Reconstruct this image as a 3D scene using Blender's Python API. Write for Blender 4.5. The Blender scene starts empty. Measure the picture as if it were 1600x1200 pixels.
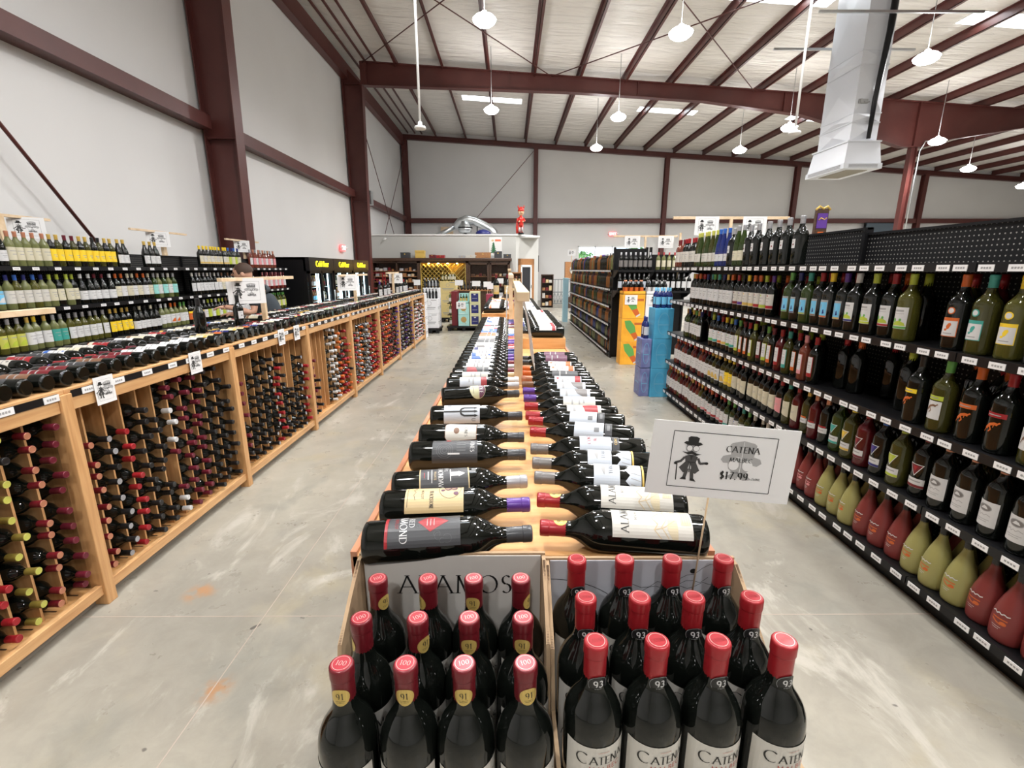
import bpy, math, random
from mathutils import Vector, Matrix
random.seed(7)
PI = math.pi
sc = bpy.context.scene
COL = sc.collection
# ------------------------------------------------------------------ camera, exposure, world
FPX, CZ = 735.0, 1.55
cam_d = bpy.data.cameras.new('camera')
cam_d.sensor_fit = 'HORIZONTAL'; cam_d.sensor_width = 36.0
cam_d.lens = FPX / 1600 * 36.0; cam_d.clip_start = .02; cam_d.clip_end = 300
cam = bpy.data.objects.new('camera', cam_d); COL.objects.link(cam)
cam.location = (0, 0, CZ)
cam.rotation_euler = (PI/2 - math.atan(179/735), 0, math.radians(-.3))
sc.camera = cam
sc.view_settings.view_transform = 'Standard'; sc.view_settings.look = 'None'
sc.view_settings.exposure = 0.6; sc.view_settings.gamma = 1.0
sc.view_settings.use_curve_mapping = False
LAMP_W = 350.0      # high-bay lamps
SKY = 2.2
w = bpy.data.worlds.new('world'); sc.world = w; w.use_nodes = True
wn = w.node_tree.nodes; wn.clear()
wo = wn.new('ShaderNodeOutputWorld'); wb = wn.new('ShaderNodeBackground')
wb.inputs[0].default_value = (.72, .84, 1, 1); wb.inputs[1].default_value = SKY
w.node_tree.links.new(wb.outputs[0], wo.inputs[0])

# ------------------------------------------------------------------ materials
MC = {}
def mat(name, col=(.5,.5,.5), rough=.5, metal=0., trans=0., coat=0., emit=None, es=1., alpha=None, spec=.5):
    if name in MC: return MC[name]
    m = bpy.data.materials.new(name); m.use_nodes = True
    b = m.node_tree.nodes['Principled BSDF']
    b.inputs['Base Color'].default_value = (*col, 1); b.inputs['Roughness'].default_value = rough
    b.inputs['Metallic'].default_value = metal; b.inputs['Transmission Weight'].default_value = trans
    b.inputs['Coat Weight'].default_value = coat; b.inputs['Specular IOR Level'].default_value = spec
    if emit: b.inputs['Emission Color'].default_value = (*emit, 1); b.inputs['Emission Strength'].default_value = es
    m.diffuse_color = (*col, 1); MC[name] = m; return m
def nodes(m): return m.node_tree.nodes, m.node_tree.links, m.node_tree.nodes['Principled BSDF']
def N(nt, t, **k):
    n = nt.new(t)
    for a, v in k.items(): setattr(n, a, v)
    return n
def ramp(nt, stops):
    r = nt.new('ShaderNodeValToRGB'); e = r.color_ramp.elements
    e[0].position, e[0].color = stops[0][0], (*stops[0][1], 1)
    e[1].position, e[1].color = stops[-1][0], (*stops[-1][1], 1)
    for p, c in stops[1:-1]:
        x = e.new(p); x.color = (*c, 1)
    return r
def grain(name, c1, c2, c3, scale=(1, 1, 1), rough=.45, ns=3.):
    m = mat(name, c2, rough); nt, L, b = nodes(m)
    tc = N(nt, 'ShaderNodeTexCoord'); mp = N(nt, 'ShaderNodeMapping'); mp.inputs['Scale'].default_value = scale
    L.new(tc.outputs['Object'], mp.inputs[0])
    n1 = N(nt, 'ShaderNodeTexNoise'); n1.inputs['Scale'].default_value = ns; n1.inputs['Detail'].default_value = 6
    L.new(mp.outputs[0], n1.inputs['Vector'])
    r = ramp(nt, [(.3, c1), (.5, c2), (.7, c3)]); L.new(n1.outputs['Fac'], r.inputs[0])
    L.new(r.outputs[0], b.inputs['Base Color'])
    bp = N(nt, 'ShaderNodeBump'); bp.inputs['Strength'].default_value = .08; L.new(n1.outputs['Fac'], bp.inputs['Height']); L.new(bp.outputs[0], b.inputs['Normal'])
    return m
OAK = grain('oak_along', (.52,.27,.11), (.62,.35,.155), (.70,.43,.20), (18, 1.2, 18), .4)
OAKV = grain('oak_upright', (.50,.26,.10), (.60,.33,.14), (.68,.40,.18), (16, 16, 1.2), .42)
OAKX = grain('oak_across', (.56,.27,.09), (.66,.355,.135), (.73,.42,.18), (1.2, 16, 16), .5)
PINE = grain('pine', (.60,.43,.25), (.70,.53,.34), (.76,.60,.42), (14, 14, 14), .6, 1.)
DKWOOD = grain('dark_wood', (.035,.018,.01), (.06,.03,.018), (.09,.05,.03), (6, 6, 20), .35)
MIDWOOD = grain('mid_wood', (.25,.11,.04), (.35,.16,.06), (.42,.21,.09), (6, 20, 20), .4)
STEEL = grain('oxide_red_steel', (.080,.020,.017), (.092,.023,.019), (.105,.028,.023), (1, 1, 1), .42, 2.)
BLACKM = mat('black_powder_coat', (.008,.008,.009), .35, spec=.25)
BLACKT = mat('black_trim', (.010,.010,.011), .28, spec=.3)
WHITEP = mat('white_paper', (.80,.80,.80), .6)
TAGM = mat('price_tag_white', (.82,.82,.82), .35)
WPAINT = mat('white_paint', (.78,.78,.76), .4)
GALV = mat('galvanised_metal', (.62,.65,.66), .28, .9)
DUCTW = mat('white_sheet_metal', (.60,.62,.66), .32)
CARD = grain('cardboard', (.36,.24,.14), (.42,.29,.17), (.47,.33,.2), (3, 3, 3), .8)
INK = mat('black_ink', (.012,.012,.012), .5)
GREYINK = mat('grey_ink', (.33,.33,.33), .55)
PALEINK = mat('pale_grey_ink', (.40,.40,.40), .55)
MIDINK = mat('dark_grey_ink', (.06,.06,.06), .5)
LENS = mat('lamp_lens', (1, 1, 1), .3, emit=(1, .98, .96), es=30)
ACRYL = mat('lit_acrylic_shade', (.9,.9,.9), .3, emit=(1, .98, .96), es=28)
# floor
FLOORM = mat('polished_concrete', (.33,.31,.27), .3)
nt, L, b = nodes(FLOORM)
tc = N(nt, 'ShaderNodeTexCoord')
def nz(scale, det, rough=.55, dist=0., sx=(1, 1, 1), rot=0.):
    mp = N(nt, 'ShaderNodeMapping'); mp.inputs['Scale'].default_value = sx; mp.inputs['Rotation'].default_value = (0, 0, rot); L.new(tc.outputs['Object'], mp.inputs[0])
    n = N(nt, 'ShaderNodeTexNoise'); n.inputs['Scale'].default_value = scale; n.inputs['Detail'].default_value = det; n.inputs['Roughness'].default_value = rough; n.inputs['Distortion'].default_value = dist
    L.new(mp.outputs[0], n.inputs['Vector']); return n.outputs['Fac']
def mixc(fac, a, c, mode='MIX'):
    m = N(nt, 'ShaderNodeMix', data_type='RGBA', blend_type=mode)
    if isinstance(fac, float): m.inputs[0].default_value = fac
    else: L.new(fac, m.inputs[0])
    for k_, v in ((6, a), (7, c)):
        if isinstance(v, tuple): m.inputs[k_].default_value = (*v, 1)
        else: L.new(v, m.inputs[k_])
    return m.outputs[2]
def rampf(src, lo, hi, top=1.):
    r = N(nt, 'ShaderNodeMapRange'); r.interpolation_type = 'SMOOTHSTEP'; r.inputs[1].default_value = lo; r.inputs[2].default_value = hi; r.inputs[4].default_value = top; L.new(src, r.inputs[0]); return r.outputs[0]
c0 = mixc(rampf(nz(.75, 5), .35, .65), (.30,.28,.235), (.415,.385,.315))                     # broad light and dark pours
c0 = mixc(rampf(nz(1.7, 6, .6, .3), .52, .68, .75), c0, (.41,.36,.25))                         # tan areas
c0 = mixc(rampf(nz(1.3, 6, .6, .6, (1, 1, 1), .9), .53, .66, .6), c0, (.255,.25,.215))           # grey-green areas
c0 = mixc(rampf(nz(2.2, 8, .65, 1.2, (1, .55, 1), .5), .56, .66, .8), c0, (.53,.50,.435))         # pale trowel streaks
c0 = mixc(rampf(nz(7., 10, .7, .5), .3, .7, .5), mixc(.22, c0, (.15,.145,.13)), mixc(.18, c0, (.65,.62,.56)))
c0 = mixc(rampf(nz(2.6, 9, .75, 2.0, (1, .3, 1), -.6), .64, .70, .5), c0, (.15,.145,.13))       # thin dark scuffs
c0 = mixc(rampf(nz(11., 2, .5), .73, .76, .75), c0, (.07,.065,.06))                            # pits
for px_, py_, rr_ in ((-1.53, 2.02, .10), (-1.12, 1.47, .09)):                                # rust-coloured spots
    d_ = N(nt, 'ShaderNodeVectorMath', operation='DISTANCE'); L.new(tc.outputs['Object'], d_.inputs[0]); d_.inputs[1].default_value = (px_, py_, 0)
    f_ = rampf(d_.outputs['Value'], rr_, rr_*.2, .8); q_ = N(nt, 'ShaderNodeMath', operation='MULTIPLY'); L.new(f_, q_.inputs[0]); L.new(rampf(nz(14., 6), .4, .6), q_.inputs[1]); c0 = mixc(q_.outputs[0], c0, (.42,.21,.09))
L.new(c0, b.inputs['Base Color'])
nn = nz(5., 8, .6)
rr = N(nt, 'ShaderNodeMapRange'); rr.inputs[1].default_value = .3; rr.inputs[2].default_value = .7; rr.inputs[3].default_value = .24; rr.inputs[4].default_value = .40; L.new(nn, rr.inputs[0]); L.new(rr.outputs[0], b.inputs['Roughness'])
bp = N(nt, 'ShaderNodeBump'); bp.inputs['Strength'].default_value = .12; bp.inputs['Distance'].default_value = .003; L.new(nn, bp.inputs['Height']); L.new(bp.outputs[0], b.inputs['Normal'])
JOINT = mat('floor_joint', (.46,.38,.32), .6)
# wall and ceiling
WALLM = mat('wall_liner', (.60,.59,.565), .55); nt, L, b = nodes(WALLM)
tc = N(nt, 'ShaderNodeTexCoord'); n1 = N(nt, 'ShaderNodeTexNoise'); n1.inputs['Scale'].default_value = .6; L.new(tc.outputs['Object'], n1.inputs['Vector'])
r1 = ramp(nt, [(.3, (.66,.655,.645)), (.7, (.70,.695,.685))]); L.new(n1.outputs['Fac'], r1.inputs[0]); L.new(r1.outputs[0], b.inputs['Base Color'])
CEILM = mat('roof_insulation', (.80,.77,.73), .35); nt, L, b = nodes(CEILM)
tc = N(nt, 'ShaderNodeTexCoord'); mp = N(nt, 'ShaderNodeMapping'); mp.inputs['Scale'].default_value = (.7, 3.2, 1); L.new(tc.outputs['Object'], mp.inputs[0])
n1 = N(nt, 'ShaderNodeTexNoise'); n1.inputs['Scale'].default_value = 1.3; n1.inputs['Detail'].default_value = 4; n1.inputs['Distortion'].default_value = .6; L.new(mp.outputs[0], n1.inputs['Vector'])
bp = N(nt, 'ShaderNodeBump'); bp.inputs['Strength'].default_value = .9; bp.inputs['Distance'].default_value = .12; L.new(n1.outputs['Fac'], bp.inputs['Height']); L.new(bp.outputs[0], b.inputs['Normal'])
# perforated black panel
PEG = mat('perforated_black_panel', (.008,.008,.009), .45, spec=.25); nt, L, b = nodes(PEG)
tc = N(nt, 'ShaderNodeTexCoord'); sp = N(nt, 'ShaderNodeSeparateXYZ'); L.new(tc.outputs['Object'], sp.inputs[0])
def cell(out):
    a = N(nt, 'ShaderNodeMath', operation='MULTIPLY'); a.inputs[1].default_value = 1/.0254; L.new(out, a.inputs[0])
    f = N(nt, 'ShaderNodeMath', operation='FRACT'); L.new(a.outputs[0], f.inputs[0])
    s = N(nt, 'ShaderNodeMath', operation='SUBTRACT'); s.inputs[1].default_value = .5; L.new(f.outputs[0], s.inputs[0])
    p = N(nt, 'ShaderNodeMath', operation='MULTIPLY'); L.new(s.outputs[0], p.inputs[0]); L.new(s.outputs[0], p.inputs[1]); return p.outputs[0]
ad = N(nt, 'ShaderNodeMath', operation='ADD'); L.new(cell(sp.outputs['Y']), ad.inputs[0]); L.new(cell(sp.outputs['Z']), ad.inputs[1])
lt = N(nt, 'ShaderNodeMath', operation='LESS_THAN'); lt.inputs[1].default_value = .022; L.new(ad.outputs[0], lt.inputs[0])
mx = N(nt, 'ShaderNodeMix', data_type='RGBA'); L.new(lt.outputs[0], mx.inputs[0]); mx.inputs[6].default_value = (.008,.008,.009,1); mx.inputs[7].default_value = (.30,.29,.27,1); L.new(mx.outputs[2], b.inputs['Base Color'])
def colm(name, c, rough=.35, **k): return mat(name, c, rough, **k)
GL = {'dark': mat('dark_bottle_glass', (.004,.005,.004), .05),
      'green': mat('green_bottle_glass', (.035,.060,.012), .07, trans=.3),
      'olive': mat('olive_wine_glass', (.060,.058,.012), .07, trans=.3),
      'white': mat('pale_wine_glass', (.12,.115,.022), .07, trans=.4),
      'clear': mat('straw_wine_glass', (.24,.26,.10), .07, trans=.45),
      'rose': mat('rose_wine_glass', (.24,.06,.035), .07, trans=.4),
      'red': mat('red_wine_glass', (.09,.008,.010), .07, trans=.15),
      'blue': mat('blue_bottle_glass', (.01,.02,.12), .07),
      'frostred': mat('frosted_red_bottle', (.20,.032,.030), .38),
      'frostyel': mat('frosted_yellow_bottle', (.33,.31,.11), .38),
      'brown': mat('amber_spirit_glass', (.25,.09,.02), .08, trans=.2)}
PAL = {'red':(.32,.014,.020), 'darkred':(.145,.010,.016), 'maroon':(.13,.012,.025), 'black':(.014,.014,.015), 'gold':(.62,.42,.10), 'yellow':(.85,.60,.03),
       'orange':(.58,.12,.02), 'copper':(.52,.22,.13), 'green':(.12,.36,.08), 'lime':(.42,.50,.05), 'yellowgreen':(.50,.50,.10), 'teal':(.05,.33,.28), 'blue':(.03,.12,.45), 'sky':(.16,.50,.75),
       'navy':(.015,.02,.14), 'purple':(.09,.03,.24), 'white':(.62,.62,.62), 'cream':(.60,.56,.42), 'silver':(.38,.38,.40), 'grey':(.17,.16,.155), 'pink':(.70,.28,.30), 'charcoal':(.045,.047,.052),
       'ivory':(.58,.56,.51), 'plum':(.12,.035,.075), 'tan':(.62,.47,.25), 'brown':(.18,.09,.05), 'aqua':(.28,.62,.58), 'olivebrown':(.20,.15,.03), 'lightblue':(.50,.54,.60)}
def cm(c, rough=.4): return mat('paint_' + c, PAL[c], rough)
def cap_m(c): return mat('foil_' + c, PAL[c], .3, metal=.35 if c in ('silver','gold','copper') else .1)

# ------------------------------------------------------------------ mesh builder
class MB:
    def __init__(s): s.v = []; s.f = []; s.m = []; s.sm = []
    def quad(s, pts, m=0, sm=False):
        n = len(s.v); s.v += [tuple(p) for p in pts]; s.f.append(tuple(range(n, n+len(pts)))); s.m.append(m); s.sm.append(sm)
    def box(s, x0, x1, y0, y1, z0, z1, m=0):
        n = len(s.v); s.v += [(x, y, z) for z in (z0, z1) for y in (y0, y1) for x in (x0, x1)]
        for q in ((0,2,3,1), (4,5,7,6), (0,1,5,4), (2,6,7,3), (0,4,6,2), (1,3,7,5)):
            s.f.append(tuple(n+i for i in q)); s.m.append(m); s.sm.append(False)
        return s
    def bar(s, a, b, w, h, m=0, up=(0, 0, 1)):
        a, b = Vector(a), Vector(b); d = (b-a).normalized(); u = Vector(up)
        if abs(d.dot(u)) > .99: u = Vector((0, 1, 0))
        r = d.cross(u).normalized(); u = r.cross(d)
        n = len(s.v)
        for p in (a, b):
            for i, j in ((-1,-1), (1,-1), (1,1), (-1,1)): s.v.append(tuple(p + r*i*w/2 + u*j*h/2))
        for q in ((0,3,2,1), (4,5,6,7), (0,1,5,4), (1,2,6,5), (2,3,7,6), (3,0,4,7)):
            s.f.append(tuple(n+i for i in q)); s.m.append(m); s.sm.append(False)
        return s
    def tube(s, pts, r, m=0, seg=8, cap=True):
        pts = [Vector(p) for p in pts]; rr = r if isinstance(r, (list, tuple)) else [r]*len(pts); rings = []
        ref = None
        for i, p in enumerate(pts):
            d = ((pts[min(i+1, len(pts)-1)] - pts[max(i-1, 0)])).normalized()
            u = Vector((0, 0, 1)) if abs(d.z) < .9 else Vector((0, 1, 0))
            a = d.cross(u).normalized(); b2 = a.cross(d)
            if ref is not None and a.dot(ref) < 0: a, b2 = -a, -b2
            ref = a
            n = len(s.v); rings.append(n)
            for k in range(seg):
                t = 2*PI*k/seg; s.v.append(tuple(p + a*math.cos(t)*rr[i] + b2*math.sin(t)*rr[i]))
        for i in range(len(rings)-1):
            for k in range(seg):
                k2 = (k+1) % seg
                s.f.append((rings[i]+k, rings[i+1]+k, rings[i+1]+k2, rings[i]+k2)); s.m.append(m); s.sm.append(True)
        if cap:
            s.f.append(tuple(rings[0]+k for k in range(seg))); s.m.append(m); s.sm.append(False)
            s.f.append(tuple(rings[-1]+k for k in reversed(range(seg)))); s.m.append(m); s.sm.append(False)
        return s
    def lathe(s, prof, seg=24, m=0, o=(0, 0, 0), caps=(True, True), ms=None):
        R = []
        for r, z in prof:
            n = len(s.v); R.append(n)
            for k in range(seg):
                t = 2*PI*k/seg; s.v.append((o[0]+r*math.cos(t), o[1]+r*math.sin(t), o[2]+z))
        for i in range(len(R)-1):
            for k in range(seg):
                k2 = (k+1) % seg
                s.f.append((R[i]+k, R[i]+k2, R[i+1]+k2, R[i+1]+k)); s.m.append(ms[i] if ms else m); s.sm.append(True)
        if caps[0]: s.f.append(tuple(R[0]+k for k in reversed(range(seg)))); s.m.append(ms[0] if ms else m); s.sm.append(False)
        if caps[1]: s.f.append(tuple(R[-1]+k for k in range(seg))); s.m.append(ms[-1] if ms else m); s.sm.append(False)
        return s
    def prism(s, poly, a0, a1, axis='y', m=0):   # poly in the other two axes
        def P(p, a):
            return (p[0], a, p[1]) if axis == 'y' else ((a, p[0], p[1]) if axis == 'x' else (p[0], p[1], a))
        n = len(s.v); k = len(poly)
        s.v += [P(p, a0) for p in poly] + [P(p, a1) for p in poly]
        s.f.append(tuple(range(n, n+k))); s.m.append(m); s.sm.append(False)
        s.f.append(tuple(reversed(range(n+k, n+2*k)))); s.m.append(m); s.sm.append(False)
        for i in range(k):
            j = (i+1) % k; s.f.append((n+i, n+k+i, n+k+j, n+j)); s.m.append(m); s.sm.append(False)
        return s
    # art drawn on a surface given by fn(u, v, off)
    def arect(s, fn, u0, v0, u1, v1, m=0, off=0, du=.006):
        k = max(1, int(math.ceil((u1-u0)/du)))
        for i in range(k):
            a, b2 = u0+(u1-u0)*i/k, u0+(u1-u0)*(i+1)/k
            s.quad([fn(a, v0, off), fn(b2, v0, off), fn(b2, v1, off), fn(a, v1, off)], m, False)
    def aconv(s, fn, pts, m=0, off=0, du=.005):
        us = [p[0] for p in pts]; a, b2 = min(us), max(us); k = max(1, int(math.ceil((b2-a)/du)))
        cuts = sorted(set([round(u, 6) for u in us] + [round(a+(b2-a)*i/k, 6) for i in range(k+1)]))
        def span(u):
            lo, hi = 1e9, -1e9
            for i in range(len(pts)):
                p, q = pts[i], pts[(i+1) % len(pts)]
                if min(p[0], q[0])-1e-6 <= u <= max(p[0], q[0])+1e-6:
                    if abs(p[0]-q[0]) < 1e-7: vs = (p[1], q[1])
                    else:
                        t = (u-p[0])/(q[0]-p[0]); vs = (p[1]+(q[1]-p[1])*t,)
                    for v in vs: lo = min(lo, v); hi = max(hi, v)
            return lo, hi
        for i in range(len(cuts)-1):
            l0, h0 = span(cuts[i]); l1, h1 = span(cuts[i+1])
            if h0 < l0 or h1 < l1: continue
            s.quad([fn(cuts[i], l0, off), fn(cuts[i+1], l1, off), fn(cuts[i+1], h1, off), fn(cuts[i], h0, off)], m)
    def adisc(s, fn, cu, cv, ru, rv, m=0, off=0, n=16):
        s.aconv(fn, [(cu+ru*math.cos(2*PI*i/n), cv+rv*math.sin(2*PI*i/n)) for i in range(n)], m, off)
    def astroke(s, fn, pts, wd, m=0, off=0, nib=None):
        for p, q in zip(pts[:-1], pts[1:]):
            d = math.hypot(q[0]-p[0], q[1]-p[1])
            if d < 1e-7: continue
            dx, dy = (q[0]-p[0])/d, (q[1]-p[1])/d
            ww = wd if nib is None else max(wd*.30, wd*abs(math.sin(math.atan2(dy, dx)-nib)))
            nx, ny = -dy*ww/2, dx*ww/2; e = ww*.12
            k = max(1, int(math.ceil(d/.006)))
            for i in range(k):
                a, b2 = i/k, (i+1)/k
                A = (p[0]+(q[0]-p[0])*a - (dx*e if i == 0 else 0), p[1]+(q[1]-p[1])*a - (dy*e if i == 0 else 0))
                B = (p[0]+(q[0]-p[0])*b2 + (dx*e if i == k-1 else 0), p[1]+(q[1]-p[1])*b2 + (dy*e if i == k-1 else 0))
                s.quad([fn(A[0]-nx, A[1]-ny, off), fn(B[0]-nx, B[1]-ny, off), fn(B[0]+nx, B[1]+ny, off), fn(A[0]+nx, A[1]+ny, off)], m)
    def mesh(s, name, off=(0, 0, 0)):
        me = bpy.data.meshes.new(name)
        ox, oy, oz = off
        me.from_pydata([(a-ox, b2-oy, c-oz) for a, b2, c in s.v], [], s.f)
        me.polygons.foreach_set('material_index', s.m); me.polygons.foreach_set('use_smooth', s.sm)
        me.update(); return me
    def build(s, name, mats, parent=None, loc=None, world=True):
        """vertices are world coordinates unless loc is given; origin goes to the parent's"""
        off = (0, 0, 0)
        if parent is not None and world:
            q = parent; o_ = Vector((0, 0, 0))
            while q is not None: o_ += q.location; q = q.parent
            off = tuple(o_)
        o = bpy.data.objects.new(name, s.mesh(name, off))
        for m in (mats if isinstance(mats, (list, tuple)) else [mats]): o.data.materials.append(m)
        if loc is not None: o.location = loc
        if parent is not None: o.parent = parent
        COL.objects.link(o); return o
def tag(o, label, cat, group=None, kind=None):
    if label: o['label'] = label
    if cat: o['category'] = cat
    if group: o['group'] = group
    if kind: o['kind'] = kind
    return o
def thing(name, label, cat, loc=(0, 0, 0), rz=0, group=None):
    o = bpy.data.objects.new(name, None); o.empty_display_size = .05; COL.objects.link(o); o.location = loc; o.rotation_euler = (0, 0, rz)
    return tag(o, label, cat, group)
def struct(name, mb, m): o = mb.build(name, m); o['kind'] = 'structure'; return o
def solo(name, mb, m, label, cat, group=None, bevel=0):
    # move the origin to the base of the mesh
    xs = [p[0] for p in mb.v]; ys = [p[1] for p in mb.v]; zs = [p[2] for p in mb.v]
    c = ((min(xs)+max(xs))/2, (min(ys)+max(ys))/2, min(zs))
    o = bpy.data.objects.new(name, mb.mesh(name, c)); o.location = c; COL.objects.link(o)
    for q in (m if isinstance(m, (list, tuple)) else [m]): o.data.materials.append(q)
    if bevel:
        bv = o.modifiers.new('bevel', 'BEVEL'); bv.width = bevel; bv.segments = 2; bv.limit_method = 'ANGLE'
    return tag(o, label, cat, group)
def bevel(o, wd):
    bv = o.modifiers.new('bevel', 'BEVEL'); bv.width = wd; bv.segments = 2; bv.limit_method = 'ANGLE'; return o
def inst(name, me, parent, mats=None):
    o = bpy.data.objects.new(name, me); o.parent = parent; COL.objects.link(o)
    if mats:
        for i, m in enumerate(mats):
            if m is not None: o.material_slots[i].link = 'OBJECT'; o.material_slots[i].material = m
    return o
ONE = ['', 'first','second','third','fourth','fifth','sixth','seventh','eighth','ninth','tenth','eleventh','twelfth','thirteenth','fourteenth','fifteenth','sixteenth','seventeenth','eighteenth','nineteenth']
TENS = {2:'twent',3:'thirt',4:'fort',5:'fift',6:'sixt',7:'sevent',8:'eight',9:'ninet'}
def nth(n):
    if n < 20: return ONE[n]
    if n >= 100: return 'hundred-and-' + nth(n-100) if n > 100 else 'hundredth'
    t, u = divmod(n, 10); return TENS[t]+'ieth' if u == 0 else TENS[t]+'y-'+ONE[u]

# ------------------------------------------------------------------ lettering
def arc(cx, cy, rx, ry, a0, a1, n=8):
    return [(cx+rx*math.cos(math.radians(a0+(a1-a0)*i/n)), cy+ry*math.sin(math.radians(a0+(a1-a0)*i/n))) for i in range(n+1)]
G = {'A':(.86,[[(0,0),(.42,1)],[(.42,1),(.86,0)],[(.15,.36),(.70,.36)]]), 'B':(.62,[[(.1,0),(.1,1)],[(.1,1),(.3,1)]+arc(.3,.76,.24,.24,90,-90),[(.1,.52),(.32,.52)]+arc(.32,.26,.28,.26,90,-90)+[(.1,0)]]),
 'C':(.82,[arc(.48,.5,.46,.5,48,312,14)]), 'D':(.82,[[(.1,0),(.1,1)],[(.1,1),(.35,1)]+arc(.35,.5,.45,.5,90,-90,12)+[(.1,0)]]),
 'E':(.6,[[(.1,0),(.1,1)],[(.1,1),(.58,1)],[(.1,.52),(.48,.52)],[(.1,0),(.6,0)]]), 'F':(.58,[[(.1,0),(.1,1)],[(.1,1),(.56,1)],[(.1,.52),(.48,.52)]]),
 'G':(.86,[arc(.48,.5,.46,.5,48,350,14),[(.85,.42),(.85,.08)]]), 'H':(.8,[[(.1,0),(.1,1)],[(.7,0),(.7,1)],[(.1,.52),(.7,.52)]]), 'I':(.2,[[(.1,0),(.1,1)]]),
 'K':(.74,[[(.1,0),(.1,1)],[(.14,.48),(.62,1)],[(.22,.56),(.70,0)]]), 'L':(.58,[[(.1,0),(.1,1)],[(.1,0),(.58,0)]]),
 'M':(1.0,[[(.1,0),(.15,1)],[(.15,1),(.5,.08)],[(.5,.08),(.85,1)],[(.85,1),(.92,0)]]), 'N':(.84,[[(.1,0),(.1,1)],[(.1,1),(.74,0)],[(.74,0),(.74,1)]]),
 'O':(.94,[arc(.48,.5,.44,.5,0,360,18)]), 'P':(.6,[[(.1,0),(.1,1)],[(.1,1),(.3,1)]+arc(.3,.74,.26,.26,90,-90)+[(.1,.48)]]),
 'R':(.7,[[(.1,0),(.1,1)],[(.1,1),(.3,1)]+arc(.3,.75,.25,.25,90,-90)+[(.1,.5)],[(.3,.5),(.68,0)]]),
 'S':(.52,[arc(.27,.75,.2,.24,40,250,8)+arc(.26,.26,.22,.26,80,-140,8)]), 'T':(.7,[[(.35,0),(.35,1)],[(0,1),(.7,1)]]),
 'U':(.78,[[(.1,1),(.1,.3)]+arc(.4,.3,.3,.3,180,360,8)+[(.7,1)]]), 'V':(.8,[[(0,1),(.4,0)],[(.4,0),(.8,1)]]), 'X':(.76,[[(.06,0),(.66,1)],[(.06,1),(.70,0)]]), 'Y':(.76,[[(.38,0),(.38,.48)],[(.38,.48),(0,1)],[(.38,.48),(.76,1)]]),
 'W':(1.1,[[(0,1),(.28,0)],[(.28,0),(.55,1)],[(.55,1),(.82,0)],[(.82,0),(1.1,1)]]), 'Z':(.66,[[(.04,1),(.62,1)],[(.62,1),(.04,0)],[(.04,0),(.64,0)]]),
 '0':(.6,[arc(.3,.5,.25,.5,0,360,14)]), '1':(.4,[[(.22,0),(.22,1)],[(.22,1),(.06,.86)]]), '3':(.56,[arc(.26,.75,.2,.25,140,-90,8),arc(.26,.25,.24,.25,90,-150,8)]),
 '5':(.56,[[(.48,1),(.12,1)],[(.12,1),(.1,.55)]+arc(.26,.32,.24,.32,110,-150,8)]), '7':(.54,[[(.04,1),(.5,1)],[(.5,1),(.2,0)]]),
 '9':(.58,[arc(.29,.7,.22,.3,0,360,12),[(.51,.7)]+arc(.25,.5,.26,.5,10,-60,6)]), '8':(.56,[arc(.28,.76,.18,.24,0,360,10),arc(.28,.27,.23,.27,0,360,10)]), '6':(.58,[arc(.29,.3,.22,.3,0,360,12),[(.07,.3)]+arc(.33,.5,.26,.5,190,120,6)]),
 '2':(.56,[arc(.27,.74,.22,.26,160,-30,8)+[(.06,0)],[(.06,0),(.52,0)]]), '4':(.6,[[(.42,0),(.42,1)],[(.42,1),(.04,.3)],[(.04,.3),(.56,.3)]]),
 '$':(.52,[arc(.27,.75,.2,.22,40,250,8)+arc(.26,.28,.22,.24,80,-140,8),[(.27,-.1),(.27,1.1)]]), '.':(.24,[[(.1,0),(.1,.09)]]), '%':(.7,[]), ' ':(.45,[]), '-':(.4,[[(.05,.4),(.35,.4)]])}
def write(mb, fn, txt, cu, cv, h, m, wt=.13, off=.0006, serif=True, rot=0, xs=1.0, gap=.14):
    wd = sum(G[c][0]+gap for c in txt)*h*xs - gap*h*xs; x = -wd/2
    ca, sa = math.cos(rot), math.sin(rot)
    T = lambda p: (cu + p[0]*ca - p[1]*sa, cv + p[0]*sa + p[1]*ca)
    for c in txt:
        gw, st = G[c]
        for pl in st:
            P = [T((x+px*h*xs, (py-.5)*h)) for px, py in pl]
            mb.astroke(fn, P, wt*h, m, off, None if not serif else math.radians(20)+rot)
            if serif and h > .004 and c not in '.-COSG0935867$2':
                for e, o2 in ((0, 1), (-1, -2)):
                    px, py = pl[e]; qx, qy = pl[o2]
                    if py in (0, 1) and abs(qy-py) > abs(qx-px)*.8 and not (c in 'MNVW' and (px, py) in ((.5,.08), (.4,0), (.28,0))):
                        mb.astroke(fn, [T((x+(px-.13)*h*xs, (py-.5)*h)), T((x+(px+.13)*h*xs, (py-.5)*h))], wt*h*.32, m, off)
        x += (gw+gap)*h*xs
def flat(o, ux, vy):
    o, ux, vy = Vector(o), Vector(ux), Vector(vy); n = ux.cross(vy).normalized()
    return lambda u, v, off=0: tuple(o + ux*u + vy*v + n*off)
def cyl(R): return lambda u, v, off=0: ((R+off)*math.sin(u/R), -(R+off)*math.cos(u/R), v)

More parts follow.
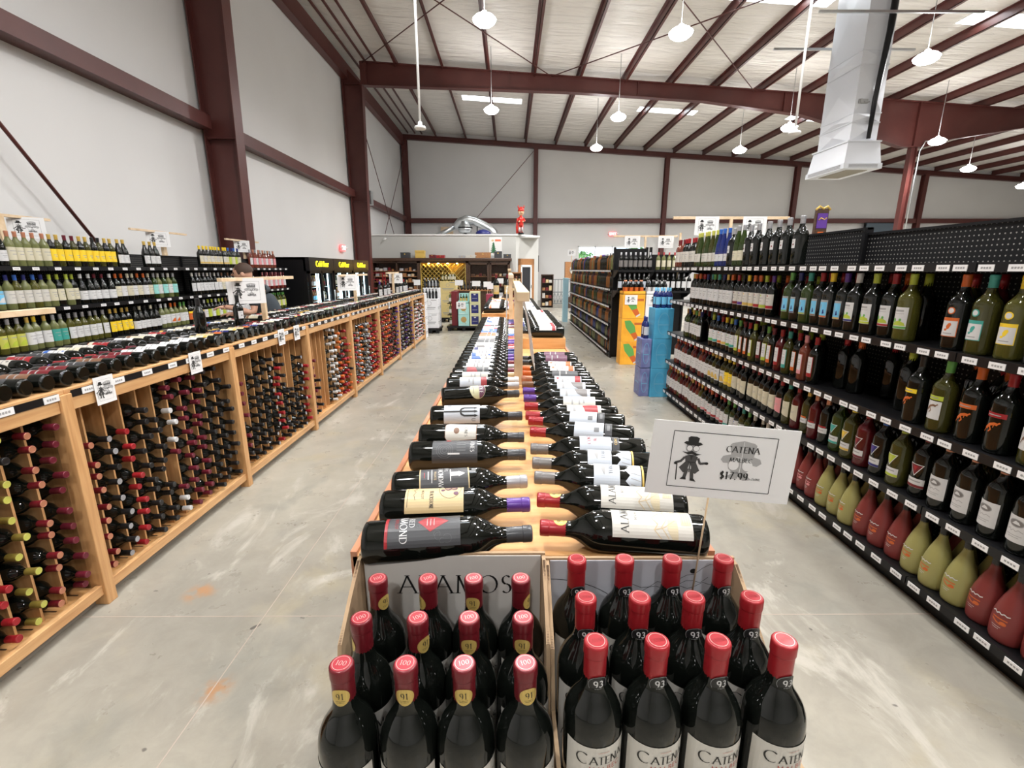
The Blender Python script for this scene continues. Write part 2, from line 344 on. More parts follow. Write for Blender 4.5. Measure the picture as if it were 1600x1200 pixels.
# ------------------------------------------------------------------ bottles
BK = {  # profile of the glass, radius of body, neck radius, top z, capsule length, label v range
 'bord': dict(r=.0380, n=.0136, h=.30, cl=.055, prof=[(.030,0),(.0365,.004),(.0380,.012),(.0380,.182),(.0374,.192),(.0352,.203),(.0305,.214),(.0235,.225),(.0180,.234),(.0152,.243),(.0136,.26),(.0136,.29)], lv=(.055,.165)),
 'burg': dict(r=.040, n=.0142, h=.30, cl=.055, prof=[(.032,0),(.039,.004),(.040,.012),(.040,.150),(.039,.162),(.035,.182),(.028,.205),(.0205,.225),(.0165,.242),(.0145,.262),(.0142,.29)], lv=(.045,.135)),
 'mag':  dict(r=.0475, n=.0155, h=.325, cl=.06, prof=[(.040,0),(.0465,.005),(.0475,.014),(.0475,.195),(.046,.208),(.041,.222),(.031,.236),(.022,.250),(.0175,.264),(.0155,.278),(.0155,.315)], lv=(.06,.165)),
 'hock': dict(r=.036, n=.014, h=.335, cl=.06, prof=[(.029,0),(.035,.004),(.036,.012),(.036,.15),(.034,.175),(.029,.205),(.0225,.24),(.017,.27),(.0145,.295),(.014,.325)], lv=(.05,.13)),
 'flare':dict(r=.058, n=.015, h=.30, cl=.07, prof=[(.046,0),(.052,.004),(.0555,.016),(.0575,.05),(.0575,.085),(.0555,.115),(.0490,.148),(.0390,.183),(.0285,.213),(.0195,.238),(.0160,.252),(.015,.29)], lv=(.04,.10)),
 'spirit':dict(r=.042, n=.015, h=.29, cl=.03, prof=[(.036,0),(.041,.004),(.042,.012),(.042,.18),(.039,.20),(.028,.215),(.018,.226),(.015,.24),(.015,.28)], lv=(.04,.14)),
}
SEG = 28
GLM, CAPM, SOLM, LABM = {}, {}, {}, {}
def glass_mesh(k):
    if k not in GLM:
        b = BK[k]; me = MB().lathe(b['prof'], SEG if k != 'spirit' else 16).mesh('glass_' + k); me.materials.append(GL['dark']); GLM[k] = me
    return GLM[k]
def cap_prof(k):
    b = BK[k]; n, h, c = b['n'], b['h'], b['cl']
    return [(n+.0006,h-c),(n+.0008,h-c+.0006),(n+.0008,h-.0185),(n+.0008,h-.018),(n+.0017,h-.0172),(n+.0018,h-.0165),(n+.0018,h-.0035),(n+.0016,h-.0022),(n+.0008,h-.0006),(n-.0002,h),(n*.8,h),(n*.78,h-.0004)]
def cap_mesh(k):
    if k not in CAPM:
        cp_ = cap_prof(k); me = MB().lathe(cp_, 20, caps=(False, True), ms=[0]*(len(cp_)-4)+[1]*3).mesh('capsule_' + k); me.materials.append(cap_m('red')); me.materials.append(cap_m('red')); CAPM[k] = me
    return CAPM[k]
def solid_mesh(k, lab=True):   # a small far bottle in one mesh: slots glass, capsule, label
    key = (k, lab)
    if key not in SOLM:
        b = BK[k]; mb = MB(); p = [q for i, q in enumerate(b['prof']) if i not in (1, 5)]
        mb.lathe(p, 12, 0); mb.lathe([(b['n']+.001, b['h']-b['cl']), (b['n']+.002, b['h']-.002), (b['n']*.8, b['h'])], 10, 1, caps=(False, True))
        if lab:
            fn = cyl(b['r']+.0006); mb.arect(fn, -b['r']*1.15, b['lv'][0], b['r']*1.15, b['lv'][1], 2, 0, .016)
        me = mb.mesh('bottle_' + k)
        for m in (GL['dark'], cap_m('red'), cm('white')): me.materials.append(m)
        SOLM[key] = me
    return SOLM[key]
def blob(mb, fn, pts, wd, m, off): mb.astroke(fn, pts, wd, m, off)
def lines(mb, fn, cu, vs, ws, hgt, m, off=.0005):
    for v, wv in zip(vs, ws): mb.arect(fn, cu-wv/2, v-hgt/2, cu+wv/2, v+hgt/2, m, off)
def label_mesh(k, style):
    key = (k, style)
    if key in LABM: return LABM[key]
    b = BK[k]; R = b['r']+.0005; fn = cyl(R); mb = MB(); v0, v1 = b['lv']; W = R*1.25; H = v1-v0; o = .0004
    if k == 'flare': fn0 = fn; fn = lambda u, v, off=0: ((.0575+off)*math.sin(u/.0575), -(.0575+off)*math.cos(u/.0575), v)
    if style == 'plain':
        mb.arect(fn, -W, v0, W, v1); lines(mb, fn, 0, [v0+H*.72, v0+H*.5, v0+H*.36], [W*1.1, W*.7, W*.5], H*.05, 2)
    elif style == 'wide':
        W = R*1.7; mb.arect(fn, -W, v0, W, v1); lines(mb, fn, 0, [v0+H*.7, v0+H*.45], [W*.9, W*.5], H*.05, 2)
    elif style == 'band':
        mb.arect(fn, -W, v0, W, v1); mb.arect(fn, -W, v0+H*.04, W, v0+H*.24, 1, o); lines(mb, fn, 0, [v0+H*.70, v0+H*.5], [W*.9, W*.5], H*.05, 2); mb.adisc(fn, 0, v0+H*.88, .006, .006, 1, o)
    elif style == 'topband':
        mb.arect(fn, -W, v0, W, v1); mb.arect(fn, -W, v1-H*.22, W, v1, 1, o); lines(mb, fn, 0, [v0+H*.5, v0+H*.35], [W*.9, W*.5], H*.05, 2)
    elif style == 'art':
        mb.arect(fn, -W, v0, W, v1); mb.aconv(fn, [(-W*.8, v0+H*.1), (W*.8, v0+H*.1), (W*.4, v0+H*.55), (-W*.3, v0+H*.45)], 1, o); lines(mb, fn, 0, [v0+H*.78], [W*1.1], H*.07, 2)
    elif style == 'foot':
        W = .034; mb.arect(fn, -W, v0, W, v0+.082, 1); mb.arect(fn, -W+.003, v0+.003, W-.003, v0+.068, 0, o)
        mb.aconv(fn, [(-.004, v0+.030), (.004, v0+.034), (.012, v0+.052), (.008, v0+.060), (-.002, v0+.056), (-.008, v0+.044)], 1, .0007); mb.adisc(fn, -.009, v0+.029, .006, .005, 1, .0007)
        mb.arect(fn, -.018, v0+.012, .018, v0+.016, 2, .0007); mb.adisc(fn, 0, v0+.112, .0155, .0155, 1, o); mb.adisc(fn, 0, v0+.112, .011, .011, 3, .0007)
    elif style == 'hills':
        W = .04; mb.arect(fn, -W, v0, W, v0+.105); mb.arect(fn, -W, v0+.002, W, v0+.012, 1, o)
        mb.aconv(fn, [(-W*.9, v0+.016), (W*.9, v0+.016), (W*.75, v0+.030), (W*.2, v0+.040), (-W*.4, v0+.032)], 3, o)
        mb.adisc(fn, -.018, v0+.041, .010, .010, 4, .0007); mb.adisc(fn, .012, v0+.044, .006, .007, 4, .0007)
        lines(mb, fn, 0, [v0+.088], [.044], .009, 2); lines(mb, fn, 0, [v0+.074], [.05], .002, 2)
    elif style == 'bluepic':
        W = .032; mb.arect(fn, -W, v0, W, v0+.105, 2); mb.arect(fn, -W+.003, v0+.012, W-.003, v0+.092, 0, o); mb.arect(fn, -W+.003, v0+.003, W-.003, v0+.009, 1, o)
        mb.aconv(fn, [(-.016, v0+.05), (-.009, v0+.045), (-.005, v0+.075), (-.012, v0+.08)], 2, .0007); mb.astroke(fn, [(-.010, v0+.05), (-.012, v0+.02)], .004, 2, .0007)
        mb.aconv(fn, [(.005, v0+.02), (.018, v0+.025), (.012, v0+.05), (.007, v0+.045)], 3, .0007)
    elif style == 'roo':
        W = .05; mb.arect(fn, -.042, .148, .042, .168, 1); lines(mb, fn, 0, [.158], [.05], .004, 2)
        kk = [(-.018,.100),(-.004,.118),(.010,.124),(.020,.122)]; mb.astroke(fn, kk, .011, 3, .0008); mb.astroke(fn, [(-.018,.100),(-.026,.084)], .004, 3, .0008); mb.astroke(fn, [(.018,.122),(.027,.130)], .006, 3, .0008)
        mb.astroke(fn, [(-.006,.114),(.002,.098),(-.006,.088)], .005, 3, .0008); mb.astroke(fn, [(.010,.122),(.008,.108)], .003, 3, .0008)
    elif style == 'roowhite':
        mb.arect(fn, -.042, .148, .042, .168, 1); mb.arect(fn, -.04, .06, .04, .143, 0); lines(mb, fn, 0, [.158], [.05], .004, 2, .0006)
        kk = [(-.018,.100),(-.004,.118),(.010,.124),(.020,.122)]; mb.astroke(fn, kk, .009, 3, .0008); mb.astroke(fn, [(-.018,.100),(-.026,.084)], .004, 3, .0008); mb.astroke(fn, [(.018,.122),(.027,.130)], .005, 3, .0008)
        mb.astroke(fn, [(-.006,.114),(.002,.098),(-.006,.088)], .004, 3, .0008)
    elif style == 'tri':
        mb.aconv(fn, [(-.034,.165), (.034,.165), (0,.105)], 0); mb.aconv(fn, [(-.029,.162), (.029,.162), (0,.111)], 1, o); mb.aconv(fn, [(-.010,.155), (.010,.155), (0,.128)], 4, .0007)
        mb.arect(fn, -.045, .05, .045, .095, 0); mb.arect(fn, -.045, .051, .045, .064, 1, o); lines(mb, fn, 0, [.081], [.06], .006, 2)
    elif style == 'house':
        W = .046; mb.arect(fn, -W, .05, W, .155, 0); mb.adisc(fn, 0, .127, .026, .016, 2, o, 20); mb.adisc(fn, 0, .127, .023, .013, 4, .0007, 20)
        mb.aconv(fn, [(-.014,.122), (.014,.122), (.008,.132), (-.002,.136)], 0, .0009); mb.astroke(fn, [(-.026,.096), (-.016,.102), (-.012,.092), (-.004,.100), (.004,.094), (.012,.101), (.026,.095)], .0022, 2, o)
        lines(mb, fn, 0, [.078, .070], [.05, .036], .002, 2)
    elif style == 'cut':
        W = .044; mb.aconv(fn, [(-W, .085), (W, .055), (W, .165), (-W, .165)], 0); mb.adisc(fn, -.014, .148, .004, .007, 2, o); mb.astroke(fn, [(-.014,.142), (-.014,.128)], .005, 2, o)
        lines(mb, fn, .006, [.120, .112], [.04, .03], .002, 2); mb.adisc(fn, -.02, .095, .006, .006, 1, o)
    elif style == 'tall':
        W = .026; mb.arect(fn, -W, .045, W, .175, 1); mb.arect(fn, -W+.002, .070, W-.004, .172, 0, o); lines(mb, fn, 0, [.140, .118, .105], [.028, .030, .02], .003, 2, .0007)
    elif style == 'oval':
        mb.arect(fn, -.042, .075, .042, .108, 0); mb.arect(fn, -.034, .110, .034, .120, 1); lines(mb, fn, 0, [.092], [.05], .005, 2)
    elif style == 'etched':
        for i, (u, v) in enumerate([(-.03,.124), (-.02,.130), (-.012,.122), (-.004,.129), (.004,.123), (.012,.129), (.022,.124), (.030,.127)][:-1]):
            u2, v2 = [(-.02,.130), (-.012,.122), (-.004,.129), (.004,.123), (.012,.129), (.022,.124), (.030,.127)][i]; mb.astroke(fn, [(u, v), (u2, v2)], .0042, 0)
        lines(mb, fn, 0, [.104], [.052], .005, 1, 0); mb.adisc(fn, .014, .088, .011, .008, 1, 0); mb.astroke(fn, [(-.026,.094), (-.006,.084), (.008,.082)], .006, 1); lines(mb, fn, -.006, [.068, .060], [.034, .022], .0016, 0, 0)
    elif style == 'small':
        mb.arect(fn, -.024, .115, .018, .175, 0); mb.adisc(fn, .002, .140, .007, .006, 1, o); lines(mb, fn, -.003, [.160], [.02], .003, 2)
    me = mb.mesh('label_' + style)
    for m in (cm('white'), cm('red'), GREYINK, cm('white'), cm('green')): me.materials.append(m)
    LABM[key] = me; return me
def bottle(k, loc, glass, cap, style, paper='white', accent='red', ink=None, x3=None, x4=None, rz=0, mtx=None, label='', cat='bottle', group=None, name='wine_bottle', fancy=None):
    r = bpy.data.objects.new(name, None); r.empty_display_size = .03; COL.objects.link(r)
    if mtx is None: r.location = loc; r.rotation_euler = (0, 0, rz)
    else: r.location = loc; r.rotation_euler = mtx.to_euler()
    tag(r, label, cat, group)
    inst('glass', glass_mesh(k), r, [GL[glass]])
    inst('capsule', cap_mesh(k), r, [cap_m(cap), cap_m(cap)])
    if style: inst('label', label_mesh(k, style), r, [cm(paper), cm(accent), ink or GREYINK, cm(x3 or 'white'), cm(x4 or 'green')])
    return r
def lying(neck, tilt=0, roll=0):
    n = Vector(neck); n.z = math.tan(tilt)*math.hypot(n.x, n.y); n.normalize()
    up = Vector((0, 0, 1)); up = (up - n*up.dot(n)).normalized()
    up = Matrix.Rotation(roll, 3, n) @ up
    y = -up; x = y.cross(n)
    return Matrix((x, y, n)).transposed()
def far_bottle(k, loc, glass, cap, paper, label, group, rz=0, s=1, name='bottle', mtx=None):
    o = bpy.data.objects.new(name, solid_mesh(k)); COL.objects.link(o); o.location = loc; o.rotation_euler = (0, 0, rz) if mtx is None else mtx.to_euler(); o.scale = (s, s, s)
    for i, m in enumerate((GL[glass], cap_m(cap), cm(paper))):
        o.material_slots[i].link = 'OBJECT'; o.material_slots[i].material = m
    return tag(o, label, 'bottle', group)
#PART2
# ================================================================== THE SHELL
XL, XR, YB, YF = -5.2, 27.0, 24.6, -9.0
def R(x): return 7.72 - .062*(x+4.3)            # underside of the purlins
struct('floor', MB().box(XL-.2, XR+.2, YF-.2, YB+.2, -.2, 0), FLOORM)
struct('wall_left', MB().box(XL-.15, XL, YF-.15, YB+.15, 0, 9.2), WALLM)
struct('wall_right', MB().box(XR, XR+.15, YF-.15, YB+.15, 0, 7.5), WALLM)
struct('wall_front', MB().box(XL, XR, YF-.15, YF, 0, 9.2), WALLM)
# back wall with the window opening
WX0, WX1, WZ0, WZ1 = 3.45, 6.9, 1.86, 2.70
mb = MB(); mb.box(XL, WX0, YB, YB+.15, 0, 9); mb.box(WX1, XR, YB, YB+.15, 0, 9); mb.box(WX0, WX1, YB, YB+.15, 0, WZ0); mb.box(WX0, WX1, YB, YB+.15, WZ1, 9)
struct('wall_back', mb, WALLM)
# roof insulation with openings for the translucent skylight panels
SKYL = [(4.85, 7.05, 11.6, 12.1), (10.2, 12.4, 11.8, 12.35), (-1.75, .46, 19.25, 19.75), (4.8, 6.95, 19.15, 19.65), (10.3, 12.4, 18.9, 19.4), (15.1, 17.3, 19.1, 19.6), (-1.75, .46, 3.5, 4.3), (4.85, 7.05, -1, -.2)]
xs = sorted({XL, XR} | {a for s in SKYL for a in s[:2]}); ys = sorted({YF, YB} | {a for s in SKYL for a in s[2:]})
mb = MB()
for i in range(len(xs)-1):
    for j in range(len(ys)-1):
        cx, cy = (xs[i]+xs[i+1])/2, (ys[j]+ys[j+1])/2
        if any(s[0] < cx < s[1] and s[2] < cy < s[3] for s in SKYL): continue
        a, b_ = xs[i], xs[i+1]
        mb.quad([(a, ys[j], R(a)+.2), (a, ys[j+1], R(a)+.2), (b_, ys[j+1], R(b_)+.2), (b_, ys[j], R(b_)+.2)])
struct('ceiling', mb, CEILM)
SKYM = mat('translucent_roof_panel', (.9,.95,1), .5, emit=(.88,.95,1), es=9)
for i, (a, b_, c, d) in enumerate(SKYL):
    mb = MB(); mb.quad([(a, c, R(a)+.26), (a, d, R(a)+.26), (b_, d, R(b_)+.26), (b_, c, R(b_)+.26)])
    for (x0, x1, y0, y1) in ((a, b_, c-.015, c), (a, b_, d, d+.015), (a-.015, a, c, d), (b_, b_+.015, c, d)):
        z = R((x0+x1)/2)+.19; mb.bar(((x0), (y0+y1)/2, R(x0)+.23), ((x1), (y0+y1)/2, R(x1)+.23), max(y1-y0, .015), .08, 1) if x1-x0 > .1 else mb.box(x0, x1, y0, y1, R(x0)+.19, R(x0)+.27, 1)
    o = mb.build('window_%d' % (i+2), [SKYM, WPAINT]); o['kind'] = 'structure'
# joints sawn in the slab
mb = MB()
for y in (1.855, 7.4, 12.9, 18.4): mb.box(XL, XR, y-.002, y+.002, -.01, .0008)
for x in (-1.13, 4.3, 9.7): mb.box(x-.002, x+.002, YF, YB, -.01, .0009)
struct('trim_1', mb, JOINT)
struct('baseboard_left', MB().box(XL, XL+.012, YF, YB, 0, .1), mat('rubber_base', (.05,.05,.05), .5))
# window in the back wall
wf = MB()
for z in (WZ0+.03, WZ1-.03): wf.box(WX0, WX1, YB-.01, YB+.06, z-.03, z+.03)
for i in range(5): x = WX0+.02+(WX1-WX0-.04)*i/4; wf.box(x-.025, x+.025, YB-.01, YB+.06, WZ0, WZ1)
o = wf.build('window_1', WPAINT); o['kind'] = 'structure'
PANE = mat('window_glass', (1, 1, 1), 0, trans=1, spec=.5); PANE.node_tree.nodes['Principled BSDF'].inputs['IOR'].default_value = 1.02
for i in range(4):
    a = WX0+(WX1-WX0)*i/4+.03; MB().box(a, a+(WX1-WX0)/4-.06, YB+.02, YB+.026, WZ0+.05, WZ1-.05).build('pane', PANE, o)
# greenery outside the window
LEAF = grain('hedge_leaves', (.05,.14,.03), (.12,.30,.07), (.30,.50,.16), (1, 1, 1), .6, 6.)
for i, (x, z, s) in enumerate([(4.2, 1.75, 1.1), (5.6, 1.5, 1.0), (7.6, 1.9, 1.3), (9.0, 1.6, 1.2)]):
    t = thing('garden_tree', 'leafy green tree outside the back window, ' + ['leftmost of the four', 'second from the left', 'third from the left', 'rightmost of the four'][i], 'tree', (x, YB+4, -.2), 0, 'trees outside the back window')
    MB().tube([(x, YB+4, -.2), (x+.05, YB+4, 1.6)], .07).build('trunk', MIDWOOD, t)
    m = MB()
    for q in range(420):
        th, ph, rr_ = random.uniform(0, 2*PI), random.uniform(-1.2, 1.4), s*random.uniform(.55, 1.05)
        c = Vector((x+rr_*math.cos(th)*math.cos(ph), YB+4+rr_*math.sin(th)*math.cos(ph)*.6, z+rr_*math.sin(ph)*.8)); a = Vector([random.uniform(-1, 1) for _ in range(3)]).normalized()*.1; b_ = a.cross(Vector((random.random(), 1, .3))).normalized()*.07
        m.quad([c-a, c-b_, c+a, c+b_])
    m.build('foliage', LEAF, t)

# ------------------------------------------------------------------ steel frame
def ibeam(mb, poly0, poly1, y, flange=.22, web=.02, ft=.02):
    """rafter or column whose two edges are poly0 / poly1 (lists of (x, z)), lying in the plane y"""
    mb.prism(poly0 + list(reversed(poly1)), y-web/2, y+web/2)
    for pl in (poly0, poly1):
        for a, b_ in zip(pl[:-1], pl[1:]): mb.bar((a[0], y, a[1]), (b_[0], y, b_[1]), flange, ft, 0, up=(0, 0, 1) if abs(b_[0]-a[0]) > abs(b_[1]-a[1]) else (1, 0, 0))
for i, y in enumerate((8.85, 16.4)):
    mb = MB(); ibeam(mb, [(-4.70, 0), (-4.55, 7.1)], [(-5.12, 0), (-5.16, 7.7)], y, .26)
    for z in (3.7, 7.1): mb.box(-5.1, -4.62, y-.12, y+.12, z, z+.015)
    mb.box(-5.18, -4.6, y-.16, y+.16, 0, .02)
    for dx in (-.03, .5): 
        for dy in (-.08, .08): mb.tube([(-5.1+dx, y+dy, .02), (-5.1+dx, y+dy, .05)], .012)
    solo('steel_column', mb, STEEL, ['tapered red-brown steel column against left wall, nearer of the two', 'tapered red-brown steel column against left wall, beside the black coolers'][i], 'column', 'tapered steel wall columns')
    mb = MB(); t0 = [(-4.5, R(-4.5)), (2, R(2)), (6.1, R(6.1)), (12.9, R(12.9)), (20, R(20)), (27, R(27))]
    b0 = [(-4.5, 7.09), (2, 6.9), (6.1, 6.66), (9.2, 6.28), (10.9, 5.84), (12.5, 5.36), (13.3, 5.36), (13.9, 5.56), (16.4, 5.93), (20, 5.75), (27, 5.3)]
    xsr = sorted({p[0] for p in t0+b0})
    def itp(pl, x):
        for a, b_ in zip(pl[:-1], pl[1:]):
            if a[0] <= x <= b_[0]: return a[1]+(b_[1]-a[1])*(x-a[0])/(b_[0]-a[0])
    T0 = [(x, itp(t0, x)) for x in xsr]; B0 = [(x, itp(b0, x)) for x in xsr]
    for k in range(len(xsr)-1):
        mb.prism([B0[k], B0[k+1], T0[k+1], T0[k]], y-.01, y+.01)
        for pl in (T0, B0): mb.bar((pl[k][0], y, pl[k][1]), (pl[k+1][0], y, pl[k+1][1]), .22, .022)
    mb.box(-4.58, -4.4, y-.11, y+.11, 7.09, R(-4.5))
    for x in (0, 4, 8.6, 12.9): mb.box(x-.01, x+.01, y-.1, y+.1, itp(B0, x), R(x))
    for x in (-3.5, -2.06, .78, 3.6): mb.bar((x, y-.02, itp(T0, x)-.05), (x, y-.6, R(x)+.02), .03, .03)
    solo('roof_beam', mb, STEEL, ['deep red-brown roof beam overhead, out of sight above the near column', 'deep red-brown steel roof beam spanning the hall from the far column'][i], 'beam')
mb = MB(); ibeam(mb, [(12.95-.09, 0), (12.95-.09, 5.35)], [(12.95+.09, 0), (12.95+.09, 5.35)], 16.4, .18, .012, .014)
t = solo('steel_post', mb, STEEL, 'slim red-brown steel post holding up the deep end of the roof beam', 'post')
solo('conduit', MB().tube([(13.08, 16.25, .3), (13.08, 16.25, 5.2), (13.2, 16.25, 5.5), (13.8, 16.25, 5.55)], .02), GALV, 'thin grey conduit running up the slim steel post', 'conduit')
# end-wall frame
mb = MB()
for k in range(8):
    a, b_ = -5.1+k*4.0125, -5.1+(k+1)*4.0125
    mb.bar((a, YB-.13, R(a)-.11), (b_, YB-.13, R(b_)-.11), .012, .2); mb.bar((a, YB-.13, R(a)-.01), (b_, YB-.13, R(b_)-.01), .2, .015); mb.bar((a, YB-.13, R(a)-.21), (b_, YB-.13, R(b_)-.21), .2, .015)
solo('roof_beam', mb, STEEL, 'red-brown beam along the top of the back wall', 'beam')
for i, x in enumerate((-5.0, 1.28, 7.6, 13.95, 20.2)):
    mb = MB(); wdt = .1 if i else .13
    mb.box(x-wdt, x+wdt, YB-.26, YB-.245, 0, R(x)-.2); mb.box(x-wdt, x+wdt, YB-.02, YB-.005, 0, R(x)-.2); mb.box(x-.006, x+.006, YB-.25, YB-.01, 0, R(x)-.2)
    solo('wall_post', mb, STEEL, 'red-brown steel post on back wall, ' + ['in the left corner', 'second from the left corner', 'third from the left corner', 'fourth from the left corner', 'fifth from the left corner'][i], 'post', 'posts on the back wall')
def girt(x0, x1, y0, y1, z, lab):
    mb = MB()
    if abs(x1-x0) > abs(y1-y0): mb.box(x0, x1, y0, y1, z, z+.01); mb.box(x0, x1, y0, y0+.01, z-.19, z); mb.box(x0, x1, y0, y1, z-.2, z-.19)
    else: mb.box(x0, x1, y0, y1, z, z+.01); mb.box(x1-.01, x1, y0, y1, z-.19, z); mb.box(x0, x1, y0, y1, z-.2, z-.19)
    return solo('wall_girt', mb, STEEL, lab, 'beam', 'horizontal wall girts')
for a, b_, l in ((1.0, 8.70, 'nearest'), (9.0, 16.25, 'middle'), (16.55, 24.3, 'farthest')): girt(-5.2, -4.98, a, b_, 4.03, 'red-brown horizontal girt along left wall, %s of its three lengths' % l)
for a, b_, l in ((-4.86, 1.18, 'left corner to second post'), (1.4, 7.5, 'second to third post'), (7.72, 13.85, 'third to fourth post'), (14.07, 20.1, 'fourth to fifth post'), (20.32, 26.9, 'right of the fifth post')): girt(a, b_, YB-.22, YB-.02, 3.98, 'red-brown horizontal girt on back wall, %s' % l)
# purlins
k = 0; x = -3.5
while x < 26.5:
    mb = MB(); z = R(x); mb.box(x-.008, x+.008, YF+.1, YB-.05, z, z+.2); mb.box(x-.008, x+.07, YF+.1, YB-.05, z, z+.012); mb.box(x-.07, x+.008, YF+.1, YB-.05, z+.188, z+.2)
    k += 1; solo('roof_purlin', mb, STEEL, 'long red-brown roof purlin, %s from the left wall' % nth(k), 'beam', 'roof purlins'); x += 1.42
mb = MB(); mb.box(-5.18, -5.0, YF+.1, YB-.3, 7.42, 7.72); solo('eave_strut', mb, STEEL, 'red-brown eave beam along the top of the left wall', 'beam')
mb = MB(); mb.box(-5.0, -4.98, YF+.1, YB-.3, 7.28, 7.42); mb.box(-5.18, -4.98, YF+.1, YB-.3, 7.27, 7.29)
solo('eave_strut', mb, STEEL, 'narrow red-brown angle under the eave beam, left wall', 'beam')
for q, (xx, zz) in enumerate(((-4.75, 7.72), (-4.42, 7.70), (-4.1, 7.68))):
    solo('eave_pipe', MB().tube([(xx, YF+.2, zz+.05), (xx, YB-.4, zz+.05)], .035), STEEL, 'red-brown pipe by the eave, %s from the left wall' % nth(q+1), 'pipe', 'eave pipes')
def rod(a, b_, lab, r=.014): solo('brace_rod', MB().tube([a, b_], r, seg=6), STEEL, lab, 'rod', 'thin diagonal brace rods')
rod((-5.0, 3.4, 5.1), (-5.0, 6.5, 1.2), 'red-brown diagonal brace rod across left wall near camera', .02)
rod((-4.95, 16.7, 7.0), (-4.95, 24.2, .3), 'thin brace rod on left wall beyond far column, leaning away')
rod((-4.95, 16.7, .3), (-4.95, 24.2, 7.0), 'thin brace rod on left wall beyond far column, leaning towards camera')
rod((1.15, YB-.3, 7.0), (-4.9, YB-.3, .4), 'thin brace rod crossing the back wall left panel')
rod((-4.5, 16.3, R(-4.5)-.05), (1.3, 8.9, R(1.3)-.05), 'thin roof brace rod over the left bays, first of the cross')
rod((-4.5, 8.9, R(-4.5)-.05), (1.3, 16.3, R(1.3)-.05), 'thin roof brace rod over the left bays, second of the cross')
rod((1.3, 16.3, R(1.3)-.05), (7.6, 8.9, R(7.6)-.05), 'thin roof brace rod over the middle bays, first of the cross')
rod((1.3, 8.9, R(1.3)-.05), (7.6, 16.3, R(7.6)-.05), 'thin roof brace rod over the middle bays, second of the cross')
# ------------------------------------------------------------------ high-bay lamps
LP = [(-.46, 10.1), (3.2, 10.05), (8.08, 10.3), (-.52, 15.2), (3.16, 15.05), (3.16, 18.6), (8.08, 14.9), (7.93, 17.6), (12.7, 15.2), (16.3, 17.95), (20.4, 19.9),
      (-.2, 4.9), (1.4, 2.6), (4.4, 5.3), (8.1, 5.2), (12.7, 10.2), (17, 10.2), (-1.4, .8), (2.6, 1.0), (-.5, -4.), (4, -4.), (10, 0.), (12.7, 5.2), (21, 12)]
for i, (x, y) in enumerate(LP):
    z = R(x) - 1.42 if i < 11 else R(x) - 1.2
    vis = i < 11
    t = thing('high_bay_lamp', ('round white high-bay lamp hanging from the roof, ' + ['above the centre table, nearest row','right of the centre table, nearest row','left of the white duct, nearest row','by the left skylight beyond the roof beam','between the two far centre skylights','lowest, just under the back beam near centre','behind the lower end of right white pole','below and left of the white duct','right of the slim steel post','far right over the back wall','at the right edge of the picture'][i]) if vis else
              'high-bay lamp over the near part of the hall, out of the picture, %s of those' % nth(i-10), 'lamp', (x, y, z), 0, 'high-bay lamps')
    MB().tube([(x, y, z+.16), (x, y, R(x)+.2)], .008, seg=6).build('cord', GREYINK, t)
    MB().lathe([(.03,.14), (.045,.13), (.05,.095), (.10,.085), (.17,.05), (.215,.004), (.220,0), (.21,.002), (.12,.05), (.06,.06)], 28, 0, (x, y, z), caps=(True, False)).build('reflector', ACRYL, t)
    MB().lathe([(.21,.004), (.20,-.04), (.14,-.085), (.04,-.105)], 24, 0, (x, y, z), caps=(True, True)).build('lens', LENS, t)
    l = bpy.data.lights.new('lamp_light', 'SPOT'); l.energy = LAMP_W*(1.45 if y > 14 else 1.0); l.spot_size = math.radians(170); l.spot_blend = .6; l.shadow_soft_size = .16; l.color = (1, .985, .975)
    lo = bpy.data.objects.new('bulb', l); lo.location = (0, 0, -.13); lo.parent = t; COL.objects.link(lo)
# hanging white poles
for i, (x, y, z0) in enumerate(((-.86, 5.0, 2.86), (2.77, 5.0, 2.82))):
    t = thing('ceiling_pole', 'long white hanging pole with round end, ' + ['left of centre', 'right, in front of the duct'][i], 'pole', (x, y, z0), 0, 'white poles hanging from the roof')
    MB().tube([(x, y, z0+.04), (x, y, z0+1.3)], .012).build('lower_pole', WPAINT, t)
    MB().tube([(x, y, z0+1.3), (x, y, R(x)+.2)], .009).build('upper_pole', WPAINT, t)
    MB().lathe([(.012,1.26), (.019,1.27), (.019,1.34), (.01,1.36)], 14, 0, (x, y, z0)).build('coupling', WPAINT, t)
    MB().lathe([(.02,0), (.05,.004), (.056,.014), (.05,.03), (.022,.04), (.018,.07), (.01,.075)], 22, 0, (x, y, z0)).build('end_cap', WPAINT, t)
# ------------------------------------------------------------------ white air handler
t = thing('air_duct_unit', 'white sheet-metal air unit hanging from the roof at upper right', 'duct', (6.95, 10.5, 3.35), 0)
X0, X1, Y0, Y1, Z0, ZT = 6.74, 7.42, 10.2, 11.35, 3.52, R(7.42)+.18
def frus(mb, a, b_, z0, z1, m=0):
    A = [(a[0], a[2], z0), (a[1], a[2], z0), (a[1], a[3], z0), (a[0], a[3], z0)]; B = [(b_[0], b_[2], z1), (b_[1], b_[2], z1), (b_[1], b_[3], z1), (b_[0], b_[3], z1)]
    for i in range(4): j = (i+1) % 4; mb.quad([A[i], A[j], B[j], B[i]], m)
    mb.quad(list(reversed(A)), m); mb.quad(B, m)
base = (X0, X1, Y0, Y1)
ins = lambda r, d: (r[0]+d, r[1]-d, r[2]+d, r[3]-d)
mb = MB(); frus(mb, ins(base, -.05), ins(base, -.05), Z0, Z0+.10); frus(mb, ins(base, -.03), ins(base, .02), Z0+.10, Z0+.50); frus(mb, ins(base, .0), ins(base, .0), Z0+.5, Z0+.53)
mb.build('plenum', DUCTW, t)
mb = MB()
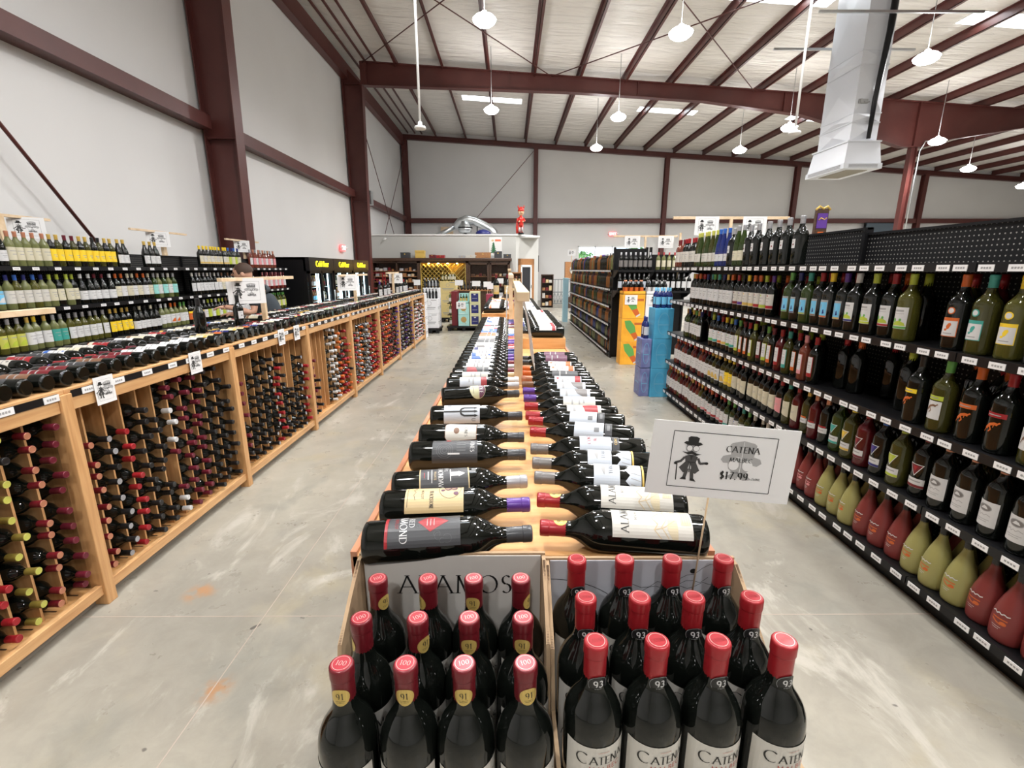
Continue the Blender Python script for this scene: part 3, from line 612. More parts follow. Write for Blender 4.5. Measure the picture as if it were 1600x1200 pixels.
# duct walls with cross-broken (pyramidal) panels
D = ins(base, .07)
levels = [Z0+.53, Z0+.88, Z0+1.05, Z0+1.9, Z0+2.15]
for z0_, z1_ in zip(levels[:-1]+[levels[-1]], levels[1:]+[ZT]):
    cs = [(D[0], D[2]), (D[1], D[2]), (D[1], D[3]), (D[0], D[3])]
    for q in range(4):
        a, b_ = cs[q], cs[(q+1) % 4]; nx_, ny_ = (b_[1]-a[1]), -(b_[0]-a[0]); ln = math.hypot(nx_, ny_); nx_, ny_ = nx_/ln, ny_/ln
        cx, cy, cz = (a[0]+b_[0])/2+nx_*.03, (a[1]+b_[1])/2+ny_*.03, (z0_+z1_)/2
        P = [(a[0], a[1], z0_), (b_[0], b_[1], z0_), (b_[0], b_[1], z1_), (a[0], a[1], z1_)]
        for e in range(4): mb.quad([P[e], P[(e+1) % 4], (cx, cy, cz)])
    frus(mb, ins(D, -.012), ins(D, -.012), z1_-.02, z1_)
mb.build('duct', DUCTW, t)
mb = MB()
for z_ in (Z0+.02, Z0+.045, Z0+.07): mb.box(X0+.05, X1-.05, Y0-.058, Y0-.05, z_, z_+.012); mb.box(X0-.058, X0-.05, Y0+.05, Y1-.05, z_, z_+.012)
mb.build('side_grille', GREYINK, t)
mb = MB()
for q in range(18): yy = Y0+.12+q*.05; mb.box(X0+.12, X1-.12, yy, yy+.02, Z0-.012, Z0+.004)
mb.build('bottom_grille', mat('grille_tan', (.35,.32,.26), .5), t)
MB().tube([(7.12, Y0-.02, Z0+.55), (7.12, Y0-.03, Z0+1.2), (7.18, Y0-.05, Z0+2.4), (7.2, Y0-.05, ZT)], [.035, .045, .055, .07], seg=10).build('insulated_pipe', BLACKM, t)
mb = MB(); mb.box(6.86, 7.04, Y0+.04, Y0+.055, Z0+1.2, Z0+1.28); mb.box(6.88, 6.92, Y0+.02, Y0+.04, Z0+1.2, Z0+1.28); mb.box(6.96, 7.06, Y0+.02, Y0+.04, Z0+1.21, Z0+1.235); mb.build('latch', GREYINK, t)
for q, (y_, z_) in enumerate(((9.8, 6.1), (11.3, 6.1))):
    solo('support_channel', MB().box(5.6, 8.6, y_, y_+.04, z_-.04, z_), GALV, 'grey support channel %s the white air unit' % ('in front of', 'behind')[q], 'bracket')
#PART3
# ================================================================== PAPER SIGNS
def sign_mesh(w_, h_, full=True, big=False):
    mb = MB(); fn = flat((0, 0, 0), (1, 0, 0), (0, 0, 1)); t_ = .0012
    mb.box(-w_/2, w_/2, 0, t_, -h_/2, h_/2, 0)
    f = lambda u, v, off=0: (u, -.0001-off, v)
    s = w_/.24; M_, D_, G_ = 1, 2, 3
    if full:
        a, b_ = w_*.355, h_*.375
        for p, q in (((-a,-b_),(a,-b_)), ((a,-b_),(a,b_)), ((a,b_),(-a,b_)), ((-a,b_),(-a,-b_))): mb.astroke(f, [p, q], .0011*s, M_, .0004)
    cx, S = -w_*.215, h_*.62      # gentleman emblem
    P = lambda pts: [(cx+x*S, y*S) for x, y in pts]
    mb.aconv(f, P([(-.10,.36), (.10,.35), (.12,.48), (.06,.51), (-.07,.51), (-.11,.48)]), M_, .0004, .02)
    mb.aconv(f, P([(-.19,.36), (-.12,.325), (.12,.31), (.20,.35), (.15,.39), (-.15,.40)]), M_, .0005, .02)
    mb.aconv(f, P([(-.13,.33), (.12,.32), (.10,.18), (.02,.12), (-.06,.13), (-.12,.22)]), G_, .0004, .02)
    for dx in (-.06, .075):
        mb.adisc(f, cx+dx*S, .255*S, .066*S, .066*S, M_, .0007); mb.adisc(f, cx+dx*S, .255*S, .058*S, .058*S, 0, .001)
    mb.aconv(f, P([(-.20,.175), (-.10,.165), (0,.20), (0,.14), (-.07,.115)]), M_, .0012, .02); mb.aconv(f, P([(0,.20), (.10,.15), (.20,.135), (.08,.10), (0,.14)]), M_, .0012, .02)
    mb.aconv(f, P([(-.13,.08), (-.04,.11), (.05,.11), (.14,.07), (.11,-.06), (-.10,-.06)]), D_, .0004, .02); mb.aconv(f, P([(-.10,-.04), (-.005,-.04), (-.05,-.25), (-.12,-.29), (-.22,-.18)]), D_, .0004, .02); mb.aconv(f, P([(.11,-.04), (.005,-.04), (.05,-.27), (.13,-.30), (.21,-.22)]), D_, .0004, .02); mb.aconv(f, P([(-.03,.10), (.04,.10), (.01,-.02)]), M_, .0007, .02)
    mb.astroke(f, P([(-.13,.05), (-.20,-.04), (-.30,-.08)]), .05*S, D_, .0005); mb.astroke(f, P([(.15,.04), (.20,-.07), (.31,-.05)]), .05*S, D_, .0005)
    mb.adisc(f, cx-.30*S, -.09*S, .035*S, .028*S, M_, .0009); mb.adisc(f, cx+.33*S, -.05*S, .04*S, .03*S, M_, .0009)
    mb.astroke(f, P([(-.27,-.10), (-.25,-.46)]), .022*S, M_, .0004)
    mb.astroke(f, P([(-.05,-.2), (-.09,-.42)]), .07*S, D_, .0008); mb.astroke(f, P([(.05,-.2), (.08,-.44)]), .07*S, D_, .0008)
    mb.astroke(f, P([(0,-.05), (0,-.27)]), .02*S, M_, .0009); mb.aconv(f, P([(-.17,-.43), (-.04,-.44), (-.05,-.39), (-.12,-.38)]), M_, .001, .02); mb.aconv(f, P([(.04,-.45), (.17,-.47), (.12,-.41), (.05,-.40)]), M_, .001, .02)
    G_ = 4; cx2 = w_*.13; Q = lambda pts: [(cx2+x*S, y*S) for x, y in pts]     # pale hat and spectacles
    mb.aconv(f, Q([(-.22,.16), (-.27,.40), (-.23,.44), (0,.50), (.22,.46), (.27,.42), (.23,.10), (0,.14)]), G_, .0003, .02)
    mb.aconv(f, Q([(-.42,.07), (-.38,.15), (-.24,.19), (0,.10), (0,.02), (-.36,0)]), G_, .00035, .02); mb.aconv(f, Q([(.42,.04), (.38,.13), (.24,.17), (0,.10), (0,.02), (.33,-.03)]), G_, .00035, .02)
    mb.aconv(f, Q([(-.28,.05), (.26,.05), (.22,-.1), (.12,-.2), (-.1,-.22), (-.24,-.12)]), G_, .0003, .02)
    for dx in (-.14, .14): mb.adisc(f, cx2+dx*S, -.03*S, .105*S, .115*S, 0, .0005, 22)
    mb.aconv(f, Q([(-.28,-.30), (-.06,-.17), (.0,-.2), (-.02,-.32), (-.14,-.34)]), G_, .0003, .02); mb.aconv(f, Q([(0,-.2), (.06,-.18), (.28,-.33), (.1,-.36), (.02,-.32)]), G_, .0003, .02)
    mb.arect(f, cx2-.006*S, -.2*S, cx2+.006*S, .48*S, 0, .0005, .02)
    if big:
        write(mb, f, 'CATENA', cx2, .31*S, .125*S, M_, .17, .001); write(mb, f, 'MALBEC', cx2-.01*S, .085*S, .088*S, M_, .16, .001)
        write(mb, f, '$17.99', cx2-.10*S, -.27*S, .155*S, M_, .20, .001, gap=.16); write(mb, f, '750ML', cx2+.36*S, -.31*S, .05*S, M_, .15, .001)
    else:
        for v, wv, hh in ((.30, .5, .09), (.05, .42, .06), (-.25, .5, .08)):
            k_ = 7
            for q in range(k_): u = cx2+(-wv/2+wv*(q+.5)/k_)*S; mb.arect(f, u-wv*S/k_*.33, (v-hh/2)*S, u+wv*S/k_*.33, (v+hh/2*(1-.4*(q % 2)))*S, M_, .001, .02)
    me = mb.mesh('paper_sign')
    for m in (WHITEP, INK, MIDINK, GREYINK, PALEINK): me.materials.append(m)
    return me
SG = sign_mesh(.28, .21); SGS = sign_mesh(.11, .13, True); SGBIG = sign_mesh(.235, .127, True, True)
def sign(me, loc, rz, label, group='paper signs', s=1, rx=0, ry=0, name='paper_sign'):
    o = bpy.data.objects.new(name, me); COL.objects.link(o); o.location = loc; o.rotation_euler = (rx, ry, rz); o.scale = (s, s, s); return tag(o, label, 'sign', group)
def tholder(x, y, z0, zt, half, label, post=.038, ax='y', off=0):
    t = thing('sign_stand', label, 'sign stand', (x, y, z0), 0, 'wooden sign stands')
    bevel(MB().box(x-post/2, x+post/2, y-post/2+off, y+post/2+off, z0, zt-.028).build('post', PINE, t), .002)
    if ax == 'y': mb = MB().box(x-post*.5, x+post*.5, y-half, y+half, zt-.028, zt)
    else: mb = MB().box(x-half, x+half, y-post/2, y+post/2, zt-.03, zt)
    bevel(mb.build('crossbar', PINE, t), .002); return t

# ================================================================== LEFT WINE RACK RUN
RX0, RX1, RT = -2.56, -1.92, 1.05
PITCH = 1.245; BY = [.72 + PITCH*i for i in range(9)]       # bay limits
NCOL, CW = 11, (PITCH-.05)/11
CAPC = {0: ['copper','black','red','gold','maroon','gold','red','black','copper','gold','maroon'], 1: ['copper','silver','red','black','black','maroon','maroon','maroon','black','black','black'],
        2: ['maroon','black','black','black','silver','red','black','black','black','silver','red'], 3: ['maroon','black','black','black','silver','white','white','copper','red','red','copper'],
        4: ['black','red','grey','orange','black','silver','silver','red','orange','red','red'], 5: ['black','maroon','red','orange','red','orange','maroon','black','red','black','purple'],
        6: ['purple','black','grey','black','black','purple','black','grey','black','black','purple'], 7: ['black','white','white','white','pink','white','white','white','pink','black','white']}
BAYC = {0: ['copper','red','gold','yellowgreen','maroon','red','yellowgreen','yellowgreen','gold','copper','maroon']}
NTH_BAY = ['nearest', 'second', 'third', 'fourth', 'fifth', 'sixth', 'seventh', 'eighth']
fill_height = {1: [9,9,9,10,9,11,11,11,11,11,9], 2: [9,4,9,10,10,9,10,6,5,9,8], 3: [8,5,0,0,0,11,11,10,7,10,8], 0: [11]*11, 4: [6,9,9,10,10,10,10,11,7,9,10], 5: [10,9,10,11,11,11,11,11,11,10,11], 6: [11,11,11,11,10,11,10,11,11,11,10], 7: [0,6,9,11,10,11,9,11,10,7,9]}
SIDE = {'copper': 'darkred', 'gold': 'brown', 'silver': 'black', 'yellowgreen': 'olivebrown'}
stuff = MB(); stuffm = [GL['dark'], cap_m('red'), cap_m('orange'), cap_m('black'), cap_m('white'), cap_m('silver'), cap_m('purple'), cap_m('maroon'), cap_m('pink')]
stuff_idx = {'red':1,'orange':2,'black':3,'white':4,'silver':5,'purple':6,'maroon':7,'pink':8,'grey':5,'copper':2,'gold':2}
nrack = 0
MW = lying((1, 0, 0), .07)
for bi in range(8):
    y0, y1 = BY[bi], BY[bi+1]
    t = thing('wine_rack', 'honey-oak wine rack unit in the left run, %s from the camera' % NTH_BAY[bi], 'wine rack', (-2.24, (y0+y1)/2, 0), 0, 'oak wine racks of the left run')
    bevel(MB().box(RX1-.055, RX1+.012, y0-.027, y0+.027, 0, RT-.022).build('post', OAKV, t), .003)
    if bi == 7: bevel(MB().box(RX1-.055, RX1+.012, y1-.027, y1+.027, 0, RT-.022).build('post', OAKV, t), .003)
    MB().box(RX0, RX1-.055, y0-.009, y0+.009, .05, RT-.022).build('side_panel', OAKV, t)
    if bi == 7: MB().box(RX0, RX1-.055, y1-.009, y1+.009, .05, RT-.022).build('side_panel', OAKV, t)
    MB().box(RX0+.26, RX0+.27, y0+.009, y1-.009, .05, RT-.022).build('back_panel', OAKV, t)
    bt = MB().box(RX0, RX1-.03, y0+.027, y1-.027, .075, .09); 
    for q in range(22): bt.box(RX0+.3, RX1-.07, y0+.05+q*.053, y0+.056+q*.053, .09, .0915, 1)
    bt.build('bottom_board', [OAKX, DKWOOD], t)
    bevel(MB().box(RX1-.03, RX1, y0+.027, y1-.027, .055, .105).build('bottom_rail', OAK, t), .003)
    MB().box(RX0+.02, RX1-.05, y0, y1, 0, .055).build('kick_strip', mat('kick_grey', (.38,.37,.33), .5), t)
    bevel(MB().box(RX1-.03, RX1, y0+.027, y1-.027, RT-.10, RT-.045).build('top_rail', OAK, t), .003)
    MB().box(RX1-.004, RX1+.005, y0+.03, y1-.03, RT-.043, RT-.012).build('label_strip', BLACKT, t)
    bevel(MB().box(RX0-.01, RX1+.004, y0, y1, RT-.022, RT).build('top_board', OAK, t), .003)
    nt_ = 7
    for q in range(nt_):
        yy = y0+.12+q*(PITCH-.18)/(nt_-1)+random.uniform(-.015, .015)
        tg = MB(); tg.box(RX1+.005, RX1+.0075, yy-.034, yy+.034, RT-.042, RT-.014); 
        for e in range(4): tg.box(RX1+.0075, RX1+.0079, yy-.022+e*.011, yy-.014+e*.011, RT-.033, RT-.024, 1)
        tg.build('price_tag', [TAGM, GREYINK], t)
    for c in range(1, NCOL):
        yy = y0+.025+c*CW; MB().box(RX0+.27, RX1-.07, yy-.005, yy+.005, .09, RT-.1).build('divider', OAKV, t)
    # bottles
    for c in range(NCOL):
        fh = fill_height[bi][c]; cc = (BAYC.get(bi) or CAPC[bi])[c]
        if bi == 0: cc = ['copper','maroon','gold','red','copper','gold','maroon','red','yellowgreen','copper','maroon'][c]
        zz = .09
        for r_ in range(fh):
            z = .128 + r_*.0775; yy = y0+.025+(c+.5)*CW + random.uniform(-.006, .006)
            if z > RT-.125: break
            if bi == 1 and c == 5 and 2 < r_ < 5: continue
            x = RX1-.30 + random.uniform(-.02, .012) + (.012 if r_ % 2 else 0)
            col = cc if random.random() > .05 else 'black'
            if bi == 1 and c == 5 and r_ in (0, 1, 6, 7, 8): col = 'white'
            tilt = random.uniform(-.01, .09)
            if nrack < 300 + 45 and bi <= 3:
                M_ = lying((1, random.uniform(-.05, .05), 0), tilt)
                o = thing('rack_bottle', '%s-capped dark bottle, %s from bottom, %s column, %s rack unit' % (col, nth(r_+1), nth(c+1), NTH_BAY[bi]), 'bottle', (x, yy, z), 0, 'wine bottles lying in the oak racks')
                o.rotation_euler = M_.to_euler()
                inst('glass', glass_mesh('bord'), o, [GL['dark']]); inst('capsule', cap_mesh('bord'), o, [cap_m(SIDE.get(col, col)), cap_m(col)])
                nrack += 1
            else:
                nx_, nz_ = math.cos(tilt), math.sin(tilt); a = Vector((x, yy, z)); d = Vector((nx_, 0, nz_))
                pf = [(0, .036), (.19, .0375), (.215, .031), (.235, .017), (.245, .0145)]
                stuff.tube([a+d*p for p, _ in pf], [r for _, r in pf], 0, 10, True)
                stuff.tube([a+d*.245, a+d*.285, a+d*.30], [.0152, .0156, .0150], stuff_idx.get(col, 1), 10, True)
o = stuff.build('rack_bottles', stuffm); tag(o, 'wine bottles filling the far oak rack units, only their necks showing', 'bottles', None, 'stuff')
# bottles lying on the rack tops, two rows
LCOL = [('dark','black','ivory','darkred'), ('dark','red','cream','gold'), ('dark','maroon','darkred','cream'), ('dark','black','charcoal','silver'), ('dark','gold','tan','brown'), ('dark','maroon','white','grey'), ('dark','black','white','darkred'), ('dark','red','ivory','orange')]
def laystyle(i, near):
    if near == 'rack0': return [('dark','gold','darkred','ivory'), ('dark','gold','charcoal','darkred'), ('dark','red','brown','darkred'), ('dark','gold','charcoal','grey')][i % 4]
    return LCOL[i % len(LCOL)]
def has(y): return not (4.28 < y < 4.42 or 6.9 < y < 7.04 or 9.2 < y < 9.3)
y = 1.30; i = 0
while y < 10.55:
    if y < 2.55: s_ = [('darkred','charcoal'), ('darkred','brown'), ('charcoal','grey'), ('brown','darkred')][i % 4]; lab_ = 'wide'
    elif y < 3.1: s_ = ('white','grey'); lab_ = 'plain'
    elif y < 3.8: s_ = [('cream','gold'), ('tan','darkred'), ('brown','orange'), ('navy','red')][i % 4]; lab_ = ['band', 'wide', 'art', 'plain'][i % 4]
    else: s_ = [('white','grey'), ('cream','gold'), ('darkred','cream'), ('ivory','green'), ('white','red'), ('charcoal','gold'), ('white','purple')][(i*5+i//6) % 7]; lab_ = ['plain', 'wide', 'band', 'art', 'topband'][(i//2) % 5]
    cp = ['black','red','maroon','gold','black','purple','maroon'][(i//2) % 7]
    M_ = lying((-1, -.12+random.uniform(-.03, .03), 0), 0, random.uniform(-.3, .3)-.25)
    bottle('bord', (RX1-.015+random.uniform(-.012, .008), y, RT+.0385), 'dark', cp, lab_, s_[0], s_[1], rz=0, mtx=M_, name='lying_wine_bottle', cat='bottle', group='bottles lying on the left rack top, aisle side',
           label='%s-labelled dark bottle lying on left rack top, aisle row, %s from camera' % (s_[0], nth(i+1)))
    i += 1; y += .088 + (.012 if i % 5 == 0 else 0)
y = 1.75; i = 0
while y < 10.5:
    if has(y):
        s_ = [('ivory','grey'), ('red','cream'), ('charcoal','gold'), ('white','blue'), ('cream','brown'), ('darkred','ivory')][(i*7+i//5) % 6]
        cp = ['gold','black','red','maroon','black','silver'][(i//3) % 6]
        M_ = lying((1, .1+random.uniform(-.03, .03), 0), .0, random.uniform(-.3, .3)+.2)
        bottle('bord', (RX0+.015+random.uniform(-.01, .01), y, RT+.0385), 'dark', cp, ['plain', 'wide', 'band'][i % 3], s_[0], s_[1], mtx=M_, name='lying_wine_bottle', cat='bottle', group='bottles lying on the left rack top, wall side',
               label='%s-labelled dark bottle lying on left rack top, wall row, %s from camera' % (s_[0], nth(i+1)))
    i += 1; y += .094
# upright dark bottles on the rack (with ones at the far end)
for q, (x, y, c, k_, st) in enumerate([(-2.235, 3.42, 'black', 'bord', None), (-2.2, 3.86, 'black', 'bord', 'small'), (-2.24, 8.3, 'purple', 'bord', 'plain'), (-2.24, 8.62, 'black', 'bord', 'plain'), (-2.26, 8.95, 'black', 'bord', 'plain'), (-2.24, 9.55, 'maroon', 'bord', 'plain'), (-2.24, 9.85, 'red', 'bord', 'plain'), (-2.23, 10.15, 'red', 'bord', 'plain'), (-2.25, 10.42, 'black', 'bord', 'plain')]):
    bottle(k_, (x, y, RT), 'dark', c, st, 'white', 'grey', rz=PI/3, name='display_wine_bottle', group='bottles standing on the left rack top', label='dark %s-capped bottle standing among lying bottles, left rack top, %s from camera' % (c, nth(q+1)))
# small paper signs hung on the rack strip
for q, y in enumerate((1.60, 2.16, 2.82, 3.93, 4.22, 7.55, 9.1)):
    sign(SGS, (RX1+.012, y, RT-.05), PI/2, 'small printed paper sign hung on left rack edge, %s from camera' % nth(q+1), 'small signs on the rack edge', 1 if y < 5 else .8, ry=0)
tholder(-2.235, 4.34, RT, 1.485, .62, 'pine sign stand on left rack top, in front of the crouched man')
tholder(-2.235, 6.95, RT, 1.485, .6, 'pine sign stand on left rack top, before the coolers')
tholder(-2.235, 9.25, RT, 1.50, .45, 'pine sign stand on left rack top, near its far end')
tholder(-2.235, 1.88, RT, 1.37, .45, 'pine sign stand at the left edge of the picture', off=-.35)
sign(SG, (-2.20, 4.02, 1.375), math.radians(38), 'white paper sign on the stand hiding the man', 'hall paper signs', 1.0)
sign(SG, (-2.20, 6.55, 1.375), math.radians(38), 'white paper sign on the stand before the coolers', 'hall paper signs', 1.0)
sign(SG, (-2.20, 9.35, 1.385), math.radians(20), 'white paper sign on the far rack stand', 'hall paper signs', .9)
# ================================================================== GONDOLA SHELVING
def gondola(xf, depth, d, y0, y1, levels, ztop, label, group, tags=8, name='shelf_unit', endpanel=False, zbase=.12):
    """d=+1: the front faces -x (aisle on the left)   d=-1: the front faces +x"""
    xb = xf + d*depth; t = thing(name, label, 'shelving', ((xf+xb)/2, (y0+y1)/2, 0), 0, group)
    X = lambda a, b_: (min(a, b_), max(a, b_))
    a, b_ = X(xb, xb+d*.02); MB().box(a, b_, y0+.01, y1-.01, .05, ztop).build('back_panel', PEG, t)
    for yy in (y0, y1-.012):
        a, b_ = X(xb-d*.03, xb+d*.03); MB().box(a, b_, yy, yy+.012, 0, ztop+.012).build('upright', BLACKM, t)
    a, b_ = X(xf+d*.05, xb); MB().box(a, b_, y0, y1, 0, zbase-.03).build('base_plinth', BLACKM, t)
    a, b_ = X(xb-d*.01, xb+d*.025); MB().box(a, b_, y0, y1, ztop, ztop+.014).build('top_rail', BLACKM, t)
    for li, z in enumerate(levels):
        mb = MB(); a, b_ = X(xf, xb); mb.box(a, b_, y0+.003, y1-.003, z-.012, z)
        a, b_ = X(xf-d*.012, xf+d*.002); mb.box(a, b_, y0+.003, y1-.003, z-.036, z+.004)
        if z > .2:
            for yy in (y0+.006, y1-.010):
                if d > 0: mb.prism([(xf+.02, z-.012), (xb, z-.012), (xb, z-.10)], 0, 0)  if False else mb.quad([(xf+d*.02, yy, z-.012), (xb, yy, z-.012), (xb, yy, z-.10)])
        s_ = mb.build('shelf', BLACKT, t)
        if tags:
            for q in range(tags):
                yy = y0 + (y1-y0)*(q+.5)/tags + random.uniform(-.02, .02)
                if tags == 8 and random.random() < .08: continue
                tg = MB(); a, b_ = X(xf-d*.0125, xf-d*.0150); tg.box(a, b_, yy-.032, yy+.032, z-.032, z-.006)
                a, b_ = X(xf-d*.0150, xf-d*.0154)
                for e in range(4): tg.box(a, b_, yy-.021+e*.011, yy-.013+e*.011, z-.023, z-.015, 1)
                tg.build('price_tag', [TAGM, GREYINK], s_)
    return t
GX = 1.90; GY = [.73, 1.95, 3.17, 4.39, 5.61]; GZ = [1.575, 1.205, .832, .492, .125]
for i in range(4):
    gondola(GX, .42, 1, GY[i], GY[i+1], GZ, 1.765 if i < 2 else 1.80, 'black shelving unit right of centre aisle, %s from the camera' % nth(i+1), 'black shelving units on the right', tags=11)
# product runs: (style key, capsule list, count, spacing), near to far.   key -> (profile, glass, label, paper, accent, x3, x4)
def run(shelf, z, x, y, items, d=-1, where='right gondola', grp=None, second=None, face=0, far=False, far_from=1e9):
    n = 0; shn = shelf
    for it in items:
        if it[0] == 'gap': y += it[1]; continue
        k, glass, caps, cnt, sp, style, papers, accs = it[:8]; x3 = it[8] if len(it) > 8 else None; x4 = it[9] if len(it) > 9 else None
        for q in range(cnt):
            n += 1; cap = caps[q % len(caps)]; pa = papers[q % len(papers)]; ac = accs[q % len(accs)]; gl = glass[q % len(glass)]
            gname = {'dark':'dark','green':'green','olive':'olive','white':'pale','clear':'clear','rose':'rose','red':'red','blue':'blue','frostred':'frosted red','frostyel':'frosted yellow','brown':'amber'}[gl]
            lab = '%s bottle, %s cap, %s from near end, %s' % (gname, cap, nth(n), where.replace('SHELF', shn))
            rz_ = (-PI/2 if d > 0 else PI/2) + random.uniform(-.15, .15) + face
            if far or y > far_from: far_bottle(k, (x+random.uniform(-.01, .01), y+sp/2, z), gl, cap, pa, lab, grp, rz_, name='shelf_bottle')
            else: bottle(k, (x+random.uniform(-.01, .01), y+sp/2, z), gl, cap, style, pa, ac, None, x3, x4, rz_, None, lab, 'bottle', grp, 'shelf_bottle')
            y += sp
    return y
W_ = ['white']
grp = 'bottles standing on the right shelving'
TW = 'SHELF shelf, right'
RXB = GX + .062
run('top', GZ[0], RXB, 3.24, [('mag',['dark'],['silver'],6,.135,'small',W_,['darkred']), ('hock',['green'],['silver'],2,.09,'plain',['cream'],['gold']), ('mag',['dark'],['silver'],1,.12,'small',W_,['navy']),
    ('hock',['blue'],['blue'],3,.08,'topband',W_,['navy']), ('hock',['green','olive'],['yellowgreen'],6,.085,'plain',['ivory'],['gold']), ('bord',['dark','dark'],['red'],4,.085,'plain',['ivory'],['red']), ('bord',['rose'],['darkred'],3,.085,'plain',['ivory'],['red'])], 1, TW, grp)
run('second', GZ[1], RXB, 1.40, [('mag',['dark','white'],['purple','teal'],2,.118,'foot',W_,['purple','green'],'white'), ('gap', .0), ('mag',['dark'],['purple'],1,.118,'foot',W_,['purple'],'white'), ('mag',['white'],['yellow'],1,.118,'foot',W_,['yellow'],'white'), ('mag',['olive'],['teal'],1,.118,'foot',W_,['teal'],'white'), ('mag',['dark'],['orange'],1,.118,'foot',W_,['orange'],'white'), ('gap', .16),
    ('mag',['white'],['lime'],1,.118,'hills',W_,['green'],'lime','green'), ('mag',['dark'],['red'],1,.110,'hills',W_,['red'],'lime','green'), ('mag',['dark'],['lime'],1,.112,'hills',W_,['lime'],'lime','green'), ('mag',['dark'],['white'],1,.13,'hills',W_,['navy'],'lime','green'),
    ('mag',['dark'],['purple','yellow','red'],3,.108,'bluepic',['sky'],['gold','orange','brown'],'navy'), ('mag',['green','dark','green'],['teal','navy','green'],3,.105,'bluepic',['sky'],['lime','navy','green'],'navy'), ('gap', .14),
    ('bord',['dark'],['purple','lime','orange','orange','yellow','black','red'],7,.092,'band',['ivory'],['red','lime','red','gold','gold','purple','darkred']), ('bord',['dark'],['orange','gold','navy','teal','green','teal','navy','red','orange'],11,.088,'plain',W_,['grey'])], 1, TW, grp)
run('middle', GZ[2], RXB, 1.30, [('mag',['olive'],['green'],1,.135,'roowhite',W_,['yellow'],'brown'), ('mag',['olive'],['black'],2,.135,'roowhite',W_,['yellow'],'brown'), ('mag',['dark'],['red'],1,.135,'roo',W_,['red'],'orange'), ('mag',['dark'],['orange'],1,.125,'roo',W_,['orange'],'orange'), ('mag',['olive'],['green'],1,.135,'roowhite',W_,['lime'],'brown'), ('mag',['dark'],['black'],1,.13,'roo',W_,['yellow'],'orange'), ('gap', .68),
    ('bord',['dark','rose','dark','olive','red'],['red','pink','red','teal','red'],5,.098,'tall',W_,['red','pink','orange','teal','red']), ('bord',['dark','olive','dark','olive','dark'],['maroon','green','black','lime','red'],7,.09,'tall',W_,['orange','lime','darkred','lime','orange']),
    ('bord',['dark'],['blue','lime','yellow','red'],6,.086,'band',W_,['teal','green','gold','orange']), ('gap', .2), ('bord',['dark','green','olive'],['navy','gold','green','gold'],6,.083,'plain',W_,['teal'])], 1, TW, grp)
run('fourth', GZ[3], RXB, 1.30, [('mag',['dark'],['copper'],6,.118,'house',W_,['grey'],'white','olive' if 0 else 'grey'), ('mag',['dark'],['red'],1,.118,'tri',W_,['darkred'],'white','red'), ('mag',['olive'],['lime'],1,.125,'tri',W_,['lime'],'white','yellowgreen'), ('mag',['dark'],['blue'],1,.12,'tri',W_,['navy'],'white','purple'), ('mag',['red'],['red'],1,.115,'tri',W_,['maroon'],'white','red'), ('mag',['olive'],['yellow'],1,.11,'tri',W_,['gold'],'white','yellow'), ('mag',['green'],['teal'],1,.115,'tri',W_,['teal'],'white','teal'),
    ('bord',['dark','red','olive'],['copper','copper','gold'],3,.1,'oval',W_,['red','red','orange']), ('bord',['red','olive','dark'],['red','teal','red'],3,.098,'cut',['cream','cream','pink'],['red','green','red']), ('bord',['dark'],['red','maroon','black'],8,.086,'cut',['cream'],['red','brown']), ('bord',['olive'],['yellow'],2,.08,'band',['yellow'],['gold']),
    ('bord',['olive','dark'],['gold'],4,.083,'art',W_,['gold']), ('bord',['dark','red','rose'],['red','red','orange'],12,.08,'plain',W_,['red'])], 1, TW, grp)
run('bottom', GZ[4], RXB+.01, 1.28, [('flare',['frostred'],['black'],4,.112,'etched',['white'],['orange']), ('flare',['frostyel'],['black'],3,.112,'etched',W_,['orange']), ('flare',['frostred'],['black'],3,.112,'etched',W_,['orange']), ('flare',['frostyel'],['black'],3,.108,'etched',W_,['orange']), ('flare',['frostred'],['black'],3,.108,'etched',W_,['pink']),
    ('bord',['olive','rose','clear','dark','dark','dark'],['ivory'],6,.096,'tall',W_,['lime','orange','gold','purple','orange','red']), ('bord',['green','olive','dark','green'],['green','teal','navy','green'],5,.092,'band',W_,['teal','green','blue','green']), ('bord',['dark'],['red','orange'],6,.086,'band',W_,['red','pink']), ('bord',['white','rose','red','red'],['gold','orange','red'],14,.078,'plain',W_,['red'])], 1, TW, grp)
# the second rank standing behind, as one
st = MB(); sm_ = [GL['dark'], GL['olive'], GL['red'], cap_m('red'), cap_m('lime'), cap_m('orange'), GL['frostred'], GL['frostyel']]
for li, z in enumerate(GZ[1:]):
    y = 1.4
    while y < 5.5:
        empt = (li == 0 and 2.02 < y < 2.12) or (li == 1 and 2.2 < y < 2.3)
        if not empt:
            k_ = 'mag' if (y < 3.2 and li < 3) else ('flare' if li == 3 and y < 2.9 else 'bord'); p = BK[k_]; gi = random.choice([0, 0, 0, 1, 2]) if k_ != 'flare' else 6+int((y-1.28)/.34) % 2
            x = GX+.062+random.choice([.105, .105, .21]); st.lathe(p['prof'][::2]+[p['prof'][-1]], 12, gi, (x, y, z)); st.lathe([(p['n']+.002, p['h']-p['cl']), (p['n']+.002, p['h'])], 10, random.choice([3, 4, 5, 3]) if k_ != 'flare' else 0, (x, y, z))
        y += .12
o = st.build('back_rank_bottles', sm_); tag(o, 'wine bottles standing in the ranks behind the front row, right shelving', 'bottles', None, 'stuff')
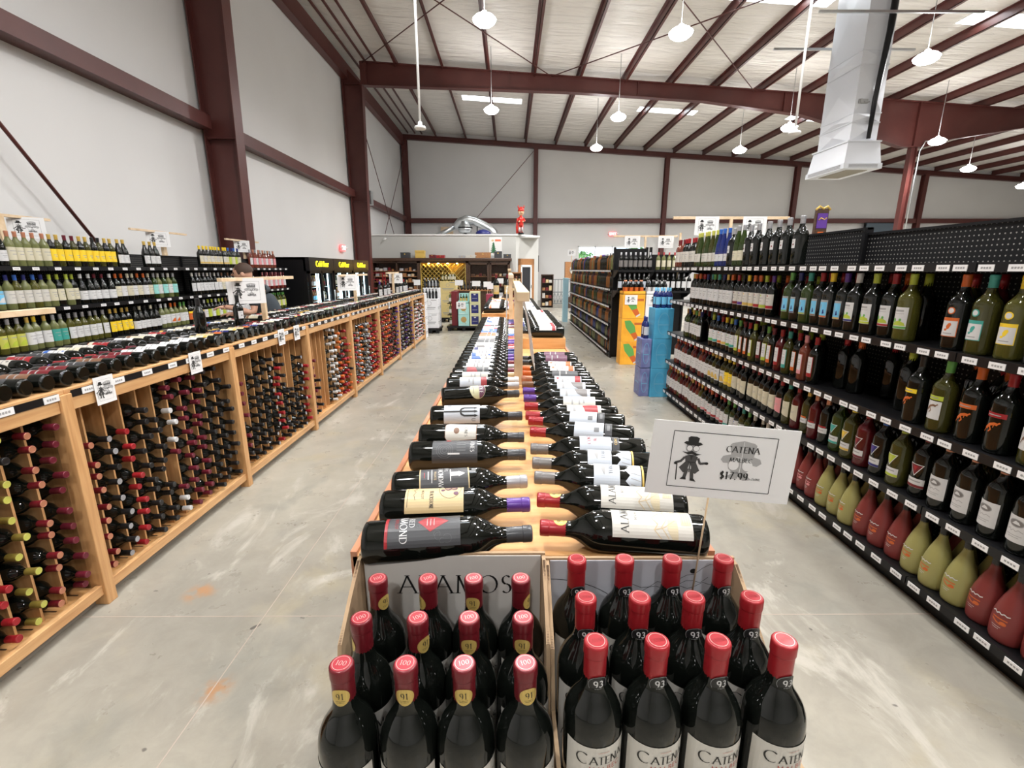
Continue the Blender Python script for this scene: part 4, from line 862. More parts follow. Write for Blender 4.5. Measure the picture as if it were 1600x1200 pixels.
#PART4
# ================================================================== LEFT BLACK SHELVING ALONG THE WALL
LX = -4.30; LY = [3.3, 4.52, 5.74, 6.96, 8.18, 9.4]; LZ = [1.575, 1.205, .832, .48, .125]
for i in range(5):
    gondola(LX, .40, -1, LY[i], LY[i+1], LZ, 1.72, 'black shelving unit along left wall, %s from the camera' % nth(i+1), 'black shelving units along the left wall', tags=6)
grp = 'bottles standing on the left wall shelving'; LXB = LX - .06; TW = 'SHELF shelf, left wall'
run('top', LZ[0], LXB, 3.5, [('burg',['dark'],['silver'],9,.082,'plain',W_,['grey']), ('bord',['clear'],['copper'],5,.08,'wide',['cream'],['gold']), ('bord',['dark','olive'],['gold','gold','maroon','maroon','gold','gold','black','black'],10,.078,'topband',['yellow'],['yellow']), ('burg',['dark'],['gold'],2,.085,'plain',W_,['grey']), ('gap', .22), ('burg',['dark'],['gold'],3,.09,'plain',W_,['grey']), ('gap', .78),
    ('bord',['dark'],['yellow'],9,.078,'band',['cream','ivory'],['gold']), ('bord',['dark'],['blue','navy'],4,.08,'wide',['lime','cream'],['grey']), ('gap', .3), ('bord',['rose'],['silver','copper'],10,.085,'plain',['white','pink'],['grey'])], -1, TW, grp)
run('second', LZ[1], LXB, 3.5, [('bord',['green','clear'],['cream'],5,.08,'wide',['aqua'],['gold']), ('bord',['clear'],['sky'],3,.08,'art',['sky'],['white']), ('bord',['clear','white'],['navy','blue'],5,.082,'wide',['ivory'],['gold']), ('bord',['clear','dark'],['lime'],4,.08,'plain',['cream'],['gold']), ('burg',['dark'],['white','white','maroon','maroon'],5,.088,'wide',W_,['grey']), ('bord',['dark'],['orange','orange','cream','cream'],7,.082,'wide',['cream','white'],['gold']),
    ('bord',['green','clear'],['silver','ivory'],5,.082,'plain',['aqua','white'],['green']), ('gap', .3), ('bord',['dark'],['ivory','silver'],8,.085,'plain',W_,['grey']), ('bord',['dark'],['brown','black'],12,.082,'wide',['cream','white'],['gold']), ('gap', .25), ('bord',['rose','red'],['pink','maroon'],10,.085,'plain',['pink','white'],['red'])], -1, TW, grp)
run('third', LZ[2], LXB, 3.5, [('bord',['clear'],['silver'],4,.08,'wide',W_,['grey']), ('bord',['white'],['silver'],5,.082,'art',['yellowgreen'],['lime']), ('bord',['clear'],['gold','yellow'],3,.083,'wide',W_,['gold']), ('bord',['clear'],['silver'],2,.083,'wide',['teal'],['teal']), ('bord',['white'],['silver'],6,.082,'plain',W_,['grey']), ('bord',['dark'],['gold'],4,.086,'plain',['yellow'],['gold']), ('burg',['dark'],['black','cream'],5,.086,'wide',W_,['grey']), ('bord',['clear'],['white'],2,.088,'wide',W_,['grey']), ('bord',['clear'],['orange'],2,.088,'art',W_,['orange']),
    ('bord',['clear'],['green'],2,.088,'wide',W_,['green']), ('bord',['dark'],['black'],4,.085,'topband',['orange'],['yellow']), ('bord',['dark'],['white','lime','lime'],6,.085,'wide',['white','lime'],['grey']), ('bord',['dark'],['brown','silver'],12,.083,'plain',W_,['grey']), ('bord',['green','white'],['green'],12,.085,'plain',['cream','lime'],['green'])], -1, TW, grp)
# sign stands standing on the back of the left shelving
for q, y in enumerate((4.62, 6.72, 8.75)):
    t = thing('sign_stand', 'thin wooden sign stand behind the left shelving, %s from the camera' % nth(q+1), 'sign stand', (-4.73, y, 0), 0, 'stands behind the left shelving')
    MB().box(-4.75, -4.71, y-.03, y+.03, 0, 2.03).build('post', PINE, t); MB().box(-4.745, -4.715, y-.55, y+.5, 2.03, 2.055).build('crossbar', PINE, t)
    sign(SG, (-4.70, y+(.22 if q == 0 else -.12), 1.945), math.radians(52), 'white paper sign high behind left shelving, %s from the camera' % nth(q+1), 'paper signs above the left shelving', .95)
# ================================================================== COOLERS
CLX = -4.02; CG = mat('cooler_glow', (.7,.9,.95), .4, emit=(.65,.9,1), es=4); CGL = mat('cooler_glass', (1,1,1), 0, trans=1, spec=.5); CGL.node_tree.nodes['Principled BSDF'].inputs['IOR'].default_value = 1.03
def textmesh(txt, size, extr=.003):
    cu = bpy.data.curves.new('t', 'FONT'); cu.body = txt; cu.size = size; cu.extrude = extr; cu.align_x = 'CENTER'; cu.align_y = 'CENTER'
    o = bpy.data.objects.new('t', cu); COL.objects.link(o); bpy.context.view_layer.update()
    me = bpy.data.meshes.new_from_object(o.evaluated_get(bpy.context.evaluated_depsgraph_get())); bpy.data.objects.remove(o); return me
TM = textmesh('Cold Beer', .17, .004); TM.materials.clear(); TM.materials.append(mat('lit_yellow_text', (.9,.75,.02), .4, emit=(1,.82,.02), es=1.3))
for u in range(3):
    y0, y1 = 9.72+u*1.36, 9.72+(u+1)*1.36-.02
    t = thing('beer_cooler', 'black glass-door beer cooler by left wall, %s from the camera' % nth(u+1), 'fridge', (-4.4, (y0+y1)/2, 0), 0, 'beer coolers')
    mb = MB(); mb.box(-4.85, CLX-.06, y0, y0+.05, 0, 1.79); mb.box(-4.85, CLX-.06, y1-.05, y1, 0, 1.79); mb.box(-4.85, -4.80, y0, y1, 0, 1.79); mb.box(-4.85, CLX-.06, y0, y1, 1.74, 1.79); mb.box(-4.85, CLX-.06, y0, y1, 0, .2)
    mb.build('body', BLACKM, t)
    MB().box(-4.8, -4.79, y0+.05, y1-.05, .2, 1.5).build('liner', WPAINT, t)
    h = MB().box(CLX-.10, CLX+.02, y0, y1, 1.52, 1.79).build('header', BLACKT, t)
    o = bpy.data.objects.new('header_text', TM); COL.objects.link(o); o.parent = t; o.location = (CLX+.026+4.4, 0, 1.655); o.rotation_euler = (PI/2, 0, PI/2)
    for q in range(2):
        a = y0+.03+q*(y1-y0-.06)/2; b_ = a+(y1-y0-.06)/2-.01
        mb = MB()
        for (p0, p1, q0, q1) in ((a, a+.04, .2, 1.52), (b_-.04, b_, .2, 1.52), (a, b_, .2, .25), (a, b_, 1.47, 1.52)): mb.box(CLX-.05, CLX, p0, p1, q0, q1)
        d_ = mb.build('door', BLACKT, t); MB().box(CLX-.03, CLX-.025, a+.04, b_-.04, .25, 1.47).build('glass_pane', CGL, d_)
        MB().tube([(CLX+.03, b_-.06, .7), (CLX+.03, b_-.06, 1.1)], .01).build('handle', GALV, d_)
        MB().box(-4.14, -4.12, a+.045, a+.065, .26, 1.46).build('light_strip', CG, t)
        MB().box(-4.14, -4.12, b_-.065, b_-.045, .26, 1.46).build('light_strip', CG, t)
    for li, z in enumerate((.24, .56, .88, 1.18)):
        MB().box(-4.78, -4.16, y0+.06, y1-.06, z-.012, z).build('shelf', WPAINT, t)
        y = y0+.12; n = 0
        while y < y1-.1:
            n += 1; c = [('brown','gold','white'), ('green','silver','cream'), ('clear','white','red'), ('brown','red','sky')][(u+li+n//4) % 4]
            far_bottle('spirit', (-4.2, y, z), c[0], c[1], c[2], 'beer bottle, %s from left, %s shelf of %s cooler' % (nth(n), nth(4-li), nth(u+1)), 'beer bottles in the coolers', PI/2, .85, 'beer_bottle'); y += .095
# exit signs
for (loc, rz, wd, lab) in (((-5.14, 15.1, 2.19), PI/2, .3, 'lit red exit sign on left wall above the coolers'), ((5.15, YB-.06, 3.27), 0, .36, 'lit red exit sign on back wall above the window')):
    t = thing('exit_sign', lab, 'sign', loc, rz, 'exit signs')
    m = MB(); m.box(-wd/2, wd/2, -.04, .03, -.1, .1); m.build('housing', mat('exit_housing', (.8,.3,.3), .4, emit=(1,.12,.12), es=.8), t, world=False)
    e = textmesh('EXIT', .17, .002); e.materials.clear(); e.materials.append(mat('exit_letters', (.9,.9,.9), .4, emit=(1,.75,.75), es=2)); o = bpy.data.objects.new('letters', e); COL.objects.link(o); o.parent = t; o.location = (0, -.044, 0); o.rotation_euler = (PI/2, 0, 0)
    for sx in (-1, 1):
        MB().lathe([(.02,0), (.04,.02), (.045,.05)], 12, 0, (sx*(wd/2+.05), -.05, -.03)).build('emergency_lamp', WPAINT, t, world=False)

# ================================================================== FAR GONDOLA (right side, beyond the gap)
FX = 1.78; FY = [8.45, 9.6, 10.75, 11.9, 13.05, 14.2]; FZ = [1.54, 1.22, .92, .60, .34, .10]
for i in range(5):
    gondola(FX, .46, 1, FY[i], FY[i+1], FZ, 1.62, 'black shelving unit of the far run on the right, %s from the camera' % nth(i+1), 'far black shelving units', tags=12)
grp = 'bottles on the far right shelving'
SPP = [('spirit', ['clear','dark','brown'], ['black','silver','white'], ['white','cream','black']), ('spirit', ['brown','dark'], ['gold','black'], ['gold','cream','orange']), ('bord', ['dark','green'], ['silver','black'], ['white','lightblue']), ('spirit', ['brown','dark'], ['red','gold'], ['red','orange','white']), ('spirit', ['dark','red','blue'], ['purple','black','red'], ['purple','lightblue','teal']), ('spirit', ['clear','dark','brown'], ['orange','black'], ['white','gold','lightblue'])]
for li, z in enumerate(FZ):
    y = 8.5; n = 0; s_ = 1.0 if li < 2 else (.9 if li < 4 else .76)
    while y < 14.1:
        n += 1; k_, gl, cp, pa = SPP[(li+((n//4)*7 % 5 if n % 9 < 5 else 0)) % 6]; j = (n//3*5+li)
        cn, gn_ = cp[j % len(cp)], gl[j % len(gl)]
        far_bottle(k_, (FX+.055, y, z), gn_, cn, pa[(j+n//6) % len(pa)], '%s-capped spirit bottle, %s from near end, %s shelf, far right run' % (cn, nth(n), nth(li+1)), grp, PI/2, s_, 'spirit_bottle'); y += .108
# end-cap shelves that face the camera
for u, (x0, x1) in enumerate(((1.80, 2.38), (2.42, 3.06))):
    t = thing('end_cap_shelf', 'black end-cap shelving facing the camera, %s of the two' % ('left', 'right')[u], 'shelving', ((x0+x1)/2, 8.2, 0), 0, 'end-cap shelving')
    MB().box(x0, x1, 8.40, 8.42, .05, 1.9-.1*u).build('back_panel', PEG, t)
    for x in (x0, x1-.03): MB().box(x, x+.03, 8.36, 8.44, 0, 1.92).build('upright', BLACKM, t)
    for z in (1.54, 1.20):
        mb = MB(); mb.box(x0, x1, 8.0, 8.4, z-.012, z); mb.box(x0, x1, 7.99, 8.0, z-.035, z+.004)
        for x in (x0+.002, x1-.012): mb.prism([(8.02, z-.012), (8.4, z-.012), (8.4, z-.14), (8.22, z-.10)], x, x+.01, 'x')
        mb.build('shelf', BLACKT, t)
    for li, z in enumerate((1.54, 1.20)):
        for q in range(7):
            x = x0+.05+q*(x1-x0-.1)/6
            far_bottle('bord', (x, 8.06, z), ['dark','dark','clear','dark'][u*2+li] if not (u == 0 and li == 0) else 'dark', ['silver','silver','red','silver'][u*2+(0 if li == 0 else 1)], ['grey','lightblue','cream','white'][u*2+li],
                       'dark bottle, %s from left, %s shelf of %s end-cap' % (nth(q+1), ('upper', 'lower')[li], ('left', 'right')[u]), 'bottles on the end-cap shelving', 0, .95, 'spirit_bottle')
# ------------------------------------------------------------------ stacks of cases
def case(x0, x1, y0, y1, z0, z1, m, label, group, art=None, name='bottle_case', face='-y'):
    """carton with seam and tape lines; art(mb, fn, w, h) draws its print on the face towards the camera (-y)"""
    t = thing(name, label, 'box', ((x0+x1)/2, (y0+y1)/2, z0), 0, group)
    bevel(MB().box(x0, x1, y0, y1, z0, z1-.001).build('carton', m, t), .004)
    if art:
        for f_ in face.split():
            mb = MB(); 
            if f_ == '-y': fn = lambda u, v, off=0: ((x0+x1)/2+u, y0-.0006-off, (z0+z1)/2+v); w_, h_ = x1-x0, z1-z0
            elif f_ == '-x': fn = lambda u, v, off=0: (x0-.0006-off, (y0+y1)/2-u, (z0+z1)/2+v); w_, h_ = y1-y0, z1-z0
            elif f_ == '+x': fn = lambda u, v, off=0: (x1+.0006+off, (y0+y1)/2+u, (z0+z1)/2+v); w_, h_ = y1-y0, z1-z0
            mm = art(mb, fn, w_, h_); mb.build('print', mm, t)
    return t
def art_orange(mb, fn, w_, h_):
    mb.aconv(fn, [(-w_*.38, h_*.40), (-w_*.12, h_*.42), (w_*.10, h_*.18), (w_*.16, -h_*.08), (-w_*.08, -h_*.16), (-w_*.30, h_*.10)], 0, 0, .03)
    mb.aconv(fn, [(w_*.16, -h_*.08), (-w_*.08, -h_*.16), (w_*.14, -h_*.46), (w_*.32, -h_*.36)], 1, .0004, .03)
    mb.aconv(fn, [(w_*.14, -h_*.46), (w_*.32, -h_*.36), (w_*.30, -h_*.30), (w_*.12, -h_*.40)], 2, .0008, .03); mb.arect(fn, w_*.08, h_*.22, w_*.44, h_*.32, 3, 0, .05)
    return [cm('green'), cm('orange'), cm('white'), mat('deep_orange_print', (.5,.12,.02), .5)]
OR = grain('orange_carton', (.78,.33,.02), (.88,.42,.03), (.92,.50,.05), (1,1,1), .45, 4.)
WHC = mat('white_carton', (.76,.76,.78), .5)
tops = [.46, .86, 1.20]
z = 0
for q in range(3):
    case(1.84, 2.20, 7.72, 7.98, z, z+.385, OR, 'orange carton with green bottle print, %s of the stack' % ('lowest', 'middle', 'topmost')[q], 'orange cartons', art_orange)
    def art_w(mb, fn, w_, h_):
        mb.adisc(fn, -.02, 0, .04, .05, 0, 0, 9); mb.astroke(fn, [(-.05,.05), (.02,-.04), (.04,.05)], .008, 0); mb.arect(fn, w_*.15, -.03, w_*.4, -.015, 1, 0, .05); mb.arect(fn, -w_*.1, h_*.36, w_*.4, h_*.42, 1, 0, .05); return [INK, GREYINK]
    case(2.22, 2.60, 7.74, 8.0, z, z+.385, WHC, 'white carton with small black emblem, %s of the stack beside orange cartons' % ('lowest', 'middle', 'topmost')[q], 'white cartons by the orange ones', art_w)
    z += .386
def open_tray(x0, x1, y0, y1, z0, h, m, label, back=.2):
    t = thing('open_case', label, 'box', ((x0+x1)/2, (y0+y1)/2, z0), 0); mb = MB()
    mb.box(x0, x1, y0, y1, z0, z0+.008); mb.box(x0, x1, y0, y0+.005, z0, z0+h); mb.box(x0, x0+.005, y0, y1, z0, z0+h); mb.box(x1-.005, x1, y0, y1, z0, z0+h); mb.box(x0, x1, y1-.005, y1, z0, z0+back); mb.build('carton', m, t); return t
open_tray(1.84, 2.20, 7.72, 7.98, z, .05, OR, 'cut-open orange carton of bottles on the orange stack', .05); open_tray(2.22, 2.60, 7.74, 8.0, z, .05, WHC, 'cut-open white carton of bottles on the white stack', .05)
for r_ in range(2):
    for q in range(4):
        far_bottle('spirit', (1.89+q*.085, 7.78+r_*.1, z+.008), 'dark', 'copper', 'orange', 'orange-topped bottle in the %s row of the open orange carton, %s from left' % (('front','back')[r_], nth(q+1)), 'bottles in the open orange carton', 0, .74)
        far_bottle('spirit', (2.27+q*.088, 7.80+r_*.1, z+.008), 'dark', 'grey', 'white', 'grey-topped bottle in the %s row of the open white carton, %s from left' % (('front','back')[r_], nth(q+1)), 'bottles in the open white carton', 0, .74)
sign(SG, (1.97, 7.708, 1.07), 0, 'white paper sign taped to the topmost orange carton', 'signs on cartons', .72, name='paper_sign')
sign(SG, (2.36, 7.728, 1.07), 0, 'white paper sign taped to the topmost white carton', 'signs on cartons', .72, name='paper_sign')
BLC = grain('blue_carton', (.05,.30,.52), (.07,.38,.62), (.12,.46,.68), (1,1,1), .45, 5.); VIOC = grain('violet_carton', (.10,.12,.30), (.16,.18,.38), (.25,.28,.50), (1,1,1), .5, 9.)
z = 0
for q in range(3):
    def art_b(mb, fn, w_, h_):
        write(mb, fn, 'LINDA', w_*.1, .02, .05, 0, .1, 0, False); mb.astroke(fn, arc(0, .02, w_*.42, h_*.38, 100, 350, 14), .004, 0); mb.arect(fn, w_*.1, -h_*.42, w_*.42, -h_*.36, 0, 0, .05); return [mat('pale_blue_print', (.16,.42,.62), .5)]
    def art_b2(mb, fn, w_, h_): mb.astroke(fn, arc(0, 0, w_*.3, h_*.36, 0, 360, 14), .006, 0); mb.arect(fn, -w_*.3, -h_*.05, w_*.3, -h_*.02, 0, 0, .05); return [mat('pale_blue_print', (.16,.42,.62), .5)]
    dz = .365
    case(1.745, 1.97, 5.66, 5.93, z, z+dz, BLC, 'sky-blue carton at the end of the right shelving, %s of the stack' % ('lowest','middle','topmost')[q], 'sky-blue cartons', art_b2, face='-x -y')
    if q < 2: case(1.62, 1.74, 5.70, 5.95, z, z+dz*.98, VIOC, 'violet carton beside the sky-blue stack, %s' % ('lower', 'upper')[q], 'violet cartons', art_b2, face='-x -y')
    z += dz+.001
for r_ in range(2):
    for q in range(3): far_bottle('bord', (1.785+q*.072, 5.73+r_*.1, z-.001), 'blue', 'sky', 'sky', 'sky-blue bottle on the blue carton stack, %s row, %s from left' % (('front','back')[r_], nth(q+1)), 'bottles on the blue cartons', 0, .8)
for q in range(2): far_bottle('bord', (1.68, 5.77+q*.09, .365*2*.98+.003), 'blue', 'navy', 'lightblue', 'dark blue bottle on the violet cartons, %s' % ('front', 'rear')[q], 'bottles on the violet cartons', 0, .9)
# ------------------------------------------------------------------ signs over the right shelving
def longstand(x, y0, y1, py, zt, z0, label, s_=.03):
    t = thing('sign_stand', label, 'sign stand', (x, py, z0), 0, 'stands over the right shelving')
    MB().box(x-s_/2, x+s_/2, py-s_, py+s_, z0, zt).build('post', PINE, t); MB().box(x-s_/2, x+s_/2, y0, y1, zt, zt+.03).build('crossbar', PINE, t)
tholder(2.60, 5.80, 0, 2.15, .68, 'pine sign stand behind the right shelving, over the green-capped bottles', .032, ax='x')
tholder(2.35, 8.47, 0, 2.12, .55, 'pine sign stand behind the far end-cap shelving', .032, ax='x')
sign(SG, (2.31, 5.775, 2.045), 0, 'white paper sign over the red-capped bottles, right shelving', 'signs over the right shelving', 1.0)
sign(SG, (2.87, 5.775, 2.045), 0, 'white paper sign over the blue bottles, right shelving', 'signs over the right shelving', 1.0)
sign(SG, (2.12, 8.45, 2.01), 0, 'white paper sign over the far shelving, left one', 'signs over the right shelving', .95)
sign(SG, (2.70, 8.45, 2.01), 0, 'white paper sign over the far shelving, right one', 'signs over the right shelving', .95)
solo('sign_post', MB().box(1.79, 1.81, 14.105, 14.12, 1.54, 2.12), PINE, 'thin pine post at the far end of the far shelving', 'post')
sign(SG, (1.80, 14.1, 2.02), 0, 'small white paper sign at the far end of the far shelving', 'signs over the right shelving', .8)
solo('sign_post', MB().box(2.88, 2.91, 8.3, 8.33, 1.2, 2.15), PINE, 'thin pine post beside the far paper signs', 'post')
# things seen over the right shelving
t = thing('spirit_display', 'purple and gold framed display standing behind the right shelving', 'display', (5.55, 9.0, 0), 0)
MB().box(5.2, 5.9, 9.0, 9.2, 0, 2.0).build('cabinet', MIDWOOD, t); MB().box(5.58, 5.80, 9.0, 9.06, 2.0, 2.62).build('frame', DKWOOD, t); MB().box(5.60, 5.78, 8.985, 9.0, 2.28, 2.54).build('purple_panel', cm('purple'), t)
m = MB(); m.tube([(5.56, 9, 2.6), (5.62, 9, 2.66), (5.69, 9, 2.62), (5.76, 9, 2.66), (5.82, 9, 2.6)], .02); m.tube([(5.62, 8.98, 2.42), (5.66, 8.98, 2.46), (5.72, 8.98, 2.43), (5.76, 8.98, 2.46)], .01); m.build('gold_trim', cap_m('gold'), t); MB().box(5.64, 5.74, 8.985, 9.0, 2.05, 2.22).build('orange_panel', cm('orange'), t)
t = thing('television', 'dark flat screen seen over the back of the right shelving', 'screen', (18.2, YB-.5, 0), 0); MB().box(17.6, 19.0, YB-.35, YB-.28, 3.15, 3.75).build('screen', mat('screen_dark', (.10,.13,.16), .15), t); MB().box(17.55, 19.05, YB-.28, YB-.2, 3.1, 3.8).build('casing', BLACKM, t); MB().box(18.25, 18.35, YB-.28, YB-.02, 3.4, 3.5).build('wall_arm', BLACKM, t)

# ================================================================== CENTRE TABLES
TX0, TX1, TZ = -.29, .375, 1.04
def table(y0, y1, label):
    t = thing('display_table', label, 'table', ((TX0+TX1)/2, (y0+y1)/2, 0), 0, 'oak display tables down the centre aisle')
    bevel(MB().box(TX0, TX1, y0, y1, TZ-.025, TZ-.0).build('table_top', OAKX, t), .002)
    for x in (TX0-.002, TX1-.010): MB().box(x, x+.012, y0, y1, TZ-.05, TZ+.008).build('edge_strip', grain('cherry_edge', (.42,.16,.08), (.52,.22,.12), (.58,.28,.16), (10, 1, 10), .35), t)
    MB().box(TX0+.02, TX1-.02, y0+.02, y0+.035, .06, TZ-.025).build('end_panel', OAKV, t); MB().box(TX0+.02, TX1-.02, y1-.035, y1-.02, .06, TZ-.025).build('end_panel', OAKV, t)
    n = max(1, round((y1-y0)/1.2))
    for x in (TX0+.01, TX1-.05):
        for i in range(n+1): yy = y0+(y1-y0-.04)*i/n; MB().box(x, x+.04, yy, yy+.04, 0, TZ-.025).build('post', OAKV, t)
        MB().box(x+.01, x+.03, y0+.02, y1-.02, .06, .12).build('bottom_rail', OAK, t); MB().box(x+.01, x+.03, y0+.02, y1-.02, TZ-.1, TZ-.03).build('top_rail', OAK, t)
    MB().box(.04, .05, y0+.035, y1-.035, .08, TZ-.03).build('centre_panel', OAKV, t); MB().box(TX0+.05, TX1-.05, y0+.03, y1-.03, .06, .08).build('bottom_board', OAKX, t)
table(.765, 4.55, 'long oak display table of lying bottles, nearer of the two'); table(4.60, 7.9, 'long oak display table of lying bottles, farther of the two')
bevel(solo('display_tray', MB().box(.08, TX1-.005, 3.08, 4.5, TZ, TZ+.07), OAKX, 'raised oak tray on near table, right side', 'tray'), .003)
bevel(solo('display_tray', MB().box(TX0+.005, .0, 4.85, 6.8, TZ, TZ+.07), OAKX, 'raised oak tray on far table, left side', 'tray'), .003)
grpL = 'bottles lying on the centre table, left row'; grpR = 'bottles lying on the centre table, right row'
bR = BK['bord']['r']
def art_label(kind):
    """big readable labels of the nearest lying bottles; returns mesh"""
    R_ = BK['bord']['r']+.0006; fn = cyl(R_); mb = MB(); W = .046
    if kind == 'diamond':
        mb.arect(fn, -W, .045, W, .170, 0); mb.arect(fn, -W, .040, W, .046, 1); mb.aconv(fn, [(-.021,.118), (0,.150), (.021,.118), (0,.096)], 1, .0003)
        for i in range(26):
            u, v, r = random.uniform(-.042, .042), random.uniform(.055, .162), random.uniform(.004, .009); a0 = random.uniform(0, 360)
            if v < .098 and u > -.03: continue
            mb.astroke(fn, arc(u, v, r, r, a0, a0+260, 8), .0006, 3, .0002)
        for v in (.112, .118, .124): mb.arect(fn, -.009, v, .009, v+.0007, 2, .0006)
        write(mb, fn, 'RED', 0, .086, .009, 2, .15, .0005); write(mb, fn, 'DIAMOND', 0, .072, .012, 2, .16, .0005); write(mb, fn, 'MERLOT', 0, .060, .005, 1, .13, .0005, False); ms = (cm('charcoal'), cm('red'), cm('white'), mat('grey_swirl', (.10,.105,.11), .5))
    elif kind == 'tanB':
        mb.arect(fn, -W, .05, W, .165, 0); write(mb, fn, 'B', -.012, .140, .024, 1, .2, .0005); mb.adisc(fn, .006, .150, .005, .005, 1, .0004); mb.adisc(fn, -.028, .150, .005, .005, 1, .0004); mb.adisc(fn, -.004, .124, .004, .004, 1, .0004)
        mb.astroke(fn, arc(-.008, .138, .026, .022, 0, 360, 24), .0007, 2, .0004); write(mb, fn, 'BLACKSTONE', .018, .102, .0075, 2, .14, .0005, rot=0, xs=.62); write(mb, fn, 'MERLOT', .006, .084, .0045, 2, .12, .0005, False); mb.astroke(fn, [(-.03,.055), (.034,.055)], .0008, 2, .0004)
        mb.astroke(fn, [(-.02,.068), (-.012,.072), (-.006,.066), (0,.071), (.008,.067), (.02,.070)], .0008, 2, .0004); ms = (cm('tan'), cm('plum'), INK)
    elif kind == 'tower':
        mb.arect(fn, -W, .06, W, .168, 0); mb.arect(fn, -W, .060, W, .0625, 1, .0003); mb.arect(fn, -W, .1655, W, .168, 1, .0003); mb.arect(fn, -.006, .128, .006, .145, 2, .0004); mb.aconv(fn, [(-.008,.145), (.008,.145), (.001,.158), (-.001,.158)], 2, .0004); mb.arect(fn, -.018, .126, .018, .128, 2, .0004)
        for q in range(3): mb.astroke(fn, arc(-.02, .118-.003*q, .012, .004, 20, 200, 8), .0008, 2, .0004)
        write(mb, fn, 'R MONDAVI', .002, .106, .010, 2, .15, .0005, xs=.8); write(mb, fn, 'PRIVATE', .002, .094, .0045, 1, .12, .0005, False); mb.arect(fn, -.02, .086, .02, .0875, 2, .0004); mb.arect(fn, -.012, .078, .012, .080, 2, .0004); mb.arect(fn, -.008, .070, .008, .0715, 3, .0004); ms = (cm('charcoal'), cm('tan'), cm('white'), cm('red'))
    elif kind == 'spiral':
        mb.arect(fn, -W, .06, W, .175, 0); 
        for r in (.006, .011, .016, .021): mb.astroke(fn, arc(.012, .092, r, r, 0, 360, 18), .0008, 1, .0004)
        write(mb, fn, 'VINES', .0, .162, .010, 2, .15, .0005); mb.arect(fn, .02, .10, .024, .13, 2, .0004, .002); mb.arect(fn, -.034, .095, -.020, .106, 3, .0004)
        for q in range(4): mb.arect(fn, -.012+q*.008, .122, -.010+q*.008, .145, 1, .0004)
        ms = (cm('charcoal'), mat('mid_grey_print', (.16,.165,.17), .5), cm('white'), cm('red'))
    elif kind == 'arch':
        mb.aconv(fn, [(-.038,.085), (-.030,.115), (-.026,.165), (.026,.165), (.030,.115), (.038,.085), (.02,.075), (-.02,.075)], 1); mb.aconv(fn, [(-.036,.086), (-.0285,.115), (-.0245,.163), (.0245,.163), (.0285,.115), (.036,.086), (.02,.0765), (-.02,.0765)], 0, .0003)
        write(mb, fn, 'CONES', 0, .135, .008, 2, .14, .0006); mb.adisc(fn, .0, .108, .010, .008, 1, .0005); ms = (cm('ivory'), cm('brown'), INK)
    elif kind == 'trident':
        mb.arect(fn, -.040, .045, .040, .160, 0); mb.astroke(fn, [(0,.045), (0,.150)], .006, 1, .0004)
        for s_ in (-1, 1): mb.astroke(fn, [(0,.098), (s_*.009,.101), (s_*.014,.110), (s_*.014,.148)], .006, 1, .0004)
        for u in (-.014, 0, .014): mb.aconv(fn, [(u-.005,.143), (u+.005,.143), (u,.155)], 1, .0006)
        write(mb, fn, 'U', .028, .14, .012, 1, .16, .0005); write(mb, fn, 'RS', -.026, .062, .010, 1, .14, .0005); ms = (cm('lightblue'), INK, INK)
    elif kind == 'circle':
        mb.adisc(fn, 0, .135, .040, .030, 0, 0, 28); mb.aconv(fn, [(.038*math.cos(math.radians(a)), .135+.0285*math.sin(math.radians(a))) for a in range(10, 171, 10)], 1, .0004); write(mb, fn, 'IDLE', 0, .148, .014, 2, .16, .0007); mb.arect(fn, -.018, .118, .018, .1195, 1, .0005); ms = (mat('pale_olive', (.55,.56,.36), .5), cm('plum'), cm('white'))
    elif kind == 'alamos':
        mb.arect(fn, -W, .03, W, .170, 0); write(mb, fn, 'ALAMOS', 0, .148, .0135, 1, .13, .0005, xs=.92, gap=.22); write(mb, fn, 'MALBEC', 0, .128, .005, 1, .10, .0005); mb.arect(fn, -.012, .118, .012, .119, 3, .0004); mb.arect(fn, -.005, .111, .005, .1125, 3, .0004)
        for pl in ([(-.045,.085), (-.03,.097), (-.02,.090), (-.008,.100), (.004,.088), (.018,.094), (.03,.084), (.045,.09)], [(-.045,.072), (-.025,.084), (-.01,.074), (.01,.080), (.025,.070), (.045,.074)], [(-.03,.097), (-.026,.08), (-.012,.06)], [(.004,.088), (.012,.07), (.008,.055)], [(.03,.084), (.032,.066), (.042,.055)]): mb.astroke(fn, pl, .0012, 2, .0004)
        mb.aconv(fn, [(-.046,.056), (.046,.056), (.046,.068), (.02,.062), (-.01,.072), (-.03,.074), (-.046,.066)], 4, .0003); mb.arect(fn, -.02, .032, .02, .050, 4, .0003)
        for q in range(4): mb.arect(fn, -.018, .034+q*.004, .018, .0348+q*.004, 2, .0005)
        ms = (cm('ivory'), INK, cm('tan'), GREYINK, mat('pale_tan_print', (.60,.52,.36), .6))
    elif kind == 'terr':
        mb.arect(fn, -W, .108, W, .165, 0); write(mb, fn, 'TERRA', .004, .128, .008, 2, .12, .0005); mb.aconv(fn, [(-.016,.142), (0,.150), (.012,.146), (.006,.139)], 3, .0004)
        mb.aconv(fn, [(-W,.062), (W,.062), (W,.080), (.024,.094), (.012,.084), (0,.098), (-.014,.086), (-.028,.096), (-W,.078)], 1, .0)
        for q in range(7): mb.astroke(fn, [(-.04+q*.013,.064), (-.034+q*.013,.084)], .0016, 3, .0004)
        mb.arect(fn, -W, .056, W, .060, 4, .0003); ms = (cm('lightblue'), cm('lightblue'), INK, GREYINK, cm('gold'))
    elif kind == 'cb':
